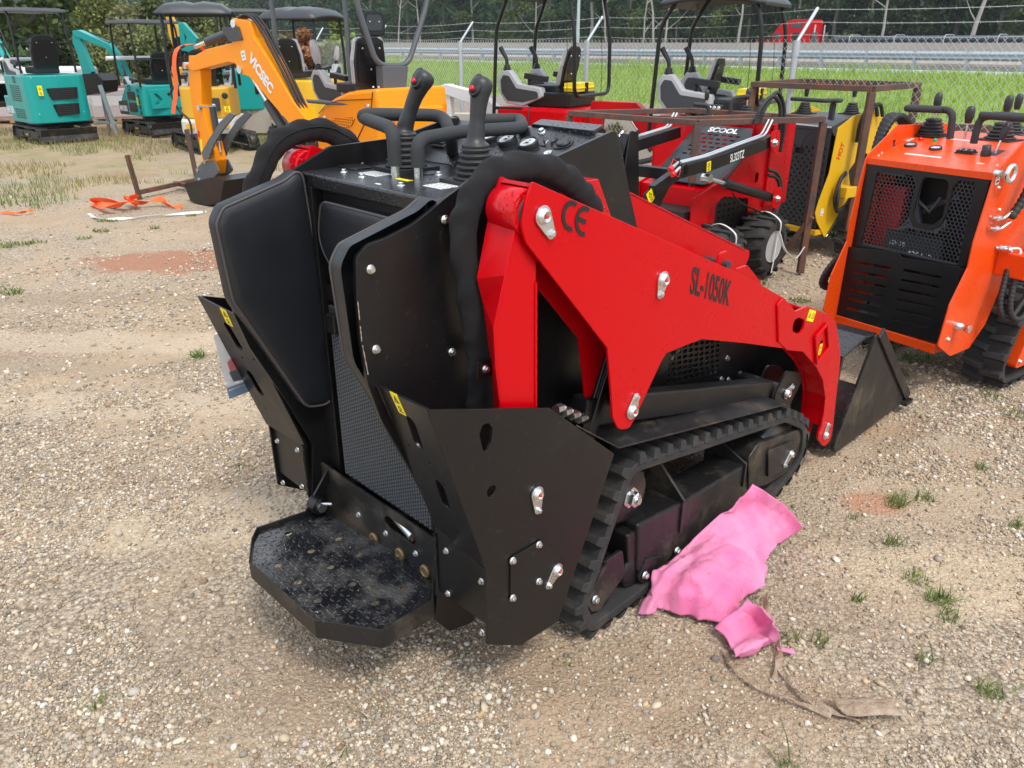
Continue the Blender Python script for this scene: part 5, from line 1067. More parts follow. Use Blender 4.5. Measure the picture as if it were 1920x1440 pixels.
rp_o = [ov(x, y, YR) for x, y in ((1868, 318), (1862, 330), (1822, 457), (1812, 502), (1778, 572), (1756, 648), (1779, 667), (1814, 652))] + [(.28, .36), (.36, .60), (.62, .66), (1.15, .60), (1.3, .50), (1.45, .50), (1.5, .75), (.75, 1.28), (.22, 1.30), (.16, 1.26)]
for y0, y1, nm in ((YR - .008, YR, 0), (YL, YL + .008, 1)):
    m = MB(); m.plate(1, rp(rp_o, .012), y0, y1, bev=.0016, holes=[rp([(.46, .76), (.64, .92), (.80, .88), (.86, .70), (.62, .70)], .02)] if nm == 0 else []); sd_o = m.build('side_plate', 'orange', ol)
    if nm == 0:
        for q in ((1873, 352), (1874, 393), (1858, 407), (1776, 636)): a = ov(*q, YR - .008); bolt(sd_o, (a[0], YR - .008, a[1]), (0, -1, 0), .008)
        a = ov(1777, 636, YR - .008); bolt(sd_o, (a[0], YR - .008, a[1]), (0, -1, 0), .012); a = ov(1793, 610, YR - .01); m = MB(); m.lathe([(.02, 0), (.02, .03), (.017, .032), (.017, .055), (.02, .056), (.02, .07)], (a[0], YR - .008, a[1]), (0, -1, 0), 16); m.build('grease_port', 'zinc', sd_o)
        # lifting eye
        a = ov(1885, 325, YR - .03); m = MB(); cc = Vector((a[0] + .01, YR - .05, a[1])); m.tube([cc + Vector((.036 * math.cos(t), 0, .036 * math.sin(t))) for t in [2 * PI * i / 24 for i in range(24)]], .011, 10, closed=True); m.cyl(cc - Vector((.045, -.02, 0)), cc + Vector((-.035, .05, 0)), .016, 12); m.build('lifting_eye', 'zinc', ol)
        a = ov(1871, 334, YR - .009); T = basis((a[0], YR - .0085, a[1]), (1, 0, .15), (-.1, 0, 1)); m = MB(); m.plate(2, slot(0, 0, .035, .06, r=.004), 0, .001, M=T); m.box((-.01, -.02, .001), (.012, -.012, .0018), 1, T); m.box((-.01, .0, .001), (.004, .004, .0018), 1, T); m.build('sticker', ['label_white', 'ink'], sd_o)
        # big side letters, partly out of frame
        m = MB(); T = basis((.52, YR - .0088, 1.02), (.45, 0, -.9), (.9, 0, .45)); m.text('SCSC', .16, T, .7, .005); m.build('side_lettering', 'ink', sd_o)
        # boss and lift cylinder
        a = ov(1868, 490, YR); m = MB(); m.box((a[0] - .03, YR - .16, a[1] - .06), (a[0] + .14, YR - .008, a[1] + .06)); bs = m.build('cylinder_boss', 'orange', ol, bev=.008); bolt(bs, (a[0] + .08, YR - .16, a[1]), (0, -1, 0), .028)
        m = MB(); m.cyl((a[0] + .06, YR - .1, a[1] + .02), (a[0] + .65, YR - .1, a[1] + .42), .035, 18); m.build('lift_cylinder', 'black', ol)
        p0 = Vector((a[0] - .05, YR - .03, a[1] + .06)); m = MB()
        for k in range(2):
            o_ = Vector((.012 * k + .01, -.035 * k, .01)); m.tube(bend([p0 + o_ + Vector((-.03, .02, .01)), p0 + o_ + Vector((.05, -.02, .01)), p0 + o_ + Vector((.03, -.04, -.07))], .025), .009, 10); m.lathe([(.014, 0), (.014, .02)], p0 + o_ + Vector((-.02, .01, .01)), (1, -.4, 0), 6, smooth=False)
        m.build('pipe_elbow', 'zinc', ol)
        m = MB()
        for k in range(2):
            o_ = Vector((.025 * k, -.035 * k, 0)); ribhose(m, [p0 + o_ + Vector((.03, -.04, -.08)), p0 + o_ + Vector((-.01, -.06, -.22)), p0 + o_ + Vector((.0, -.08, -.30)), p0 + o_ + Vector((.08, -.09, -.33)), p0 + o_ + Vector((.16, -.09, -.27)), p0 + o_ + Vector((.26, -.09, -.17))], .015, .02)
        m.build('hydraulic_hose', 'rubber_clean', ol)
        q0 = ov(1898, 395, YR - .04); m = MB(); ribhose(m, [(q0[0] - .02, YR - .05, q0[1] - .03), (q0[0] + .03, YR - .06, q0[1] + .05), (q0[0] + .06, YR - .07, q0[1] + .16), (q0[0] + .12, YR - .07, q0[1] + .30), (q0[0] + .2, YR - .07, q0[1] + .36)], .021, .026); m.build('hydraulic_hose', 'rubber_clean', ol)
        m = MB()
        for z_ in (0, -.05): m.tube(bend([Vector((q0[0] - .14, YR - .02, q0[1] - .02 + z_)), Vector((q0[0] - .05, YR - .03, q0[1] - .035 + z_)), Vector((q0[0] - .01, YR - .05, q0[1] + .0 + z_))], .02), .008, 8); m.lathe([(.014, 0), (.014, .025)], (q0[0] - .10, YR - .022, q0[1] - .025 + z_), (1, -.1, -.1), 6, smooth=False)
        m.build('pipe_elbow', 'zinc', ol)
# sloping control panel and top deck
DZ2 = 1.235; V = []
pA = Vector((0.0, PX[0][0], PX[0][1] + .005)); pB = Vector((0.0, PX[1][0], PX[1][1] + .005)); tl = ozp(1695, 259, DZ2); tr = ozp(1893, 262, DZ2); xt = (tl.x + tr.x) / 2
m = MB(); m.plate(1, [(-.006, pA.z - .03), (-.006, pA.z), (xt, DZ2), (xt + .42, DZ2), (xt + .42, DZ2 - .12), (.05, DZ2 - .14)], YR, YL, bev=.003); cpn = m.build('control_panel', 'orange', ol)
cn = Vector((-(DZ2 - pA.z), 0, xt + .006)).normalized(); cu_ = Vector((xt + .006, 0, DZ2 - pA.z)).normalized()
def cpt(px, py):
    c = OF.loc(Vector((0, 0, CH))); r = pray(px, py); e = Vector((r.dot(OF.F), r.dot(OF.L), r.z)); return c + e * ((Vector((0, 0, pA.z)) - c).dot(cn) / e.dot(cn))
def CB(p, lift=.001): return basis(p + cn * lift, Vector((0, -1, 0)), cu_)
def gauge(parent, p, n_, T, r=.03):
    m = MB(); m.lathe([(r, 0), (r, .010), (r * .93, .014), (r * .84, .014), (r * .8, .009)], p, n_, 24); m.lathe([(r * .82, .006), (r * .78, .0095)], p, n_, 24, mat=1); T2 = T @ Matrix.Translation((0, 0, .009)); m.text('88', r * .55, T2, mat=2, depth=.0003); m.box((-r * .15, r * .35, 0), (r * .2, r * .42, .0006), 2, T2); return m.build('gauge', ['plastic', 'glass_face', 'ink'], parent)
for q in ((1707, 274), (1754, 280)): p = cpt(*q); gauge(cpn, p, cn, CB(p, 0), .031)
for q, c_ in (((1726, 263), 'redlamp'), ((1753, 265), 'greenlamp')): p = cpt(*q); m = MB(); m.lathe([(.012, 0), (.012, .006), (.010, .012), (.004, .016)], p, cn, 16); m.build('indicator_lamp', c_, cpn)
p = cpt(1811, 287); m = MB(); T = CB(p); m.box((-.045, -.025, 0), (.045, .025, .006), 0, T)
for k in (-.028, 0, .028): m.box((k - .012, -.018, .006), (k + .012, .018, .016), 0, T); m.box((k - .003, -.004, .0161), (k + .003, .004, .0166), 1, T)
m.build('rocker_switches', ['plastic', 'white'], cpn, bev=.002)
p = cpt(1674, 274); m = MB(); m.lathe([(.014, 0), (.010, .008), (.008, .02), (.012, .026), (.011, .034)], p, cn, 14); m.build('pull_knob', 'plastic', cpn)
p = cpt(1848, 292); m = MB(); m.lathe([(.024, 0), (.024, .02), (.020, .026), (.020, .05), (.012, .052)], p, cn, 18); m.build('ignition_switch', 'plastic', cpn); m = MB(); T = CB(p + cu_ * .055 + Vector((0, -.02, 0))); m.box((-.02, -.045, 0), (.02, .045, .0015), 0, T); m.build('lever_slot', 'ink', cpn); knob_lever(cpn, p + cu_ * .05 + Vector((0, -.02, .0)), .11, (.02, -.01), .017)
def sticker(parent, T, w, h, mat='label_white', txt=None, sz=.02, rows=0, name='sticker', seed=1):
    m = MB(); m.plate(2, slot(0, 0, w, h, r=.002), 0, .0008, M=T); q = random.Random(seed)
    if txt: m.text(txt, sz, T @ Matrix.Translation((0, h * .12, .001)), mat=1, depth=.0003)
    for i in range(rows):
        x = -w * .45; yy = h * (.3 - .6 * i / max(1, rows - 1)) if rows > 1 else 0
        while x < w * .4: l = q.uniform(.003, .012); m.box((x, yy - .0012, .0009), (x + l, yy + .0014, .0014), 1, T); x += l + .003
    return m.build(name, [mat, 'ink'], parent)
sticker(cpn, CB(cpt(1693, 261)), .10, .055, txt='WKK1R9', sz=.02, seed=3); sticker(cpn, CB(cpt(1730, 292)), .19, .018, rows=1, seed=4); sticker(cpn, CB(cpt(1838, 307)), .035, .014, rows=1); sticker(cpn, CB(cpt(1795, 262)), .12, .016, rows=1, seed=6)
for q in ((1653, 287), (1647, 292), (1870, 310)): p = cpt(*q); bolt(cpn, p, tuple(cn), .008)
def bel(parent, fr_, q, z, r0=.075, r1=.036, h=.085, f=5, stick=True):
    a = fr_.on(*q, 2, z); m = MB(); bellows(m, (a.x, a.y, z + .006), r0, r1, h, f, n=20); m.box((a.x - r0 * 1.1, a.y - r0 * 1.1, z), (a.x + r0 * 1.1, a.y + r0 * 1.1, z + .008)); b = m.build('bellows', 'rubber_clean', parent)
    if stick: knob_lever(parent, (a.x, a.y, z + h), .10, (0, 0), .02)
    return a
a1 = bel(ol, OF, (1745, 254), DZ2); a2 = bel(ol, OF, (1874, 263), DZ2)
def hbar(parent, fr_, P, r=.018): m = MB(); m.tube(bend([Vector(p) for p in P], .045), r, 12); return m.build('grab_bar', 'foam', parent)
hb_z = DZ2 + .14
P1 = OF.on(1697, 203, 2, hb_z); P2 = OF.on(1766, 206, 2, hb_z); hbar(ol, OF, [(P2.x, P2.y, hb_z), (P1.x, P1.y, hb_z), (P1.x + .06, P1.y, hb_z), (P1.x + .08, P1.y - .22, hb_z), (P1.x + .08, P1.y - .235, DZ2)])
P1 = OF.on(1838, 216, 2, hb_z); hbar(ol, OF, [(P1.x, P1.y, hb_z), (P1.x, P1.y - .26, hb_z), (P1.x + .07, P1.y - .26, hb_z), (P1.x + .07, P1.y - .03, hb_z), (P1.x + .06, P1.y + .03, hb_z - .02), (P1.x + .06, P1.y + .03, DZ2)])
a = OF.on(1808, 261, 2, DZ2); knob_lever(ol, (a.x, a.y, DZ2), .13, (.0, 0), .022)
m = MB(); b_ = OF.on(1650, 300, 1, YL + .05)
for k in range(3): ribhose(m, [(b_.x - .05 + .02 * k, YL + .05 + .02 * k, 1.0), (b_.x - .02 + .02 * k, YL + .06 + .02 * k, 1.20), (b_.x + .06, YL + .05 + .02 * k, 1.33), (b_.x + .16, YL + .03 + .02 * k, 1.31), (b_.x + .22, YL + .02 + .02 * k, 1.18)], .019, .024)
for k in range(2): ribhose(m, [(-.02 + .03 * k, YL + .05, .62), (-.06 + .03 * k, YL + .09, .52), (-.05 + .03 * k, YL + .11, .44), (.02 + .03 * k, YL + .09, .42), (.12, YL + .06, .52)], .017, .022)
m.build('hydraulic_hose', 'rubber_clean', ol)
for y0, y1 in ((-.19, .02), (YL + .16, YL - .03)):
    track(ol, [(.47, .50, .07), (.345, .14, .10), (.40, .02, .08), (1.45, .02, .1), (1.60, .15, .1), (1.45, .40, .1)], y0, y1, pitch=.095, lug=.028, thick=.025)
m = MB(); m.plate(1, rp([(.47, .10), (.56, .40), (1.40, .30), (1.45, .10)], .02), -.20, -.02, bev=.003); fr1 = m.build('track_frame', 'orange', ol)
for x in (.42, .60): bolt(fr1, (x + .08, -.20, .14 + .08 * (x > .5)), (0, -1, 0), .014)
# ---------------- yellow stand-on loader behind the rusty frames
YF = Fr(2.64, 6.53, 56, 0); yz = lambda px, py, x=0: (lambda p: (p.y, p.z))(YF.on(px, py, 0, x))
yl = thing('stand_on_loader', YF, 'yellow stand-on loader with black perforated rear panel, standing inside the rusty steel frames', 'loader')
c4 = [yz(*q) for q in ((1472, 232), (1560, 243), (1530, 428))]; c4 = [(.62, c4[0][1]), c4[1], c4[2], (.62, c4[2][1])]
hl = []; yy = c4[2][1] + .03; j = 0
while yy < c4[0][1] - .16:
    x = c4[2][0] + .03 + (.03 if j % 2 else 0)
    while x < .60: 
        if not (math.hypot(x - .33, yy - .86) < .06): hl.append([(x - .013, yy), (x, yy - .013), (x + .013, yy), (x, yy + .013)])
        x += .06
    yy += .031; j += 1
m = MB(); m.plate(0, c4, -.004, 0, holes=hl + [slot(.33, .86, .10, .05)], bev=.0006); yp = m.build('rear_panel', 'darkgray', yl)
m = MB(); m.box((.02, .08, .2), (.9, .6, 1.0)); m.build('engine_bay', 'ink', yl)
m = MB(); m.tube([(-.004, .33, .86), (-.03, .30, .88), (-.05, .26, .97), (-.02, .22, 1.04)], .003, 6); m.build('cable', 'ink', yp)
YY = c4[2][0] - .012
yo = [(lambda p: (p.x, p.z))(YF.on(x, y, 1, YY)) for x, y in ((1600, 217), (1570, 240), (1560, 290), (1553, 326), (1533, 380), (1527, 400), (1530, 415), (1545, 446), (1560, 420), (1580, 385), (1600, 355), (1640, 330))] + [(1.2, .55), (1.2, .95), (.5, 1.18)]
for y_ in (YY, .64):
    m = MB(); m.plate(1, rp(yo, .012), y_ - .008, y_, bev=.0015, holes=[rp([(.30, .70), (.45, .85), (.6, .80), (.6, .6), (.38, .52)], .02)]); sp2 = m.build('side_plate', 'yellow', yl)
m = MB(); m.box((-.02, YY, c4[2][1] - .06), (.1, .64, c4[2][1] - .015)); m.build('bottom_beam', 'yellow', yl, bev=.003)
DZ3 = 1.13; m = MB(); m.plate(1, [(-.01, c4[0][1] - .02), (-.01, c4[0][1] + .015), (.16, DZ3), (.6, DZ3), (.6, 1.0), (.03, 1.0)], YY, .64, bev=.003); yc = m.build('control_panel', 'darkgray', yl)
for y_ in (.46, .34): m = MB(); m.lathe([(.035, 0), (.035, .012), (.03, .014)], (.08, y_, 1.10), (-.4, 0, 1), 20); m.build('gauge', 'plastic', yc)
sticker(yl, basis((-.0055, .56, c4[0][1] - .04), (0, -1, 0), (0, 0, 1)), .07, .05, txt='LW4Z', sz=.018); sticker(yl, basis((-.0055, .13, c4[0][1] - .07), (0, -1, 0), (0, 0, 1)), .06, .09, txt='15', sz=.03); m = MB(); m.box((-.011, YY + .01, c4[0][1] + .002), (-.006, .62, c4[0][1] + .014)); m.build('edge_trim', 'white', yl)
bel(yl, YF, (1507, 213), DZ3, .07, .035, .09, 5); bel(yl, YF, (1596, 214), DZ3, .07, .035, .09, 5)
for q0, q1 in (((1484, 185), (1534, 190)), ((1550, 188), (1604, 187))):
    z_ = DZ3 + .15; A_ = YF.on(*q0, 2, z_); B_ = YF.on(*q1, 2, z_); hbar(yl, YF, [(A_.x, A_.y, z_), (A_.x - .0, B_.y, z_), (A_.x + .10, B_.y - .02, z_), (A_.x + .10, B_.y - .02, DZ3)] if q0[0] < 1500 else [(A_.x, A_.y, z_), (A_.x, B_.y, z_), (A_.x + .08, B_.y, z_), (A_.x + .08, A_.y, z_), (A_.x + .08, A_.y, DZ3)], .016)
m = MB()
for k in range(2):
    a = YF.on(1607 + 10 * k, 262, 1, YY - .03); ribhose(m, [(a.x, YY - .03, a.z - .02), (a.x - .01, YY - .04, a.z + .13), (a.x + .05, YY - .05, a.z + .26), (a.x + .14, YY - .05, a.z + .27), (a.x + .20, YY - .05, a.z + .18)], .016, .02)
    a = YF.on(1586, 324 + 3 * k, 1, YY - .04); ribhose(m, [(a.x + .03, YY - .02, a.z), (a.x - .08, YY - .05, a.z - .05), (a.x - .13, YY - .06 - .03 * k, a.z - .20), (a.x - .08, YY - .07, a.z - .30), (a.x + .06, YY - .07, a.z - .27)], .014, .02)
m.build('hydraulic_hose', 'rubber_clean', yl)
a = YF.on(1573, 360, 1, YY - .05); m = MB(); m.box((a.x - .03, YY - .14, a.z - .04), (a.x + .12, YY - .008, a.z + .05)); m.build('cylinder_boss', 'yellow', yl, bev=.006)
sticker(sp2, basis((yo[5][0] + .09, YY - .0088, yo[5][1] + .0), (1, 0, .1), (-.1, 0, 1)), .04, .06, rows=2)
m = MB(); T = basis((yo[2][0] + .10, YY - .0088, yo[2][1] + .02), (.3, 0, 1), (-1, 0, .3)); m.text('HOT', .07, T, .9, .002); m.build('side_lettering', 'redcap', sp2)
m = MB(); p_ = YF.on(1560, 425, 1, YY - .02); m.cyl((p_.x - .04, YY - .02, p_.z - .06), (p_.x + .05, YY - .02, p_.z + .05), .010, 10); m.cyl((p_.x - .06, YY - .02, p_.z - .08), (p_.x - .04, YY - .02, p_.z - .06), .005, 8, 1); m.build('gas_strut', ['black', 'zinc'], yl)
for y0, y1 in ((YY - .05, YY - .24), (.70, .88)): track(yl, [(.40, .42, .07), (.18, .10, .10), (.28, .0, .08), (1.3, .0, .1), (1.45, .15, .1), (1.3, .36, .1)], y0, y1, pitch=.095, lug=.026, thick=.025)
# ---------------- grey and yellow loader at the right edge, behind the orange one
GF = Fr(4.35, 5.35, 56); gl = thing('stand_on_loader', GF, 'slate grey and yellow stand-on loader half hidden behind the orange one at the right edge', 'loader')
m = MB(); m.plate(1, [(-.3, .3), (-.3, 1.10), (-.05, 1.22), (.5, 1.22), (.9, .9), (.9, .3)], -.3, .35, bev=.004); gb = m.build('housing', 'gray', gl)
m = MB(); m.plate(1, rp([(-.30, .3), (-.32, 1.12), (-.05, 1.26), (.6, 1.26), (.95, .9), (.95, .3)], .02), .36, .37, bev=.001); m.plate(1, rp([(-.30, .3), (-.32, 1.12), (-.05, 1.26), (.6, 1.26), (.95, .9), (.95, .3)], .02), -.32, -.31, bev=.001) if False else None; m.build('side_plate', 'yellow', gl)
for x_, y_ in ((-.16, .12), (-.16, -.02)): gauge(gb, Vector((x_, y_, 1.17)), Vector((-.43, 0, .9)), basis((x_, y_, 1.171), (0, -1, 0), (.9, 0, .43)), .035)
a = GF.on(1822, 205, 0, .1)
z_ = 1.38; hbar(gl, GF, [(.02, .12, z_), (.02, -.12, z_), (.12, -.14, z_), (.12, .12, z_)], .017); hbar(gl, GF, [(.12, -.13, z_), (.12, -.16, z_ - .03), (.12, -.16, 1.22)], .017); bel(gl, GF, (1895, 250), 1.22, .06, .03, .08)
m = MB(); 
for k in range(2): ribhose(m, [(.05, .40, 1.0), (.03, .41 + .03 * k, 1.25), (.10, .42 + .03 * k, 1.42), (.22, .42 + .03 * k, 1.38), (.28, .41, 1.2)], .018, .022)
m.build('hydraulic_hose', 'rubber_clean', gl)
m = MB(); m.box((.0, .20, 1.22), (.06, .36, 1.36)); m.build('work_lamp', 'plastic', gl, bev=.01)
for y0, y1 in ((-.34, -.5), (.40, .56)): track(gl, [(-.1, .40, .07), (-.3, .10, .10), (-.2, .0, .08), (.9, .0, .1), (1.0, .15, .1), (.9, .36, .1)], y0, y1, pitch=.1, lug=.026)
# ---------------- red wheeled loader inside the rusty frame
g0 = ground(1452, 519); WF = Fr(g0.x, g0.y, 226)
def wv(px, py, y): p = WF.on(px, py, 1, y); return (p.x, p.z)
wl = thing('wheel_loader', WF, 'small red wheeled loader with black sloping bonnet and black lift arms, inside the rusty frame', 'loader')
def tyre(cx, cz, r, y0, w, rimr, strap=True):
    m = MB(); prof = [(r * .62, 0), (r * .86, .004), (r * .94, .02), (r, .05), (r, w - .05), (r * .94, w - .02), (r * .86, w - .004), (r * .62, w)]
    m.lathe(prof + [(r * .6, w * .5), prof[0]], (cx, y0, cz), (0, -1, 0), 40, cap=False)
    for k in range(15):
        for sd_ in (0, 1):
            a = 2 * PI * (k + .5 * sd_) / 15; ya, yb = (y0 + .004, y0 - w * .56) if sd_ == 0 else (y0 - w * .44, y0 - w - .004); V = []
            for (yy_, rr, da) in ((ya, r * .90, .12), (yb, r, -.02)):
                for h in (0, .028):
                    for e in (-.055, .055): t_ = a + da * (1 if sd_ == 0 else 1) + e; V.append((cx + (rr + h) * math.cos(t_), yy_, cz + (rr + h) * math.sin(t_)))
            m.add(V, [(0,1,3,2), (4,6,7,5), (2,3,7,6), (0,2,6,4), (1,5,7,3)])
    t = m.build('tyre', 'rubber', wl, bev=.004)
    m = MB(); m.lathe([(rimr, .004), (rimr, -.0), (rimr * .93, .0), (rimr * .9, .04), (rimr * .55, .07), (rimr * .5, .05), (rimr * .2, .05), (rimr * .15, .04)], (cx, y0 - .01, cz), (0, -1, 0), 32); m.build('rim', 'silver', t)
    if strap:
        m = MB()
        for t0 in (.0,):
            P = [Vector((cx + .02 + t0 * .1, y0 - w - .01, cz + r * .9)), Vector((cx + .0 + t0 * .1, y0 - w * .5, cz + r + .035)), Vector((cx, y0 + .006, cz + r * .95)), Vector((cx - .01, y0 + .02, cz + r * .60)), Vector((cx + t0 * .1, y0 + .01, cz + rimr * .5)), Vector((cx + .01 + t0 * .5, y0 + .01, cz - rimr * .8)), Vector((cx + .02 + t0 * .3, y0 + .008, cz - r * .9))]
            m.tube(catmull(P, 6), .011, 6, flat=.25)
        if cx < .3:
            P = [Vector((cx, y0 + .02, cz + r * .5)), Vector((cx - .05, y0 + .06, cz - .02)), Vector((cx - .16, y0 + .1, cz - .10)), Vector((cx - .25, y0 + .12, cz - .02))]; m.tube(catmull(P, 6), .010, 6, flat=.25)
        m.build('tie_strap', 'strap_white', t)
a_ = WF.on(1452, 405, 1, 0); rW = a_.z / 2
tyre(.06, rW, rW - .028, 0, .24, .125); tyre(.70, rW, rW - .028, 0, .24, .125); tyre(.06, rW, rW - .028, -.80, .24, .125, False); tyre(.70, rW, rW - .028, -.80, .24, .125, False)
ys = -.245
so_ = [wv(x, y, ys) for x, y in ((1415, 233), (1435, 229), (1452, 234), (1456, 250), (1474, 250), (1476, 262), (1466, 320), (1452, 340), (1446, 405), (1400, 450), (1368, 460), (1290, 480), (1297, 375), (1345, 345), (1404, 285))]
ho = [rp([wv(x, y, ys) for x, y in ((1327, 400), (1357, 368), (1403, 372), (1401, 432), (1326, 434))], .02), slot(*wv(1419, 333, ys), .05, .08)]
m = MB(); m.plate(1, rp(so_, .015), ys - .008, ys, holes=ho, bev=.0012); wp_ = m.build('side_plate', 'red', wl)
m = MB(); m.plate(1, rp(so_, .015), -.845, -.837, bev=.001); m.build('side_plate', 'red', wl)
gx = [p[0] for p in ho[0]]; gz = [p[1] for p in ho[0]]; hh = []
for i in range(9):
    for j in range(7): hh.append(slot(min(gx) + .03 + i * (max(gx) - min(gx)) / 9, min(gz) + .02 + j * (max(gz) - min(gz)) / 7, .030, .018, 0, .006, 2))
m = MB(); m.plate(1, [(min(gx) - .01, min(gz) - .01), (max(gx) + .01, min(gz) - .01), (max(gx) + .01, max(gz) + .01), (min(gx) - .01, max(gz) + .01)], ys - .016, ys - .012, holes=hh); m.build('side_grille', 'black', wp_)
m = MB(); m.box((-.1, -.83, .2), (.95, -.27, .60)); m.build('engine_bay', 'ink', wl)
# bonnet: black slotted slope, then black bottom lid and red nose
b0 = Vector((.02, 0, 1.10)); b1 = wv(1352, 345, ys); b1 = Vector((b1[0] + .02, 0, b1[1])); d = (b1 - b0); Ls = d.length; T = Matrix(((d.x / Ls, 0, -d.z / Ls, b0.x), (0, 1, 0, 0), (d.z / Ls, 0, d.x / Ls, b0.z), (0, 0, 0, 1))); hh = []
for i in range(6):
    for j in range(6): hh.append(slot(.11 + i * .048 , -.40 - j * .062 - (.02 if i % 2 else 0), .018, .042, 0, .006, 2))
m = MB(); m.plate(2, rp([(0, -.252), (Ls, -.252), (Ls, -.835), (0, -.835)], .01), -.006, .0, holes=hh, bev=.0008, M=T); bn = m.build('bonnet', 'darkgray', wl)
m = MB(); m.text('SCOOL', .075, T @ Matrix.Translation((.055, -.56, .002)) @ Matrix.Rotation(PI / 2, 4, 'Z'), 1.05, .003); m.build('bonnet_lettering', 'white', bn)
n0 = b1; n1 = wv(1280, 372, ys); n1 = Vector((n1[0] + .05, 0, n1[1] + .0)); m = MB(); m.plate(1, [(n0.x, n0.z), (n0.x + .16, n0.z - .035), (n0.x + .17, .22), (n0.x, .22)], -.83, -.255, bev=.004); ns = m.build('nose', 'red', wl)
m = MB(); m.box((n0.x - .01, -.78, n0.z + .001), (n0.x + .12, -.30, n0.z + .008), 0, Matrix.Identity(4)); m.build('front_lid', 'darkgray', bn) if False else m.build('front_lid', 'darkgray', ns)
m = MB(); m.bar(b0 + Vector((.02, -.222, .01)), Vector((b1.x, -.222, b1.z + .012)), .02, .012); m.build('bonnet_edge', 'black', bn)
# lift arm
p0 = wv(1442, 267, -.12); p1 = wv(1318, 312, -.12); p2 = wv(1275, 322, -.12); p3 = wv(1222, 358, -.12)
for ya, rt_ in ((-.12, wl), (-.95, wl)):
    V3 = lambda q: Vector((q[0], ya, q[1]))
    m = MB(); m.bar(V3(p0) + Vector((-.04, 0, .01)), V3(p1), .05, .085); m.bar(V3(p1) + Vector((-.03, 0, .01)), V3(p2), .05, .08); m.bar(V3(p2) + Vector((-.05, 0, .02)), V3(p3), .05, .07); am = m.build('lift_arm', 'black', wl, bev=.003)
    m = MB()
    for k in range(2): m.tube(bend([V3(p0) + Vector((.02, -.015 + .03 * k, .16)), V3(p0) + Vector((.10, -.015 + .03 * k, .06)), V3(p1) + Vector((0, -.015 + .03 * k, .065)), V3(p2) + Vector((.02, -.015 + .03 * k, .06))], .04), .008, 8)
    m.build('steel_pipe', 'galv', am)
    if ya > -.3:
        m = MB(); T2 = basis(((p0[0] + p1[0]) / 2 + .045, ya + .0262, (p0[1] + p1[1]) / 2 - .012), (-(p1[0] - p0[0]) * 1, 0, -(p1[1] - p0[1])), (.05, 0, 1)); m.text('SL323TZ', .078, T2, .62, .0008); m.build('model_lettering', 'white', am)
        T2 = basis((p1[0] - .03, ya + .0262, p1[1] - .0), (-(p1[0] - p0[0]), 0, -(p1[1] - p0[1])), (.05, 0, 1)); warn_label(am, T2, .05, .065)
        m = MB(); a = V3(p0); m.plate(1, rp([(a.x - .06, a.z - .10), (a.x + .05, a.z - .02), (a.x + .06, a.z + .08), (a.x - .06, a.z + .09), (a.x - .09, a.z - .02)], .02), -.085, -.078, bev=.001); br = m.build('arm_bracket', 'red', wl); bolt(br, (a.x, -.078, a.z), (0, 1, 0), .03)
        c0 = V3(wv(1325, 334, -.12)); c1 = V3(wv(1447, 371, -.12)); dd = (c1 - c0).normalized(); m = MB(); m.cyl(c0, c0.lerp(c1, .35), .016, 14, 1); m.cyl(c0.lerp(c1, .25), c1, .034, 18); m.lathe([(.03, -.03), (.03, .03)], c0, (0, 1, 0), 16, mat=1); m.tube([c0.lerp(c1, .38) + Vector((0, 0, -.05)), c0.lerp(c1, .5) + Vector((0, 0, -.10)), c1 + Vector((.12, 0, -.10)), c1 + Vector((-.02, 0, -.09))], .007, 8); m.build('lift_cylinder', ['black', 'zinc'], wl)
        m = MB(); m.plate(1, rp([(c1.x + .07, c1.z - .05), (c1.x + .06, c1.z + .07), (c1.x - .04, c1.z + .09), (c1.x - .08, c1.z - .02), (c1.x - .02, c1.z - .09)], .02), -.08, -.072, bev=.001); br = m.build('cylinder_bracket', 'red', wl); bolt(br, (c1.x, -.072, c1.z), (0, 1, 0), .026)
m = MB(); q = Vector((p2[0] + .04, -.14, p2[1] + .05)); m.plate(1, [(q.x - .03, q.z - .05), (q.x + .05, q.z - .05), (q.x + .05, q.z + .04), (q.x - .03, q.z + .04)], -.13, -.12)
for k in range(2): e = q + Vector((.0, .02 + .02 * k, .01 - .03 * k)); m.cyl(e, e + Vector((.10, .03, -.02)), .013, 12, 1); m.lathe([(.018, 0), (.018, .03), (.014, .035)], e + Vector((.10, .03, -.02)), (.1, .03, -.02), 14, mat=2)
m.tube([q + Vector((.02, .03, .02)), q + Vector((.09, .05, .045)), q + Vector((.13, .06, .0))], .003, 6, 2); m.tube([q + Vector((.0, .05, -.03)), q + Vector((.03, .06, -.07)), q + Vector((.09, .06, -.05))], .003, 6, 2); m.build('hydraulic_coupler', ['black', 'zinc', 'redcap'], wl)
m = MB(); q = V3(p3); m.bar((p2[0] + .02, -.12, p2[1]), (p3[0] + .02, -.14, p3[1] - .05), .05, .06); m.bar((p2[0] + .02, -.14, p2[1] - .02), (p2[0] + .05, -.70, p2[1] - .02), .07, .07); m.plate(1, rp([(p2[0] - .05, p2[1]), (p2[0] + .12, p2[1] - .02), (p2[0] + .30, p2[1] - .30), (p2[0] + .22, p2[1] - .34)], .01), -.18, -.17, bev=.001); cf = m.build('coupler_frame', 'black', wl, bev=.003)
warn_label(cf, basis((p3[0] + .02, -.112, p3[1] - .03), (-.7, 0, .45), (.3, 0, .8)), .06, .08)
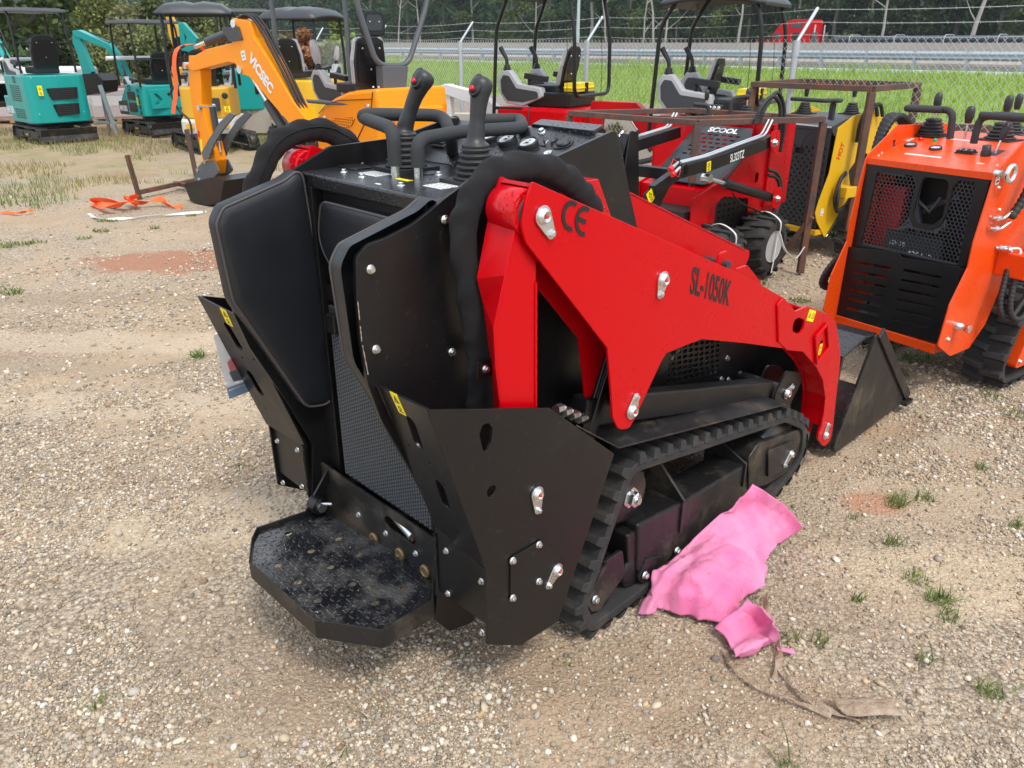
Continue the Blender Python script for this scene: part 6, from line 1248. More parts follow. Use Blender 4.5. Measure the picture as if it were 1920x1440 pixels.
for ya in (-.35, -.62):
    m = MB(); m.plate(1, rp([(p2[0] + .12, p2[1] - .25), (p2[0] + .18, p2[1] + .24), (p2[0] + .26, p2[1] + .26), (p2[0] + .34, p2[1] - .25)], .02), ya, ya + .012, bev=.001); m.bar((p2[0] + .2, ya - .06, p2[1] + .22), (p2[0] + .32, ya - .06, p2[1] - .1), .07, .07); m.build('tilt_linkage', 'black', wl)
m = MB(); m.cyl((p2[0] + .28, -.45, p2[1] + .18), (p2[0] + .55, -.45, p2[1] + .02), .018, 12); m.cyl((p2[0] + .28, -.45, p2[1] + .18), (p2[0] + .20, -.45, p2[1] + .24), .010, 10, 1); m.build('tilt_cylinder', ['black', 'zinc'], wl)
# controls at the back of the wheel loader
DZ4 = 1.13; m = MB(); m.box((-.45, -.60, .5), (-.10, -.225, DZ4)); m.build('control_tower', 'red', wl, bev=.006)
bel(wl, WF, (1398, 220), DZ4, .06, .03, .09); bel(wl, WF, (1322, 216), DZ4, .05, .025, .07)
z_ = DZ4 + .16; A_ = WF.on(1372, 185, 2, z_); hbar(wl, WF, [(A_.x, A_.y, DZ4), (A_.x, A_.y, z_), (A_.x - .10, A_.y + .08, z_ + .02), (A_.x - .22, A_.y + .02, z_), (A_.x - .14, A_.y - .03, z_ - .02)], .016)
A_ = WF.on(1330, 195, 2, z_ - .03); hbar(wl, WF, [(A_.x, A_.y, DZ4), (A_.x, A_.y, z_ - .04), (A_.x + .10, A_.y - .08, z_ - .03)], .016)
m = MB(); A_ = WF.on(1342, 208, 2, DZ4 + .05); m.box((A_.x, A_.y - .07, DZ4 - .02), (A_.x + .03, A_.y + .07, DZ4 + .10)); lm = m.build('work_lamp', 'plastic', wl, bev=.006)
m = MB(); 
for i in range(3):
    for j in range(3): m.lathe([(.018, 0), (.014, .004)], (A_.x + .031, A_.y - .042 + .042 * i, DZ4 + .01 + .032 * j), (1, 0, 0), 12)
m.build('lamp_lens', 'zinc', lm)
m = MB()
for k in range(2):
    a = WF.on(1456 + 7 * k, 285, 1, -.14); ribhose(m, [(a.x, -.14, a.z), (a.x, -.14, a.z + .18), (a.x + .03, -.15, a.z + .34), (a.x + .14, -.16, a.z + .40 + .03 * k), (a.x + .26, -.17, a.z + .33), (a.x + .30, -.18, a.z + .22)], .015, .02)
    a = WF.on(1440, 318 + 10 * k, 1, -.16); ribhose(m, [(a.x, -.16, a.z), (a.x - .10, -.13, a.z - .04), (a.x - .17, -.12, a.z - .16 - .03 * k), (a.x - .12, -.12, a.z - .32), (a.x + .02, -.12, a.z - .36 + .04 * k)], .014, .02)
m.build('hydraulic_hose', 'rubber_clean', wl)
# ---------------- rusty steel crate frames
def rframe(name, label, P, z, posts, w=.05, extra=(), wall=True):
    c = sum((Vector((*p, 0)) for p in P), Vector()) / len(P); r = thing(name, Matrix.Translation(c), label, 'steel frame', 'rusty steel shipping frames')
    P = [Vector((*p, 0)) - c for p in P]; n = len(P)
    for i in range(n):
        a, b = P[i] + Vector((0, 0, z)), P[(i+1) % n] + Vector((0, 0, z)); m = MB(); m.bar(a, b, w, w * .8); m.build('rail', 'rust', r, bev=.003)
    for i, h in posts: m = MB(); m.bar(P[i] + Vector((0, 0, -.01)), P[i] + Vector((0, 0, z - w * .45)), w, w, up=(1, 0, 0)); m.build('post', 'rust', r, bev=.003)
    for a, b in extra: m = MB(); m.bar(Vector(a) - c, Vector(b) - c, w * .9, w * .8, up=(0, 0, 1) if abs(a[2] - b[2]) < .5 else (1, 0, 0)); m.build('brace', 'rust', r, bev=.003)
    return r
rframe('crate_frame', 'rusty square-tube crate frame standing around the red wheeled loader', [(1.33, 5.80), (2.34, 6.08), (1.50, 6.90), (.47, 6.62)], 1.175, [(0, 1), (1, 1), (2, 1), (3, 1)], extra=[((2.36, 6.06, .45), (2.16, 6.20, .02)), ((1.05, 6.05, 1.17), (2.05, 6.38, 1.17)), ((1.33, 5.80, 1.0), (1.33, 5.80, 1.18))])
rframe('crate_frame', 'taller rusty frame around the yellow loader, rising above the first frame', [(2.15, 7.35), (2.90, 6.62), (3.6, 7.3), (2.85, 8.05)], 1.36, [(0, 1), (1, 1), (2, 1)], w=.055)
g1 = ground(1640, 214, 1.0); g2 = ground(1780, 232, .85)
rframe('crate_frame', 'low rusty frame lying behind the orange loader', [(3.4, 7.2), (4.9, 6.6), (5.2, 7.4), (3.7, 8.0)], .95, [(0, 1), (1, 1), (2, 1)], w=.09)
# ================================================================ mini excavators
def seat(parent, p, yaw=0.0, wrap=False, s=1.0, lean=.12):
    M = Matrix.Translation(p) @ Matrix.Rotation(yaw, 4, 'Z') @ Matrix.Diagonal((s, s, s, 1)); m = MB()
    bk = rp([(-.20, 0), (.20, 0), (.225, .28), (.19, .50), (.10, .545), (-.10, .545), (-.19, .50), (-.225, .28)], .05)
    T = M @ Matrix(((0, 0, 1, -.20), (1, 0, 0, 0), (0, 1, 0, .02), (0, 0, 0, 1))) @ Matrix.Identity(4)
    L_ = Matrix.Identity(4); L_[0][2] = -lean * 2.0
    m.plate(2, bk, 0, .07, bev=.015, M=M @ L_ @ Matrix.Translation((-.20, 0, .02)) @ Matrix(((0, 0, 1, 0), (1, 0, 0, 0), (0, 1, 0, 0), (0, 0, 0, 1))))
    m.plate(2, rp([(-.20, -.21), (.24, -.22), (.24, .22), (-.20, .21)], .06), -.05, .06, bev=.02, M=M); o = m.build('seat', 'vinyl', parent)
    m = MB(); B = M @ L_ @ Matrix.Translation((-.203, 0, .02)) @ Matrix(((0, 0, 1, 0), (1, 0, 0, 0), (0, 1, 0, 0), (0, 0, 0, 1)))
    m.plate(2, rp([(-.17, .06), (.17, .06), (.185, .30), (.15, .47), (-.15, .47), (-.185, .30)], .03), -.016, 0, bev=.003, M=B)
    for z_ in (.14, .23, .32): m.plate(2, slot(0, z_, .22, .014), -.022, -.016, M=B)
    m.build('seat_shell', 'black', o)
    for a, b in ((-.12, .42), (.12, .42), (0, .19)): bolt(o, B @ Vector((a, b, -.016)), (-1, 0, 0), .010)
    if wrap: m = MB(); m.plate(2, rp([(-.215, .02), (.215, .02), (.235, .30), (.19, .54), (-.19, .54), (-.235, .30)], .05), .02, .085, bev=.01, M=B); m.build('plastic_wrap', 'clearwrap', o)
    return o
def console(parent, p, yaw=0.0, s=1.0, side=1, wrapped=False):
    M = Matrix.Translation(p) @ Matrix.Rotation(yaw, 4, 'Z') @ Matrix.Diagonal((s, s, s, 1)); A = M @ axm(1, 0)
    o1 = rp([(-.30, .06), (-.28, .16), (.02, .20), (.14, .34), (.24, .34), (.30, .26), (.28, .10), (.18, -.02), (-.05, -.04)], .03); o2 = rp([(-.26, .05), (-.24, .12), (.04, .15), (.14, .28), (.22, .29), (.255, .23), (.24, .10), (.16, .01), (-.05, .0)], .03)
    m = MB(); m.plate(2, o1, -.055, .055, bev=.012, M=A); o = m.build('console', 'silver', parent)
    m = MB(); m.plate(2, o2, -.062, .062, bev=.004, M=A); m.build('console_panel', 'darkgray', o)
    m = MB(); q = M @ Vector((.20, 0, .33)); bellows(m, q, .055 * s, .03 * s, .07 * s, 4, n=16); T = M @ Vector((.27, 0, .56)); m.tube(catmull([M @ Vector((.20, 0, .38)), M @ Vector((.21, 0, .46)), M @ Vector((.25, 0, .52)), M @ Vector((.29, 0, .58))], 4), lambda t: s * (.018 + .010 * t), 12); m.build('control_lever', 'plastic', o)
    if wrapped: m = MB(); m.tube(catmull([M @ Vector((.20, 0, .40)), M @ Vector((.23, 0, .52)), M @ Vector((.27, 0, .66))], 5), lambda t: s * (.032 + .025 * math.sin(t * 3)), 10); m.build('plastic_wrap', 'clearwrap', o)
    m = MB(); m.box((-.30, -.045, .26), (-.02, .045, .32), 0, M @ Matrix.Rotation(-.12, 4, 'Y')); m.cyl(M @ Vector((-.1, 0, .16)), M @ Vector((-.1, 0, .28)), .02 * s, 10); m.build('armrest', 'vinyl', o, bev=.018)
    return o
def crawler(parent, yaw=0.0, L=1.35, W=.98, tw=.20, h=.34, blade=True, blade_s=-1, bw=None):
    rot = Matrix.Rotation(yaw, 4, 'Z')
    for s in (1, -1):
        y0 = s * W / 2; y1 = s * (W / 2 - tw); e = bpy.data.objects.new('tmp', None)
        t = track(parent, [(-L/2 + .02, h * .15, .12), (-L/2 + .10, h, .12), (L/2 - .10, h, .12), (L/2, h * .3, .12), (L/2 - .08, 0, .1), (-L/2 + .10, 0, .1)], y0, y1, pitch=.085, lug=.016, thick=.02, r=.12); t.matrix_local = rot; bpy.data.objects.remove(e)
        m = MB(); m.plate(1, rp([(-L/2 + .14, .09), (-L/2 + .22, h - .07), (L/2 - .22, h - .07), (L/2 - .14, .09)], .03), y0 - s * .035, y1 + s * .01, bev=.004, holes=[slot(-.12, h * .5, .04, .09), slot(.2, h * .5, .04, .09)]); f = m.build('track_frame', 'black_dusty', parent, M=rot)
        for x in (-L/2 + .13, L/2 - .15): m = MB(); m.lathe([(.11, 0), (.115, .006), (.115, .12), (.11, .125)], (x, y0 - s * .03, h * .5), (0, -s, 0), 20); m.build('sprocket', 'black_dusty', f)
        m = MB(); q = Vector((.02, y0 - s * .032, h * .5)); m.text('>-<', .07, basis(q, (s * 1.0 if s < 0 else -1, 0, 0), (0, 0, 1)), 1, .004); m.build('tie_down_mark', 'label_yellow', f)
    m = MB(); m.box((-.30, -W/2 + tw + .01, .14), (.30, W/2 - tw - .01, h + .02)); m.lathe([(.27, 0), (.27, .08)], (0, 0, h + .01), (0, 0, 1), 24); m.build('undercarriage', 'black_dusty', parent, M=rot, bev=.01)
    if blade:
        bs = blade_s; bw = bw or W; x0 = bs * (L/2 + .02); m = MB()
        m.plate(1, rp([(x0, .02), (x0 + bs * .05, .02), (x0 + bs * .09, .06), (x0 + bs * .05, .15), (x0 + bs * .09, .27), (x0 + bs * .06, .27), (x0 + bs * .02, .16)], .006), -bw/2, bw/2, bev=.001)
        for y in (-.16, .16): m.bar((bs * .2, y, .2), (x0 + bs * .02, y, .13), .06, .07)
        m.build('dozer_blade', 'black_dusty', parent, M=rot)
def canopy(parent, x0, x1, w, z0, z1, kind='flat', posts=4, r=.02, foot=None, mat='darkgray', ov=.10):
    foot = foot or z0
    if kind == 'flat':
        m = MB(); m.plate(2, rp([(x0 - ov, -w/2 - .05), (x1 + ov, -w/2 - .05), (x1 + ov, w/2 + .05), (x0 - ov, w/2 + .05)], .08), z1 - .03, z1 + .02, bev=.012); m.plate(2, rp([(x0 - .02, -w/2), (x1 + .02, -w/2), (x1 + .02, w/2), (x0 - .02, w/2)], .08), z1 + .02, z1 + .04, bev=.008); m.build('canopy_roof', 'gray', parent)
    elif kind == 'curved':
        V = []; F = []; nx_, ny_ = 14, 8
        for zz in (0, -.035):
            for i in range(nx_ + 1):
                for j in range(ny_ + 1):
                    u = i / nx_; t = j / ny_; x = x0 - ov - .04 + (x1 - x0 + 2 * ov + .08) * u; y = (w / 2 + .08) * (2 * t - 1); e = 1 - max(abs(2*u-1)**6, abs(2*t-1)**6)
                    V.append((x, y, z1 + .02 + .07 * e + zz - (.05 if e < .05 else 0) + (.018 * math.cos(t * PI * 6) * e if zz == 0 else 0) - .05 * (2*u-1)**2))
        k = (nx_ + 1) * (ny_ + 1)
        for i in range(nx_):
            for j in range(ny_):
                a = i * (ny_ + 1) + j; q = (a, a + 1, a + ny_ + 2, a + ny_ + 1); F += [q, tuple(x + k for x in q)[::-1]]
        ring = [i * (ny_ + 1) for i in range(nx_ + 1)] + [nx_ * (ny_ + 1) + j for j in range(1, ny_ + 1)] + [i * (ny_ + 1) + ny_ for i in range(nx_ - 1, -1, -1)] + [j for j in range(ny_ - 1, 0, -1)]
        for a, b in zip(ring, ring[1:] + ring[:1]): F.append((a, b, b + k, a + k))
        m = MB(); m.add(V, F, 0, True); m.build('canopy_roof', 'darkgray', parent)
    pts = [(x0, -1), (x0, 1)] + ([(x1, -1), (x1, 1)] if posts == 4 else [])
    for x, s in pts:
        out = (x0 - x1) * .0 ; m = MB(); xb = x - (.06 if x == x0 else -.03); m.tube(bend([Vector((xb, s * w / 2, foot)), Vector((xb, s * w / 2, z0 + (z1 - z0) * .35)), Vector((x, s * (w / 2 - .02), z1 - .03)), Vector((x + (.2 if x == x0 else -.2), s * (w / 2 - .04), z1 - .01))], .10), r, 10); m.build('canopy_post', 'black', parent)
    m = MB(); m.cyl((x0 - .05, -w/2, z0 + .50), (x0 - .05, w/2, z0 + .50), r * .7, 8) if kind == 'flat' else None
    if kind == 'flat': m.build('grab_rail', 'black', parent)
def boom_parts(parent, T, boom, w, col, stick, sw, bucket, cyl, y=0.0, hoses=(), bw=.30, teeth=True):
    """T maps (a, b, c): a forward, b up, c sideways into the machine's frame"""
    m = MB(); m.plate(2, rp(boom, .015), -w/2, w/2, bev=.006, M=T); b = m.build('boom', col, parent)
    m = MB(); m.plate(2, rp(stick, .015), -sw/2, sw/2, bev=.006, M=T); s = m.build('stick', col, parent)
    if bucket:
        m = MB(); t_ = .008
        for c in (-bw/2, bw/2 - t_): m.plate(2, rp(bucket, .01), c, c + t_, bev=.001, M=T)
        n_ = len(bucket) - 1
        for i in range(n_):
            a, bb = Vector(bucket[i]), Vector(bucket[i+1]); d = (bb - a).normalized(); nn = Vector((-d.y, d.x)) * .008; m.plate(2, [tuple(a), tuple(bb), tuple(bb - nn), tuple(a - nn)], -bw/2 + t_, bw/2 - t_, M=T)
        m.build('bucket', 'black', parent)
    for (p, q, r, f) in cyl:
        P, Q = T @ Vector((*p, 0)), T @ Vector((*q, 0)); mm = MB(); mm.cyl(P, P.lerp(Q, f), r, 14); mm.cyl(P.lerp(Q, f), Q, r * .5, 10, 1); mm.build('hydraulic_cylinder', ['darkgray', 'zinc'], parent)
    for h, r in hoses: mm = MB(); ribhose(mm, [T @ Vector(v) for v in h], r, .016, n=8); mm.build('hydraulic_hose', 'rubber_clean', parent)
    return b, s
def vplane(fr_, yaw_off=0.0, y=0.0, o=(0, 0, 0)):
    """vertical plane through the machine: maps (a,b,c) -> a along heading, b up, c to the right"""
    c, s = math.cos(yaw_off), math.sin(yaw_off); return Matrix(((c, 0, s, o[0]), (s, 0, -c, o[1] + y), (0, 1, 0, o[2]), (0, 0, 0, 1)))
def traced(fr_, T, pts):
    """image points laid onto the boom's vertical plane"""
    W = fr_.M @ T; o = W @ Vector((0, 0, 0)); n = (W.to_3x3() @ Vector((0, 0, 1))).normalized(); Wi = W.inverted(); out = []
    for q in pts:
        d = pray(q[0], q[1]); C_ = Vector((0, 0, CH)); t = (o - C_).dot(n) / d.dot(n); p = Wi @ (C_ + d * t); out.append((p.x, p.y) + tuple(q[2:]))
    return out
EG = 'mini excavators parked in rows'
# ---- teal excavator at the left edge (rear grilles, CE and H15R on its flank)
EF = Fr(-8.68, 15.25, -49); e = thing('mini_excavator', EF, 'teal mini excavator with two dark rear grilles and flat grey canopy, leftmost', 'excavator', EG)
crawler(e, 0, 1.35, .98, h=.29); 
m = MB(); body = rp([(-.60, -.56, .22), (.35, -.56, .05), (.42, .50, .05), (-.60, .50, .14), (-.67, 0, .4)], .05, 6); m.plate(2, body, .36, 1.17, bev=.02); bd = m.build('body', 'teal', e)
m = MB(); m.box((.25, -.45, .47), (.75, .46, .80)); m.build('floor_platform', 'teal', e, bev=.02)
def on_rear(fr_, px, py, x): p = fr_.on(px, py, 0, x); return (p.y, p.z)
for gq in (((86, 166), (145, 163), (146, 184), (98, 188)), ((99, 196), (148, 193), (150, 213), (110, 218))):
    o = [on_rear(EF, *q, -.68) for q in gq]; m = MB(); m.plate(0, rp(o, .01), -.684, -.672, bev=.002); gg = m.build('rear_grille', 'black', bd); m = MB(); y0, y1 = min(p[0] for p in o), max(p[0] for p in o); z0, z1 = min(p[1] for p in o), max(p[1] for p in o)
    for i in range(6): m.box((-.688, y0 + .07, z0 + .02 + (z1 - z0) * i / 6.5), (-.683, y1 - .05, z0 + .028 + (z1 - z0) * i / 6.5))
    m.build('grille_louvre', 'darkgray', gg)
YS = .502; m = MB()
for z0, k in ((.98, 8), (.58, 5)):
    for i in range(k):
        for j in range(4): m.box((-.28 + j * .12, YS, z0 - i * .035), (-.20 + j * .12, YS + .004, z0 - i * .035 + .016))
m.build('side_vents', 'ink', bd)
m = MB(); T = basis((-.12, YS + .004, 1.09), (-1, 0, 0), (0, 0, 1)); m.text('CE', .15, T, .8, .003); m.build('conformity_mark', 'ink', bd)
m = MB(); T = basis((.40, .506, .56), (-1, 0, 0), (0, 0, 1)); m.text('H15R', .17, T, .85, .005); m.build('model_lettering', 'white', bd)
warn_label(bd, basis((-.672, .30, .92), (0, -1, 0), (0, 0, 1)), .08, .17); 
for x_, y_, z_ in ((-.67, .40, .53), (-.67, -.36, .53), (-.67, .40, 1.13), (-.67, .0, 1.15)): bolt(bd, (x_, y_, z_), (-1, 0, 0), .012)
seat(e, (-.12, -.02, 1.24), 0, s=1.05); canopy(e, -.38, .42, .92, 1.2, 2.22, 'flat', 4); console(e, (.15, .38, 1.1)); 
T = vplane(EF, 0, .12); B = traced(EF, T, [(20, 150), (8, 120), (28, 95), (5, 75), (-30, 60), (-60, 75), (-60, 95), (-20, 90), (0, 110), (-6, 140)])
boom_parts(e, T, [(.72, .75), (.95, .75), (1.15, 1.45), (1.55, 1.85), (2.3, 1.9), (2.3, 1.75), (1.65, 1.66), (1.38, 1.35), (1.15, .72)], .14, 'teal', [(2.1, 1.95), (2.36, 1.9), (2.28, 1.2), (2.16, .9), (2.08, 1.0)], .11, [(2.0, .95), (2.3, .92), (2.35, .6), (2.15, .5), (1.9, .62)], [((1.2, .75), (1.75, 1.5), .04, .6), ((1.5, 1.98), (2.2, 2.0), .035, .6)], hoses=[([(1.2, 1.6, .08), (1.5, 2.0, .08), (2.1, 1.98, .08), (2.3, 1.8, .08)], .015)], bw=.36)
m = MB(); m.cyl((.45, -.3, 1.42), (.45, .6, 1.42), .035, 10); m.build('wrapped_bar', 'white', e)
# ---- second teal excavator (MH13RX) with its boom out to the left
EF = Fr(-7.2, 16.45, -49); e = thing('mini_excavator', EF, 'teal mini excavator with raised folding arm and black bucket hanging to its left', 'excavator', EG)
crawler(e, 0, 1.25, .94, h=.27)
m = MB(); m.plate(2, rp([(-.58, -.46, .1), (.20, -.48, .04), (.20, .46, .04), (-.50, .46, .1), (-.62, 0, .3)], .05), .38, .95, bev=.02); bd = m.build('body', 'teal', e)
m = MB(); m.plate(1, rp([(.22, .38), (.62, .38), (.62, .62), (.22, .66)], .01), .40, .44, bev=.003); sp3 = m.build('side_step', 'black', e); m = MB(); m.text('MH13RX', .14, basis((.42, .445, .49), (-1, 0, 0), (0, 0, 1)), .62, .006); m.build('model_lettering', 'white', sp3)
m = MB(); m.box((.15, -.44, .38), (.70, .40, .50)); m.build('floor_platform', 'teal', e, bev=.01)
for z0, z1 in ((.67, .83), (.45, .62)): m = MB(); m.plate(1, rp([(-.22, z0), (.10, z0), (.10, z1), (-.22, z1)], .03), .463, .472, bev=.003); m.build('side_grille', 'black', bd)
m = MB(); m.text('CE', .14, basis((-.02, .466, .89), (-1, 0, 0), (0, 0, 1)), .8, .003); m.build('conformity_mark', 'ink', bd)
m = MB()
for i in range(5):
    for a in (-.5, .5): T_ = Matrix.Translation((-.36, .462, .45 + i * .10)) @ Matrix.Rotation(a * 1.4, 4, 'Y'); m.box((-.05, 0, -.009), (.05, .004, .009), 0, T_)
m.build('side_vents', 'ink', bd)
m = MB(); m.plate(0, rp([(.36, .88), (-.30, .88), (-.38, .78), (-.36, .62), (-.26, .52), (.36, .52)], .02), -.625, -.605, bev=.008, holes=[rp([(.28, .80), (.22, .80), (.12, .69), (.20, .60), (.28, .60), (.20, .69)], .01)]); m.lathe([(.03, 0), (.03, .01)], (-.625, -.02, .78), (-1, 0, 0), 16, mat=1); m.build('rear_cover', ['teal', 'ink'], bd)
warn_label(bd, basis((-.30, .47, .66), (-1, 0, 0), (0, 0, 1)), .06, .14)
seat(e, (-.18, -.06, 1.0), 0, s=.95); canopy(e, -.46, .34, .92, .92, 2.06, 'flat', 4); console(e, (.10, .36, .82), s=.8)
m = MB(); m.cyl((.42, -.3, 1.42), (.42, .6, 1.42), .04, 10); m.build('wrapped_bar', 'white', e)
T = vplane(EF, -.9, .15, (.45, 0, 0)); T = vplane(EF, .35, .1, (.4, 0, 0))
bo_ = traced(EF, T, [(232, 190), (240, 160), (222, 120), (205, 92), (145, 68), (140, 58), (150, 56), (208, 82), (228, 108), (246, 150), (250, 190)])
st_ = traced(EF, T, [(140, 60), (150, 60), (158, 85), (176, 135), (166, 148), (160, 142), (148, 98), (140, 80)])
bk_ = traced(EF, T, [(170, 138), (163, 150), (160, 166), (178, 178), (205, 172), (209, 150), (196, 137)])
cy = [tuple(traced(EF, T, [a])[0] for a in pr) for pr in (((205, 82), (152, 62)), ((150, 90), (168, 136)), ((244, 165), (226, 118)))]
boom_parts(e, T, bo_, .14, 'teal', st_, .11, bk_, [(cy[0][0], cy[0][1], .035, .6), (cy[1][0], cy[1][1], .03, .6), (cy[2][0], cy[2][1], .04, .6)], bw=.42, hoses=[([(*traced(EF, T, [q])[0][:2], .09) for q in ((238, 150), (232, 100), (205, 78), (165, 62), (142, 64), (143, 95))], .014)])
# ---- white and golden excavator (lettered ?FG) in front of the hidden ones
EF = Fr(-5.22, 14.1, -14); e = thing('mini_excavator', EF, 'golden and white mini excavator with black crawler tracks and curved dark canopy', 'excavator', EG)
crawler(e, .45, 1.45, 1.05, h=.28, blade=False)
m = MB(); m.plate(2, rp([(-.66, -.42, .15), (.5, -.52, .05), (.5, .52, .05), (-.66, .42, .15), (-.74, 0, .5)], .05, 6), .30, .54, bev=.04); m.build('counterweight', 'offwhite', e)
m = MB(); m.plate(2, rp([(-.60, -.38, .12), (.3, -.48, .05), (.3, .48, .05), (-.60, .38, .12), (-.68, 0, .5)], .05, 6), .54, 1.03, bev=.03); bd = m.build('body', 'gold', e)
m = MB(); m.plate(0, rp([(.06, .66), (-.24, .66), (-.24, .87), (.06, .87)], .03), -.70, -.665, bev=.006); m.build('rear_window', 'glass_dark', bd)
m = MB(); m.text('OFG', .13, basis((-.692, .0, .955), (0, -1, 0), (0, 0, 1)), 1, .006, depth=.004); m.build('maker_lettering', 'white', bd); warn_label(bd, basis((-.68, -.34, .69), (0, -1, 0), (0, 0, 1)), .09, .09)
for y in (-.28, .28): m = MB(); m.plate(0, rp([(y - .07, .40), (y + .07, .40), (y + .05, .48), (y - .05, .48)], .01), -.76, -.70, bev=.004); m.build('rear_marker', 'gold', e)
m = MB(); m.lathe([(.05, 0), (.05, .02), (.03, .022)], (-.68, -.33, .90), (-1, 0, 0), 16); m.build('filler_cap', 'ink', bd)
seat(e, (-.1, .0, 1.06), s=.95); console(e, (.2, -.34, .92)); console(e, (.2, .34, .92)); canopy(e, -.42, .52, 1.0, 1.0, 2.22, 'curved', 4, r=.025)
# ---- teal one standing behind the golden one
EF = Fr(-5.35, 16.9, -14); e = thing('mini_excavator', EF, 'teal mini excavator mostly hidden behind the golden and white one', 'excavator', EG); crawler(e, 0, 1.3, .98, blade=False)
m = MB(); m.plate(2, rp([(-.6, -.48, .12), (.4, -.48, .05), (.4, .48, .05), (-.6, .48, .12)], .05), .46, 1.22, bev=.03); bd = m.build('body', 'teal', e); m = MB(); m.plate(0, rp([(-.10, .75), (-.40, .85), (-.38, 1.0), (-.1, .95)], .02), -.61, -.60, bev=.002); m.build('rear_grille', 'black', bd); warn_label(bd, basis((-.61, -.40, .70), (0, -1, 0), (0, 0, 1)), .05, .14)
seat(e, (-.1, 0, 1.26)); canopy(e, -.4, .4, .95, 1.2, 2.26, 'flat', 4); T = vplane(EF, 1.3, 0, (.45, 0, 0)); boom_parts(e, T, traced(EF, T, [(345, 95), (352, 70), (338, 45), (345, 42), (372, 72), (365, 100)]), .13, 'teal', traced(EF, T, [(335, 42), (346, 42), (350, 95), (342, 96)]), .1, None, [])
# ---- golden boomed excavator further back
EF = Fr(-7.5, 19.2, -20); e = thing('mini_excavator', EF, 'golden yellow mini excavator far back, its arm rising behind the dark curved canopy', 'excavator', EG); crawler(e, 0, 1.3, .98, blade=False)
m = MB(); m.plate(2, rp([(-.6, -.48, .12), (.4, -.48, .05), (.4, .48, .05), (-.6, .48, .12)], .05), .46, 1.2, bev=.03); m.build('body', 'gold', e); seat(e, (-.1, 0, 1.26))
T = vplane(EF, 1.2, 0, (.45, 0, 0)); bo_ = traced(EF, T, [(336, 118), (318, 62), (313, 30), (319, 27), (328, 58), (350, 100), (352, 118)]); st_ = traced(EF, T, [(313, 28), (322, 26), (340, 62), (356, 108), (348, 110), (326, 66)]); boom_parts(e, T, bo_, .14, 'gold', st_, .11, None, [(traced(EF, T, [(322, 40)])[0], traced(EF, T, [(342, 80)])[0], .03, .5)])
# ---- golden excavator under a curved black canopy, behind the orange boom
EF = Fr(-3.62, 14.6, 20); e = thing('mini_excavator', EF, 'yellow mini excavator under a curved dark canopy, behind the orange boom', 'excavator', EG); crawler(e, 0, 1.4, 1.0, blade=False)
m = MB(); m.plate(2, rp([(-.62, -.48, .12), (.5, -.48, .05), (.5, .48, .05), (-.62, .48, .12)], .05), .46, 1.12, bev=.03); bd = m.build('body', 'yellow', e); m = MB()
for k in range(4): m.box((-.1 + k * .08, -.485, .86), (-.06 + k * .08, -.48, .98), 0, Matrix.Identity(4))
m.build('side_vents', 'ink', bd); console(e, (.25, .36, 1.05), s=.9); console(e, (.25, -.36, 1.05), s=.9, wrapped=True); canopy(e, -.35, .45, 1.0, 1.12, 2.16, 'curved', 4, r=.022); seat(e, (-.2, 0, 1.2), wrap=True)
# ---- big orange excavator
_P = ground(705, 166, 1.30); _q = Fr(0, 0, -45); _o = _P + _q.F * .75 - _q.L * .58; EF = Fr(_o.x, _o.y, -45); e = thing('mini_excavator', EF, 'large orange mini excavator with arched boom, toothed thumb and bucket reaching left', 'excavator', EG)
crawler(e, 0, 1.7, 1.2, tw=.25, h=.42)
fl2 = lambda x, y: (lambda p: (p.x, p.z))(EF.on(x, y, 1, .58))
rr2 = lambda x, y, X=-.75: (lambda p: Vector((X, p.y, p.z)))(EF.on(x, y, 0, X))
o = [fl2(590, 225), fl2(602, 205), fl2(625, 184), fl2(652, 171), (-.75, 1.30), (-.78, 1.12), (-.72, .55), (fl2(590, 225)[0], .55)]; yr = rr2(836, 166).y
m = MB(); m.plate(1, rp(o, .03), yr, .58, bev=.035); m.plate(0, rp([(yr + .1, .62), (.40, .62), (.42, 1.12), (yr + .08, 1.12)], .05), -.83, -.72, bev=.03); bd = m.build('body', 'amber', e)
def fl(x, y): p = EF.on(x, y, 1, .58); return Vector((p.x, .584, p.z))
m = MB(); m.tube([fl(598, 213), fl(612, 197), fl(635, 188), fl(698, 186)], .004, 6); m.build('panel_seam', 'ink', bd); m = MB(); m.tube([fl(699, 172), fl(697, 200), fl(684, 232), fl(670, 262)], .005, 6); m.build('panel_seam', 'ink', bd)
go = [fl2(x, y) for x, y in ((618, 228), (632, 220), (668, 219), (660, 235), (645, 241))]; m = MB(); gx0, gx1 = min(p[0] for p in go), max(p[0] for p in go); gz0, gz1 = min(p[1] for p in go), max(p[1] for p in go)
holes = []; nxh, nzh = 13, 5
for i in range(nxh):
    for j in range(nzh):
        c_ = (gx0 + (i + .5) * (gx1 - gx0) / nxh, gz0 + (j + .5) * (gz1 - gz0) / nzh)
        if inside(c_, go): holes.append(slot(*c_, (gx1 - gx0) / nxh * .62, (gz1 - gz0) / nzh * .62, 0, .004, 2))
m.plate(1, rp(go, .02), .580, .586, mat=1); m.plate(1, rp(go, .02), .586, .594, holes=holes, bev=.001); m.build('side_grille', ['amber', 'ink'], bd)
bolt(bd, fl(690, 199), (0, 1, 0), .025); bolt(bd, fl(609, 220), (0, 1, 0), .018)
zt = 1.30; ys_ = rr2(702, 166, -.45).y
seat(e, (-.22, ys_, zt - .02), 0, wrap=True, s=.84, lean=.05)
hq = rr2(703, 68, -.42); M_ = Matrix.Translation((-.42, hq.y, hq.z)); m = MB(); TT = Matrix(((0, 0, 1, 0), (1, 0, 0, 0), (0, 1, 0, 0), (0, 0, 0, 1)))
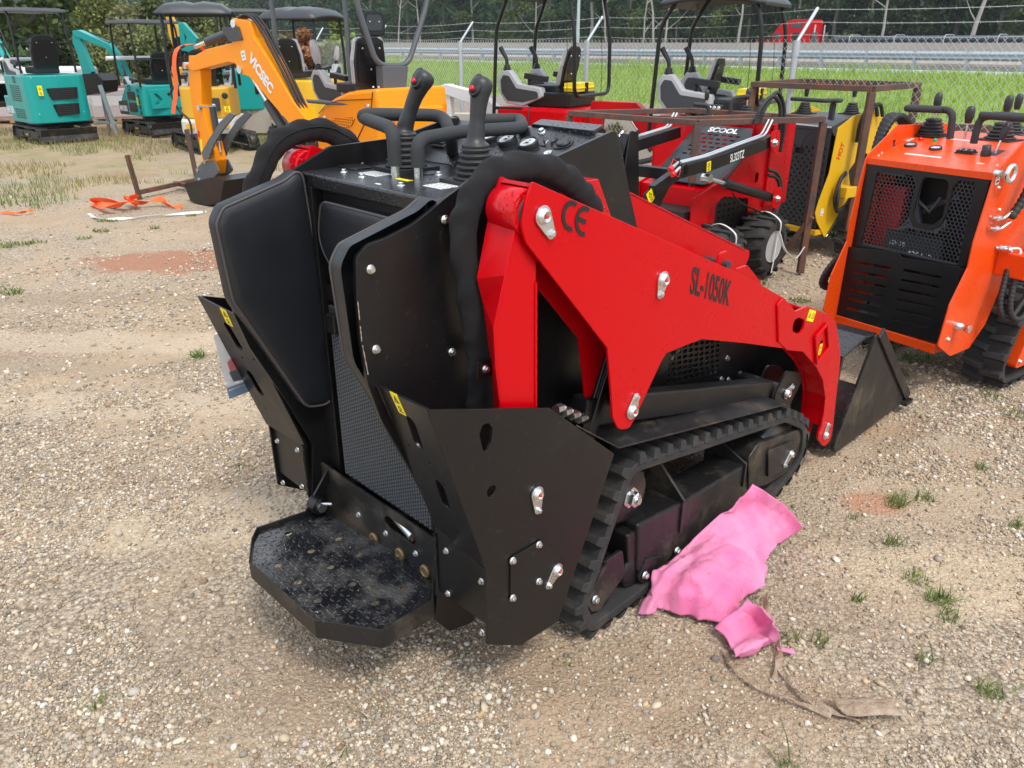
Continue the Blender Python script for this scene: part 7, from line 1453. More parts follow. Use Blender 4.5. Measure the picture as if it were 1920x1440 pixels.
m.plate(2, rp([(-.125, 0), (.125, 0), (.145, .14), (.12, .225), (-.12, .225), (-.145, .14)], .05), 0, .06, bev=.015, M=M_ @ TT); hr = m.build('headrest', 'vinyl', e)
m = MB(); m.plate(2, rp([(-.085, .05), (.085, .05), (.095, .13), (.08, .19), (-.08, .19), (-.095, .13)], .03), -.008, 0, bev=.002, M=M_ @ TT); hp_ = m.build('headrest_panel', 'darkgray', hr)
for yy_ in (-.055, .055): bolt(hp_, (-.43, hq.y + yy_, hq.z + .13), (-1, 0, 0), .008)
for yy_ in (-.06, .06): m = MB(); m.cyl((-.40, hq.y + yy_, hq.z - .06), (-.40, hq.y + yy_, hq.z + .02), .008, 8); m.build('headrest_rod', 'black', hr)
cq_ = EF.on(622, 185, 1, .42); console(e, (cq_.x, .42, zt - .16), .1, s=.88, wrapped=True); console(e, (cq_.x + .1, -.25, zt - .12), 0, s=.85)
m = MB(); m.tube(bend([rr2(664, -40, -.55), rr2(668, 5, -.55), rr2(707, 123, -.55), rr2(765, 123, -.55), rr2(800, 8, -.55), rr2(806, -40, -.55)], .12), .027, 12); m.build('guard_frame', 'gray', e)
q0, q1, q2, q3 = [rr2(*q, -.55) for q in ((712, 124), (760, 124), (756, 166), (714, 166))]; m = MB(); m.plate(0, [(q0.y, q0.z), (q1.y, q1.z), (q2.y, q2.z - .02), (q3.y, q3.z - .02)], -.60, -.48, bev=.006); m.build('guard_pedestal', 'gray', e)
for q in ((702, 165), (712, 165)): bolt(bd, tuple(rr2(q[0] - 2, 164, -.66)), (0, 0, 1), .014)
c_ = EF.on(520, 100, 1, .60); c2_ = EF.on(651, 60, 1, .53)
for x_, y_, z0_ in ((c_.x, .60, .45), (c2_.x, .53, 1.2)): m = MB(); m.cyl((x_, y_, z0_), (x_, y_, 2.5), .025, 12); m.build('canopy_post', 'gray', e)
m = MB(); m.cyl((c_.x, .60, 1.13), (c2_.x, .56, 1.13), .020, 10); m.build('grab_rail', 'gray', e)
m = MB(); m.plate(2, rp([(c_.x + .15, -.6), (c_.x + .15, .65), (-.7, .65), (-.7, -.6)], .15), 2.46, 2.52, bev=.02); m.build('canopy_roof', 'darkgray', e)
# boom group, offset to the machine's own slew plane
bl_ = EF.loc(ground(395, 375)); T = vplane(EF, R(5), 0, (bl_.x, bl_.y, 0)); 
bo_ = traced(EF, T, [(600, 240), (562, 190), (520, 118), (489, 70), (480, 40, .02), (450, 34, .02), (448, 80), (400, 92), (370, 108, .03), (362, 125, .03), (375, 133), (440, 116, .1), (453, 118), (464, 138, .04), (480, 143), (500, 165), (520, 190), (548, 222), (575, 250)])
st_ = traced(EF, T, [(364, 104, .01), (376, 104), (386, 135), (388, 195), (400, 240), (416, 300), (414, 326), (397, 326), (388, 295), (370, 200), (364, 150)])
bk_ = traced(EF, T, [(376, 340), (388, 372), (412, 382), (444, 376), (452, 335), (436, 327)])
bm, sk_ = boom_parts(e, T, bo_, .16, 'amber', st_, .13, bk_, [(traced(EF, T, [(430, 62)])[0], traced(EF, T, [(366, 88)])[0], .045, .62), (traced(EF, T, [(545, 262)])[0], traced(EF, T, [(468, 135)])[0], .05, .55), (traced(EF, T, [(398, 200)])[0], traced(EF, T, [(414, 285)])[0], .035, .75)], bw=.42,
    hoses=[([(*traced(EF, T, [q])[0][:2], c) for q in ((585, 235), (555, 170), (520, 100), (492, 48), (470, 28), (448, 40))], .014) for c in (-.05, -.01, .03)] + [([(*traced(EF, T, [q])[0][:2], -.10) for q in ((362, 86), (338, 100), (334, 130), (345, 150), (352, 180))], .013), ([(*traced(EF, T, [q])[0][:2], -.11) for q in ((345, 160), (338, 175), (352, 205), (372, 225), (378, 260))], .012)])
cp_ = traced(EF, T, [(446, 78), (430, 52), (462, 50), (470, 75)]); m = MB(); m.plate(2, rp(cp_, .01), -.10, .10, bev=.003, M=T); m.build('boom_clamp', 'darkgray', bm)
def on_plane(px, py, c): a, b = traced(EF, T, [(px, py)])[0][:2]; return T @ Vector((a, b, c))
for q, r_ in (((361, 123), .035), ((464, 130), .04), ((453, 45), .04), ((387, 201), .03)): m = MB(); a = on_plane(*q, -.10); b = on_plane(*q, .10); m.cyl(a, b, r_, 16); m.build('boom_pin', 'zinc', bm)
sg = -1 if (EF.M @ on_plane(400, 100, -.09)).length < (EF.M @ on_plane(400, 100, .09)).length else 1
TL_ = T @ Matrix.Translation((0, 0, sg * .083)); a0 = traced(EF, T, [(503, 138)])[0]; b0_ = traced(EF, T, [(488, 115)])[0]; b1_ = traced(EF, T, [(516, 158)])[0]
dr = Vector((b1_[0] - b0_[0], 0, b1_[1] - b0_[1])); Tt = T @ Matrix.Translation((a0[0], a0[1], sg * .084)) @ basis((0, 0, 0), (b1_[0] - b0_[0], b1_[1] - b0_[1], 0), ((b1_[1] - b0_[1]) * -sg * -1, (b1_[0] - b0_[0]) * sg * -1 * -1, 0))
nn_ = Vector((-(b1_[1] - b0_[1]), b1_[0] - b0_[0], 0)); nn_ = nn_ if nn_.y > 0 else -nn_
Tt = T @ Matrix.Translation((a0[0], a0[1], sg * .084)) @ basis((0, 0, 0), (b1_[0] - b0_[0], b1_[1] - b0_[1], 0), nn_); m = MB(); m.text('VICSEC', .135, Tt, 1.0, .006); m.build('maker_lettering', 'white', bm)
a0 = traced(EF, T, [(470, 104)])[0]; Tt = T @ Matrix.Translation((a0[0], a0[1], sg * .083)) @ basis((0, 0, 0), (-sg * -1 * -1, -.15, 0), (0, 1, 0)); m = MB(); m.box((-.035, -.045, -.001), (.035, .045, .001), 0, Tt); m.box((-.02, .01, -.0015), (.015, .02, .0015), 1, Tt); m.box((-.02, -.02, -.0015), (.02, -.014, .0015), 1, Tt); m.build('sticker', ['label_white', 'ink'], bm)
a0 = traced(EF, T, [(388, 272)])[0]; Tt = T @ Matrix.Translation((a0[0], a0[1], sg * .068)); m = MB(); m.plate(2, slot(0, 0, .04, .14, .2, .004), -.001, .001, M=Tt); m.build('warning_label', 'label_yellow', sk_)
a0 = traced(EF, T, [(383, 250)])[0]; Tt = T @ Matrix.Translation((a0[0], a0[1], sg * .068)); m = MB(); m.plate(2, slot(0, 0, .035, .07, .2, .004), -.001, .001, M=Tt); m.build('warning_label', 'redcap', sk_)
# toothed thumb (two curved jaws)
for c in (-.12, .08):
    up_ = [(402, 296), (398, 280), (412, 255), (430, 228), (448, 212, .01), (456, 214, .01), (452, 222)]; dn = [(452, 222), (404 + 8, 296)]
    J = [(400, 298), (396, 284), (412, 256), (432, 226), (450, 210), (458, 214)]
    q0 = Vector((456, 219)); q1 = Vector((412, 292)); 
    for k in range(9): t = k / 8; p_ = q0.lerp(q1, t) + Vector((-2.5 + 4 * math.sin(t * PI) * -1.5, 0)); J += [tuple(p_ + Vector((2, 0))), tuple(p_ + Vector((-1.5, 4.0)))]
    m = MB(); m.plate(2, [p[:2] for p in traced(EF, T, J)], c, c + .02, M=T); m.build('thumb_jaw', 'gray', sk_)
lk = traced(EF, T, [(395, 300), (384, 312), (376, 335), (384, 342), (410, 335), (425, 320), (415, 300)]); m = MB(); m.plate(2, rp(lk, .02), -.09, -.075, bev=.001, M=T); m.plate(2, rp(lk, .02), .075, .09, bev=.001, M=T); m.build('bucket_link', 'gray', sk_)
for q in ((398, 302), (384, 318), (387, 335)): m = MB(); m.cyl(on_plane(*q, -.10), on_plane(*q, .10), .022, 12); m.build('boom_pin', 'zinc', sk_)
# orange strap hung over the boom
P = [(366, 84), (352, 92), (349, 120), (351, 170), (350, 212)]
def ribbon(m, P, w, side, th=.003, mat=0):
    V = []; F = []; s_ = Vector(side)
    for p in P: 
        p = Vector(p); w2 = s_ * (w / 2); n_ = Vector((0, 0, th)); V += [p - w2, p + w2, p + w2 + n_, p - w2 + n_]
    for i in range(len(P) - 1):
        for k in range(4): F.append((4*i+k, 4*i+(k+1) % 4, 4*i+4+(k+1) % 4, 4*i+4+k))
    m.add(V, F, mat); return m
W3 = lambda px, py, c: EF.M @ on_plane(px, py, c)
m = MB(); RP = catmull([W3(370, 98, .10), W3(366, 86, .05), W3(360, 83, -.02), W3(352, 92, -.12), W3(349, 120, -.14), W3(352, 165, -.14), W3(348, 212, -.15)], 5)
V = []; F = []; sd3 = (W3(380, 120, 0) - W3(360, 120, 0)).normalized() * .045
for p in RP: V += [p - sd3, p + sd3, p + sd3 + Vector((.002, -.006, .004)), p - sd3 + Vector((.002, -.006, .004))]
for i in range(len(RP) - 1):
    for k in range(4): F.append((4*i+k, 4*i+(k+1) % 4, 4*i+4+(k+1) % 4, 4*i+4+k))
m.add(V, F); o = m.build('lifting_strap', 'strap_orange'); tag(o, 'bright orange webbing strap draped over the orange excavator boom end', 'strap')
# ---- two red excavators with yellow tool boxes
for k, (fx, fy, yaw, lab, pxs) in enumerate(((.48, 9.7, -58, 'red mini excavator with yellow box behind its seat, its canopy roof out of frame', (-1,)), (2.12, 8.45, -58, 'red mini excavator with yellow box and visible black canopy, right of the other red one', (-1,)))):
    EF = Fr(fx, fy, yaw); e = thing('mini_excavator', EF, lab, 'excavator', EG); crawler(e, 0, 1.25, .95)
    zt = 1.02; m = MB(); m.plate(2, rp([(-.50, -.45, .12), (.5, -.46, .05), (.5, .46, .05), (-.50, .45, .12), (-.56, 0, .4)], .05), .45, zt, bev=.04); bd = m.build('body', 'red', e)
    m = MB(); m.tube([(.05, .47, zt - .25), (.05, .462, zt), (.05, -.46, zt + .003)], .006, 6); m.build('panel_seam', 'ink', bd)
    m = MB(); m.box((-.40, -.34, zt), (.15, .34, zt + .16)); m.build('seat_base', 'black', e, bev=.02)
    seat(e, (-.02 + .24 * k, 0, zt + .18 - .04 * k), 0, wrap=True, s=.82 - .12 * k); console(e, (.22, .34, zt + .05), 0, s=1.0); console(e, (.22, -.34, zt + .05), 0, s=1.0)
    m = MB(); m.box((-.44, -.20, zt + .17), (-.26, .20, zt + .26)); m.plate(2, rp([(-.45, -.21), (-.25, -.21), (-.25, .21), (-.45, .21)], .02), zt + .20, zt + .215, bev=.003); m.box((-.455, -.03, zt + .16), (-.44, .03, zt + .265), 1); tb = m.build('tool_box', ['toolbox', 'black'], e, bev=.006)
    m = MB(); pr = -.52; m.tube(bend([Vector((pr + .14, .42, 2.3 - .15 * k)), Vector((pr + .02, .44, 1.8)), Vector((pr, .44, zt + .13)), Vector((pr, -.44, zt + .13)), Vector((pr + .02, -.44, 1.8)), Vector((pr + .14, -.42, 2.3 - .15 * k))], .12), .021, 12); m.build('rear_guard', 'black', e)
    for s in (1, -1): m = MB(); m.tube(bend([Vector((.55, s * .44, .8)), Vector((.50, s * .44, 1.85)), Vector((.30, s * .42, 2.3 if k == 0 else 2.15))], .1), .021, 12); m.build('canopy_post', 'black', e)
    m = MB(); m.cyl((.54, .44, zt - .02), (.15, .44, zt - .02), .018, 8); m.build('grab_rail', 'black', e)
    for s in (1, -1): m = MB(); m.cyl((.3, s * .2, .62), (.75, s * .18, .50), .03, 10); m.build('hydraulic_cylinder', 'darkgray', e)
    canopy(e, -.36, .36, .86, 1.1, 2.26 if k == 0 else 2.13, 'curved', 2, r=.003)
    T = vplane(EF, 0, -.05); 
    if k == 0: boom_parts(e, T, [(.45, .62), (.7, .62), (1.1, .98), (1.6, 1.10), (1.6, 1.22), (1.05, 1.13), (.6, .85)], .13, 'white', [(1.5, 1.22), (1.65, 1.2), (1.7, .6), (1.6, .3), (1.52, .4)], .1, [(1.5, .42), (1.75, .42), (1.8, .12), (1.6, .02), (1.42, .1)], [((.75, .6), (1.15, .95), .03, .6)], bw=.35)
    else: boom_parts(e, T, [(.45, .62), (.7, .62), (.95, .95), (1.4, 1.0), (1.4, 1.1), (.9, 1.1), (.6, .85)], .12, 'red', [(1.3, 1.1), (1.45, 1.1), (1.5, .5), (1.35, .3)], .1, [(1.3, .42), (1.55, .42), (1.6, .12), (1.4, .02), (1.22, .1)], [((.7, .6), (1.0, .95), .03, .6)], bw=.35)
# ================================================================ truck, lamp post, bushes, pallets, litter
k_ = (1480 - 960) / (CF / math.cos(PT)); a_ = HP + HN * 36; tt = (k_ * a_.y - a_.x) / (HD.x - k_ * HD.y); tp_ = hw(tt, 36, -.2)
an = math.atan2(-HD.y, -HD.x)       # driving away to the left
TM = Matrix.Translation(tp_) @ Matrix.Rotation(an, 4, 'Z')
tk = thing('semi_truck', TM, 'red long-nosed semi truck with sleeper cab passing behind the concrete barrier', 'truck')
zf = 3.72
m = MB(); m.plate(1, rp([(1.2, .9), (1.2, 2.3), (1.0, 2.75, .1), (.5, 3.35, .3), (-.6, zf, .4), (-2.3, zf, .2), (-2.4, .9)], .05), -1.2, 1.2, bev=.06); cb = m.build('cab', 'red', tk)
m = MB(); m.plate(1, rp([(1.2, .9), (1.2, 2.05, .1), (2.9, 1.85, .3), (3.2, 1.4), (3.2, .7), (1.2, .7)], .05), -1.05, 1.05, bev=.08); m.build('hood', 'red', tk)
for s in (1, -1):
    m = MB(); m.plate(1, rp([(.35, 2.15), (1.0, 2.15), (.85, 2.62), (.35, 2.72)], .05), s * 1.2, s * 1.215, bev=.003); m.build('side_window', 'glass_dark', cb); m = MB(); m.plate(1, rp([(-1.6, 3.1), (-.5, 3.1), (-.6, 3.38), (-1.5, 3.42)], .08), s * 1.2, s * 1.215, bev=.003); m.build('sleeper_window', 'glass_dark', cb)
    m = MB(); m.plate(1, rp([(-1.35, 1.9), (-.75, 1.9), (-.75, 2.7), (-1.35, 2.7)], .05), s * 1.2, s * 1.213, bev=.003); m.build('locker_door', 'ink', cb)
    m = MB(); m.box((-2.95, s * 1.05 - .1, 1.2), (-2.45, s * 1.05 + .1, 2.7)); m.build('side_fairing', 'gray', tk, bev=.03)
    m = MB(); m.cyl((-2.6, s * .95, 1.0), (-2.6, s * .95, 3.3), .08, 12); m.build('exhaust_stack', 'zinc', tk)
    m = MB(); m.box((1.05, s * 1.35 - .06, 2.0), (1.2, s * 1.35 + .06, 2.5)); m.bar((1.12, s * 1.2, 2.4), (1.12, s * 1.35, 2.4), .03, .03); m.build('door_mirror', 'ink', tk)
    for x in (2.3, -3.2, -4.5): m = MB(); m.lathe([(.3, 0), (.5, .02), (.52, .06), (.52, .26), (.5, .3)], (x, s * 1.2, .52), (0, -s, 0), 24); m.lathe([(.28, -.005), (.22, .05)], (x, s * 1.2, .52), (0, -s, 0), 20, mat=1); m.build('wheel', ['rubber', 'zinc'], tk)
m = MB(); m.plate(1, rp([(.75, 2.7), (1.03, 2.7), (.55, 3.28), (.45, 3.2)], .02), -1.02, 1.02); m.build('windshield', 'glass_dark', cb)
m = MB(); m.box((-5.4, -.5, .8), (-.5, .5, 1.1)); m.build('truck_frame', 'ink', tk)
tr_ = thing('flatbed_trailer', TM @ Matrix.Translation((-4.6, 0, 0)), 'long low flatbed trailer loaded with dark blue-grey pipes under bowed straps', 'trailer')
m = MB(); m.box((-15.6, -1.25, 1.15), (.6, 1.25, 1.35)); m.build('trailer_deck', 'gray', tr_, bev=.02)
for i, y in enumerate((-.95, -.32, .32, .95)):
    for j in range(2): m = MB(); m.cyl((-15.2, y, 1.62 + .52 * j), (.2, y, 1.62 + .52 * j), .27, 14); m.build('pipe', 'pipeblue', tr_)
for x in (-1.2, -4.8, -8.5, -12.2, -14.6): m = MB(); m.tube(bend([Vector((x, -1.28, 1.3)), Vector((x, -1.28, 2.3)), Vector((x, -.95, 2.47)), Vector((x, .95, 2.47)), Vector((x, 1.28, 2.3)), Vector((x, 1.28, 1.3))], .1), .035, 6); m.build('cargo_strap', 'galv', tr_)
for s in (1, -1):
    for x in (-12.8, -14.1): m = MB(); m.lathe([(.3, 0), (.5, .02), (.52, .06), (.52, .5)], (x, s * 1.2, .52), (0, -s, 0), 20); m.build('wheel', 'rubber', tr_)
k_ = (1083 - 960) / (CF / math.cos(PT)); a_ = HP + HN * 12; tt = (k_ * a_.y - a_.x) / (HD.x - k_ * HD.y); lp0 = hw(tt, 12, .3)
lamp = thing('lamp_post', Matrix.Translation(lp0), 'tall pale grey highway lamp post rising behind the barrier', 'lamp post'); m = MB(); m.tube([(0, 0, -1), (0, 0, 9)], lambda t: .14 - .05 * t, 14); m.build('pole', 'galv', lamp); m = MB(); m.tube([(0, 0, 8.9), (-.9, .6, 9.4), (-1.9, 1.2, 9.5)], .05, 8); m.box((-2.6, 1.1, 9.42), (-1.8, 1.5, 9.56)); m.build('lamp_arm', 'galv', lamp)
# ---- bushes and near trees along the left of the fence
def bush(x, y, H, Rr, seed, n, base, label, lsz=(.05, .10), name='bush', tr=None, low=.0, cat='bush', group=None, ncl=22):
    P, c = crown(seed, n, H, Rr, low, .1, base, ncl, .5); v, f, c = leaves(P, rng.uniform(*lsz, len(P)), c); o = thing(name, Matrix.Translation((x, y, 0)), label, cat, group); np_obj('crown', np_mesh('crown', v, f, ['leaf'], False, c), o)
    m = MB(); trunk(m, H * .8, tr or .03, (.02, 0), 5, seed); m.build('trunk', 'bark', o); return o
def at_px(px, d): k = (px - 960) / (CF / math.cos(PT)); y = d / math.sqrt(1 + k * k); return (k * y, y)
x, y = at_px(30, 30); bush(x, y, 9, 3.2, 71, 26000, (.045, .09, .028), 'large dark green tree filling the top left corner', (.05, .11), 'tree', .2, .05, 'tree', ncl=40)
x, y = at_px(-60, 27); bush(x, y, 8, 3.0, 72, 12000, (.028, .06, .018), 'dark green tree at the far left edge, partly out of frame', (.07, .15), 'tree', .2, .05, 'tree', ncl=36)
VG = 'vine covered bushes along the fence'
for i, (px, d, H, Rr, lab, base) in enumerate(((165, 27, 2.0, 1.5, 'light green bush behind the raised teal arm', (.10, .15, .035)), (205, 25, 2.6, 1.5, 'tall yellowish vine thicket left of the flat teal canopy', (.11, .13, .04)), (255, 24, 2.5, 1.5, 'brown-green vine thicket seen through the flat canopy posts', (.10, .105, .05)), (300, 23.5, 2.6, 1.5, 'olive vine thicket left of the large dark canopy', (.09, .11, .04)), (365, 23, 2.3, 1.4, 'vine thicket seen under the large dark canopy', (.10, .12, .04)), (425, 22.5, 2.2, 1.3, 'vine thicket just left of the orange boom top', (.10, .12, .045)), (515, 20, 2.1, 1.0, 'brownish dry thicket right of the orange boom', (.12, .095, .045)), (572, 19, 1.9, .45, 'rusty brown dry bush under the curved canopy behind the orange boom', (.16, .07, .04)), (640, 19.5, 2.15, .8, 'yellow-green vine clump between the canopy and the headrest', (.13, .17, .04)), (120, 28, 2.2, 1.4, 'dark leafy bush behind the left fence post', (.05, .09, .03)))):
    x, y = at_px(px, d); bush(x, y, H, Rr, 80 + i, 10000, tuple(1.35 * q for q in base), lab, (.03, .07), 'bush', .04, 0, 'bush', VG, 18)
# weeds at the fence foot on the right
for i, (px, d, H, Rr, base, lab) in enumerate(((1160, 12.2, .55, .35, (.12, .13, .06), 'dry grey-green shrub at the fence foot behind the yellow tool box'), (1620, 8.6, .5, .4, (.10, .22, .04), 'small green shrub at the fence foot behind the yellow loader'), (1755, 8.0, .55, .5, (.12, .22, .04), 'small leafy shrub at the fence foot left of the orange loader bar'), (1130, 14.5, .7, .6, (.10, .12, .05), 'low brownish shrub on the stony strip beyond the fence'))):
    x, y = at_px(px, d); bush(x, y, H, Rr, 120 + i, 900, base, lab, (.02, .05), 'shrub', .01, 0, 'shrub', None, 9)
# ---- wrapped pallets and boxes between the teal machines
for i, (px, d, w_, h_, lab) in enumerate(((158, 21.5, 1.1, .95, 'plastic-wrapped pallet behind the leftmost teal excavator'), (202, 21.2, 1.1, .75, 'lower plastic-wrapped pallet under the hanging black bucket'), (-2, 22.5, 1.2, .9, 'plastic-wrapped pallet at the left edge behind the teal boom'))):
    x, y = at_px(px, d); o = thing('wrapped_pallet', Matrix.Translation((x, y, 0)) @ Matrix.Rotation(.3, 4, 'Z'), lab, 'pallet', 'plastic-wrapped pallets')
    m = MB(); 
    for yy_ in (-.5, -.2, .1, .4): m.box((-w_/2, yy_, .10), (w_/2, yy_ + .1, .125))
    for xx in (-w_/2, -.05, w_/2 - .1): m.box((xx, -.5, .0), (xx + .1, .5, .10))
    m.build('pallet_base', 'wood', o); m = MB()
    for q in range(int(h_ / .24)):
        m.box((-w_/2 + .05, -.45, .13 + q * .24), (w_/2 - .05, .45, .13 + q * .24 + .22), q % 2)
    m.build('cartons', ['boxpink', 'offwhite'], o, bev=.02); m = MB(); m.plate(2, rp([(-w_/2 + .02, -.48), (w_/2 - .02, -.48), (w_/2 - .02, .48), (-w_/2 + .02, .48)], .06, 4), .12, h_, bev=.03); m.build('plastic_wrap', 'clearwrap', o)
x, y = at_px(70, 24); m = MB(); m.plate(2, rp([(-1.1, -.6), (1.1, -.6), (1.1, .6), (-1.1, .6)], .1), .0, 1.15, bev=.06); o = m.build('covered_crate', 'white', M=Matrix.Translation((x, y, 0))); tag(o, 'long crate under a white cover behind the leftmost teal excavator', 'crate')
x, y = at_px(492, 17.5); m = MB(); m.plate(1, rp([(-.5, 0), (.5, 0), (.5, .75), (-.5, .8)], .01), -.4, .4, bev=.02); o = m.build('concrete_block', 'concrete', M=Matrix.Translation((x, y, 0))); tag(o, 'weathered grey concrete block beside the teal machine', 'block')
x, y = at_px(1000, 14.2); m = MB(); m.bar((-2.0, 0, .35), (2.6, -.6, .35), .3, .7); o = m.build('concrete_beam', 'concrete', M=Matrix.Translation((x, y - 1.5, 0))); tag(o, 'pale concrete beam lying behind the first red excavator', 'beam')
# sawhorse stand under the hanging bucket
x, y = at_px(186, 17.8); m = MB(); m.bar((0, 0, 0), (-.15, 0, .95), .06, .06, up=(1, 0, 0)); m.bar((-.5, .2, .25), (.05, 0, .25), .05, .05); m.bar((-.30, .3, 0), (-.16, .05, .9), .05, .05, up=(1, 0, 0)); o = m.build('steel_stand', 'galv', M=Matrix.Translation((x, y, 0))); tag(o, 'narrow grey steel stand below the hanging black bucket', 'stand')
# ---- rusty frame on the ground at left, straps
A, B, C_, D = [ground(*q) for q in ((262, 372), (376, 346), (330, 352), (395, 368))]
r = thing('crate_frame', Matrix.Translation(A), 'rusty angle-iron frame lying on the gravel beside the orange bucket', 'steel frame'); L0 = lambda v, z: Vector((v.x - A.x, v.y - A.y, z))
for a, b, nm in (((A, 0), (ground(247, 315, .0), 0), None), ((A, .05), (B, .05), 'rail'), ((C_, .04), (D, .04), 'brace')):
    if nm: m = MB(); m.bar(L0(a[0], a[1] + .02), L0(b[0], b[1] + .02), .05, .05); m.build(nm, 'rust', r, bev=.003)
m = MB(); m.bar((0, 0, -.02), (-.05, 0, .50), .055, .02, up=(1, 0, 0)); m.bar((0, 0, -.02), (-.05, 0, .50), .02, .055, up=(1, 0, 0)); m.build('post', 'rust', r)
o2 = ground(368, 330); m = MB(); m.bar((o2.x - A.x, o2.y - A.y, 0), (o2.x - A.x - .03, o2.y - A.y, .62), .05, .05, up=(1, 0, 0)); m.build('post', 'rust', r)
def strap(pts, w, mat, name, label, cat='strap', r_=rng):
    P = catmull([Vector(p) for p in pts], 6); V = []; F = []
    for i, p in enumerate(P):
        t = (P[min(i+1, len(P)-1)] - P[max(i-1, 0)]).normalized(); tw = 1.0 * math.sin(i * .5) ; sd_ = t.cross(Vector((0, 0, 1))).normalized(); sd_ = (Matrix.Rotation(tw, 3, t) @ sd_); n_ = t.cross(sd_) * .003; V += [p - sd_ * w / 2, p + sd_ * w / 2, p + sd_ * w / 2 + n_, p - sd_ * w / 2 + n_]
    for i in range(len(P) - 1):
        for k in range(4): F.append((4*i+k, 4*i+(k+1) % 4, 4*i+4+(k+1) % 4, 4*i+4+k))
    m = MB(); m.add(V, F); o = m.build(name, mat); tag(o, label, cat); return o
G = lambda px, py, z=.02: (lambda g: (g.x, g.y, float(hgt(g.x, g.y)) + z))(ground(px, py, z))
strap([G(173, 379, .03), G(200, 385, .08), G(232, 378, .10), G(175, 370, .12), G(190, 376, .05), G(225, 382, .06), G(257, 362, .16), G(240, 372, .12), G(258, 381, .06), G(235, 368, .10), G(262, 378, .05), G(300, 370, .09), G(310, 380, .04), G(340, 385, .02)], .07, 'strap_orange', 'webbing_strap', 'crumpled bright orange webbing strap lying on the gravel at left')
strap([G(166, 397, .02), G(175, 403, .02), G(195, 407, .02), G(240, 405, .02), G(300, 402, .02), G(380, 397, .02)], .03, 'strap_white', 'packing_tape', 'thin white packing band lying on the gravel below the orange strap', 'band')
strap([G(0, 396, .02), G(30, 396, .03), G(50, 393, .04), G(62, 392, .03)], .035, 'strap_orange', 'webbing_strap', 'short faded orange strap end on the gravel at the left edge')
# ---- pink foam sheet, folded and muddy
def cloth_sheet(name, grid, mat, label, cat, th=.006, wr=.006, seed=0, sub=4):
    """grid of 3D control points, refined smoothly and wrinkled; real thickness"""
    A = np.array(grid, float); 
    def up(A):
        def one(A):
            n = A.shape[0]; out = []
            for i in range(n - 1):
                p0 = A[max(i-1, 0)]; p1 = A[i]; p2 = A[i+1]; p3 = A[min(i+2, n-1)]
                for j in range(sub): t = j / sub; out.append(.25 * (.5 * ((2*p1) + (p2-p0)*t + (2*p0-5*p1+4*p2-p3)*t*t + (3*p1-p0-3*p2+p3)*t**3)) + .75 * (p1 * (1 - t) + p2 * t))
            out.append(A[-1]); return np.array(out)
        A = one(A); return one(A.transpose(1, 0, 2)).transpose(1, 0, 2)
    A = up(A); n, k = A.shape[:2]; x, y = A[..., 0], A[..., 1]; du = np.gradient(A, axis=0); dv = np.gradient(A, axis=1); N_ = np.cross(du, dv); N_ /= np.linalg.norm(N_, axis=2)[..., None] + 1e-9
    if N_[..., 2].mean() < 0: N_ = -N_
    fx_ = x * .72 + y * .69; fy_ = -x * .69 + y * .72; g_ = (np.abs(vnoise(fx_ * .35, fy_, 22, seed) - .5) * -2 + .5) * 2.4 * wr + (np.abs(vnoise(fx_, fy_ * .6 + fx_ * .5, 38, seed + 3) - .5) * -2 + .5) * 1.1 * wr + (vnoise(x, y, 95, seed + 5) - .5) * .5 * wr; A = A + N_ * g_[..., None]; A[..., 2] = np.maximum(A[..., 2], hgt(A[..., 0], A[..., 1]) + .004)
    Vt = A.reshape(-1, 3); Vb = (A - N_ * th).reshape(-1, 3); V = np.r_[Vt, Vb]; I = (np.arange(n - 1)[:, None] * k + np.arange(k - 1)).ravel(); F = [(a, a+1, a+k+1, a+k) for a in I] + [(a + n*k, a+k + n*k, a+k+1 + n*k, a+1 + n*k) for a in I]
    ed = [i * k for i in range(n)] + [(n-1) * k + j for j in range(1, k)] + [i * k + k - 1 for i in range(n - 2, -1, -1)] + [j for j in range(k - 2, 0, -1)]
    for a, b in zip(ed, ed[1:] + ed[:1]): F.append((a, b, b + n*k, a + n*k))
    m = MB(); m.add([tuple(v) for v in V], F, 0, True); o = m.build(name, mat); tag(o, label, cat); return o
g3 = lambda px, py, z: tuple(ground(px, py, z)[:2]) + (z,)
cloth_sheet('foam_sheet', [
 [g3(1228, 1140, .01), g3(1222, 1110, .05), g3(1225, 1075, .09), g3(1250, 1060, .10), g3(1300, 1010, .13), g3(1352, 962, .17), g3(1395, 935, .22), g3(1414, 908, .26)],
 [g3(1262, 1146, .01), g3(1262, 1112, .07), g3(1272, 1080, .11), g3(1300, 1050, .12), g3(1345, 1000, .13), g3(1390, 960, .16), g3(1425, 940, .19), g3(1442, 926, .22)],
 [g3(1310, 1158, .01), g3(1312, 1120, .08), g3(1322, 1082, .13), g3(1345, 1046, .13), g3(1378, 1008, .11), g3(1412, 985, .12), g3(1452, 960, .13), g3(1474, 950, .15)],
 [g3(1352, 1168, .01), g3(1358, 1128, .06), g3(1372, 1095, .09), g3(1392, 1068, .09), g3(1402, 1040, .07), g3(1440, 1010, .08), g3(1480, 985, .07), g3(1504, 986, .07)],
 [g3(1366, 1166, .005), g3(1385, 1130, .02), g3(1412, 1110, .03), g3(1438, 1096, .03), g3(1432, 1060, .02), g3(1455, 1030, .03), g3(1480, 1010, .02), g3(1490, 1003, .02)]], 'foam_pink', 'crumpled pink foam sheet with mud spots leaning against the loader track', 'foam sheet', .006, .011, 3, 9)
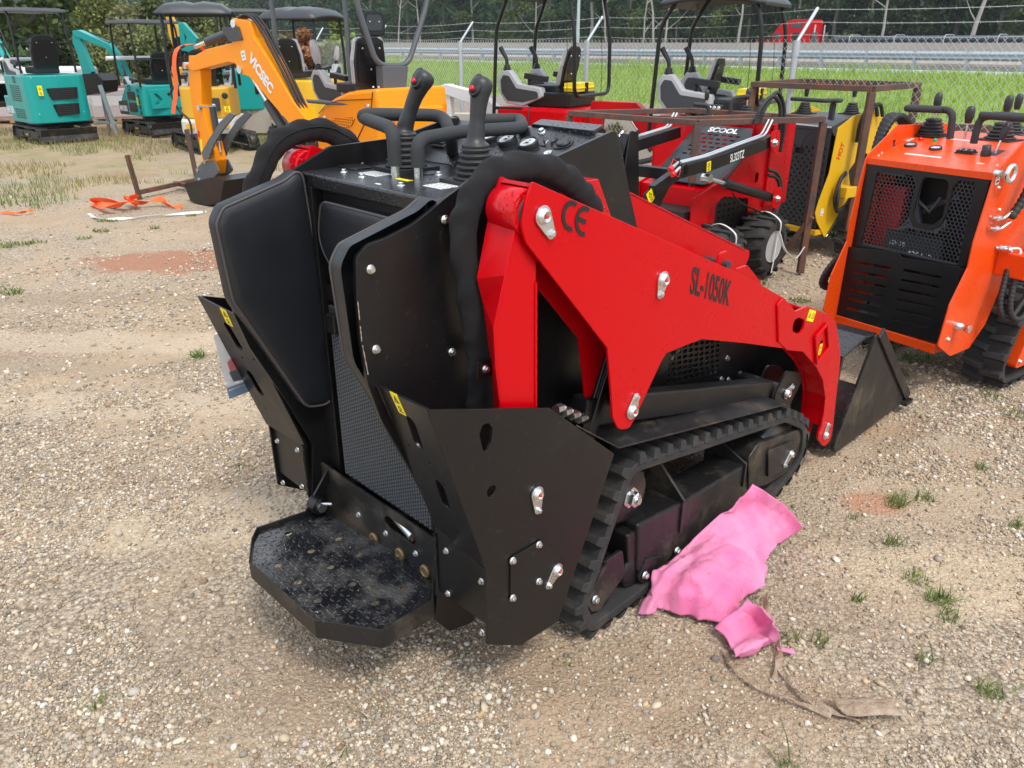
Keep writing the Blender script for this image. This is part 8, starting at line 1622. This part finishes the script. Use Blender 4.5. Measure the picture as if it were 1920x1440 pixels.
cloth_sheet('foam_sheet', [
 [g3(1340, 1178, .02), g3(1360, 1158, .05), g3(1385, 1140, .07), g3(1402, 1126, .08)],
 [g3(1358, 1192, .02), g3(1378, 1172, .04), g3(1405, 1152, .04), g3(1425, 1140, .09)],
 [g3(1372, 1212, .03), g3(1395, 1188, .02), g3(1422, 1168, .02), g3(1440, 1158, .08)],
 [g3(1380, 1230, .06), g3(1405, 1215, .05), g3(1440, 1196, .05), g3(1458, 1180, .10)],
 [g3(1388, 1232, .01), g3(1412, 1222, .01), g3(1446, 1206, .01), g3(1462, 1196, .03)]], 'foam_pink', 'smaller torn pink foam piece lying in front of the larger sheet', 'foam sheet', .005, .006, 6, 9)
cloth_sheet('foam_sheet', [[g3(1195, 1150, .01), g3(1205, 1125, .03), g3(1228, 1090, .05)], [g3(1212, 1152, .02), g3(1222, 1130, .05), g3(1238, 1100, .06)], [g3(1226, 1150, .01), g3(1238, 1128, .02), g3(1248, 1110, .03)]], 'foam_pink', 'narrow pink foam scrap tucked beside the track, left of the large sheet', 'foam sheet', .005, .004, 9, 4)
for pts, w_, lab in (([G(1432, 1105, .03), G(1440, 1140, .03), G(1452, 1180, .03), G(1462, 1225, .02), G(1455, 1265, .01)], .022, 'upper brown strip of torn film hanging from the pink foam'), ([G(1360, 1215, .02), G(1370, 1240, .02), G(1410, 1270, .02), G(1450, 1290, .02), G(1500, 1310, .02), G(1560, 1335, .02)], .014, 'left twisted strand of torn film running from the small foam piece'), ([G(1465, 1245, .02), G(1490, 1275, .02), G(1520, 1305, .02), G(1560, 1325, .02), G(1620, 1345, .01)], .018, 'pale twisted film strand joining the wide brown patch'), ([G(1430, 1110, .03), G(1420, 1120, .03), G(1440, 1145, .03)], .014, 'short pale film shred between the two foam pieces')):
    strap(pts, w_, 'film', 'torn_film', lab, 'plastic film')
cloth_sheet('torn_film', [[g3(1560, 1308, .02), g3(1600, 1306, .02), g3(1640, 1308, .02), g3(1680, 1312, .01)], [g3(1570, 1325, .02), g3(1605, 1326, .03), g3(1645, 1325, .02), g3(1675, 1326, .01)], [g3(1585, 1342, .01), g3(1620, 1345, .02), g3(1655, 1342, .01), g3(1700, 1346, .01)]], 'film', 'wide brown patch of torn plastic film flat on the gravel at bottom right', 'plastic film', .001, .006, 12, 4)
cloth_sheet('foam_scrap', [[g3(1455, 1212, .01), g3(1488, 1217, .01)], [g3(1458, 1218, .015), g3(1490, 1226, .01)]], 'foam_pink', 'tiny pink foam scrap right of the small torn piece', 'foam scrap', .004, .001, 15, 4)
# ---- printed sheet in a clear plastic sleeve, tied behind the left guard
P4 = [HF.on(x, y, 1, .552) for x, y in ((400, 628), (466, 612), (472, 732), (430, 748))]
m = MB(); V = []; 
for t in (0, .0015):
    for p in P4: V.append((p.x, p.y + t, p.z))
m.add(V, [(0,1,2,3), (7,6,5,4), (0,4,5,1), (1,5,6,2), (2,6,7,3), (3,7,4,0)]); sv_ = m.build('plastic_sleeve', 'sleeve', M=HF.M.copy()); tag(sv_, 'clear plastic sleeve with a printed machine picture hanging behind the left guard', 'document sleeve')
def bil(u, v): a = P4[0].lerp(P4[1], u); b = P4[3].lerp(P4[2], u); return a.lerp(b, v) + Vector((0, -.001, 0))
def quad(m, u0, v0, u1, v1, mat): q = [bil(u0, v0), bil(u1, v0), bil(u1, v1), bil(u0, v1)]; q = [tuple(x) for x in q]; m.add(q + [(a, b - .0006, c) for a, b, c in q], [(0,1,2,3), (7,6,5,4), (0,4,5,1), (1,5,6,2), (2,6,7,3), (3,7,4,0)], mat)
m = MB(); quad(m, 0, .82, 1, 1, 0); quad(m, .05, .86, .7, .88, 3)
m.add([tuple(bil(u, v) + Vector((0, -.0012, 0))) for u, v in ((.2, .45), (.4, .38), (.6, .40), (.85, .36), (.9, .55), (.6, .60), (.25, .60))], [tuple(range(7))], 1); m.add([tuple(bil(u, v) + Vector((0, -.0014, 0))) for u, v in ((.2, .60), (.9, .58), (.95, .72), (.7, .78), (.3, .76))], [tuple(range(5))], 2)
m.build('printed_sheet', ['printblue', 'printred', 'gray', 'white'], sv_)
m = MB(); m.bar((.0, 0, 0), (.014, 0, 0), .008, .008); o = m.build('pebble', 'stonewarm', M=Matrix.Translation(G(897, 1357, .006)) @ Matrix.Rotation(.9, 4, 'Z') @ Matrix.Diagonal((2.0, 1, 1, 1))); tag(o, 'small tan stick-like splinter lying alone on the bottom gravel', 'splinter')

# ---------------- humid summer air between here and the wood
hm = bpy.data.materials.new('haze'); hm.use_nodes = True; hn = hm.node_tree; hn.nodes.clear(); ho = hn.nodes.new('ShaderNodeOutputMaterial'); pv_ = hn.nodes.new('ShaderNodeVolumePrincipled')
pv_.inputs['Color'].default_value = (.80, .88, .95, 1); pv_.inputs['Density'].default_value = .0004; pv_.inputs['Anisotropy'].default_value = .2; hn.links.new(pv_.outputs[0], ho.inputs['Volume']); MT['haze'] = hm
m = MB(); m.box((-445, -445, -3.5), (445, 445, 32)); o = m.build('haze', 'haze'); tag(o, 'thin bluish summer haze filling the air over the yard and highway', 'haze', kind='stuff')
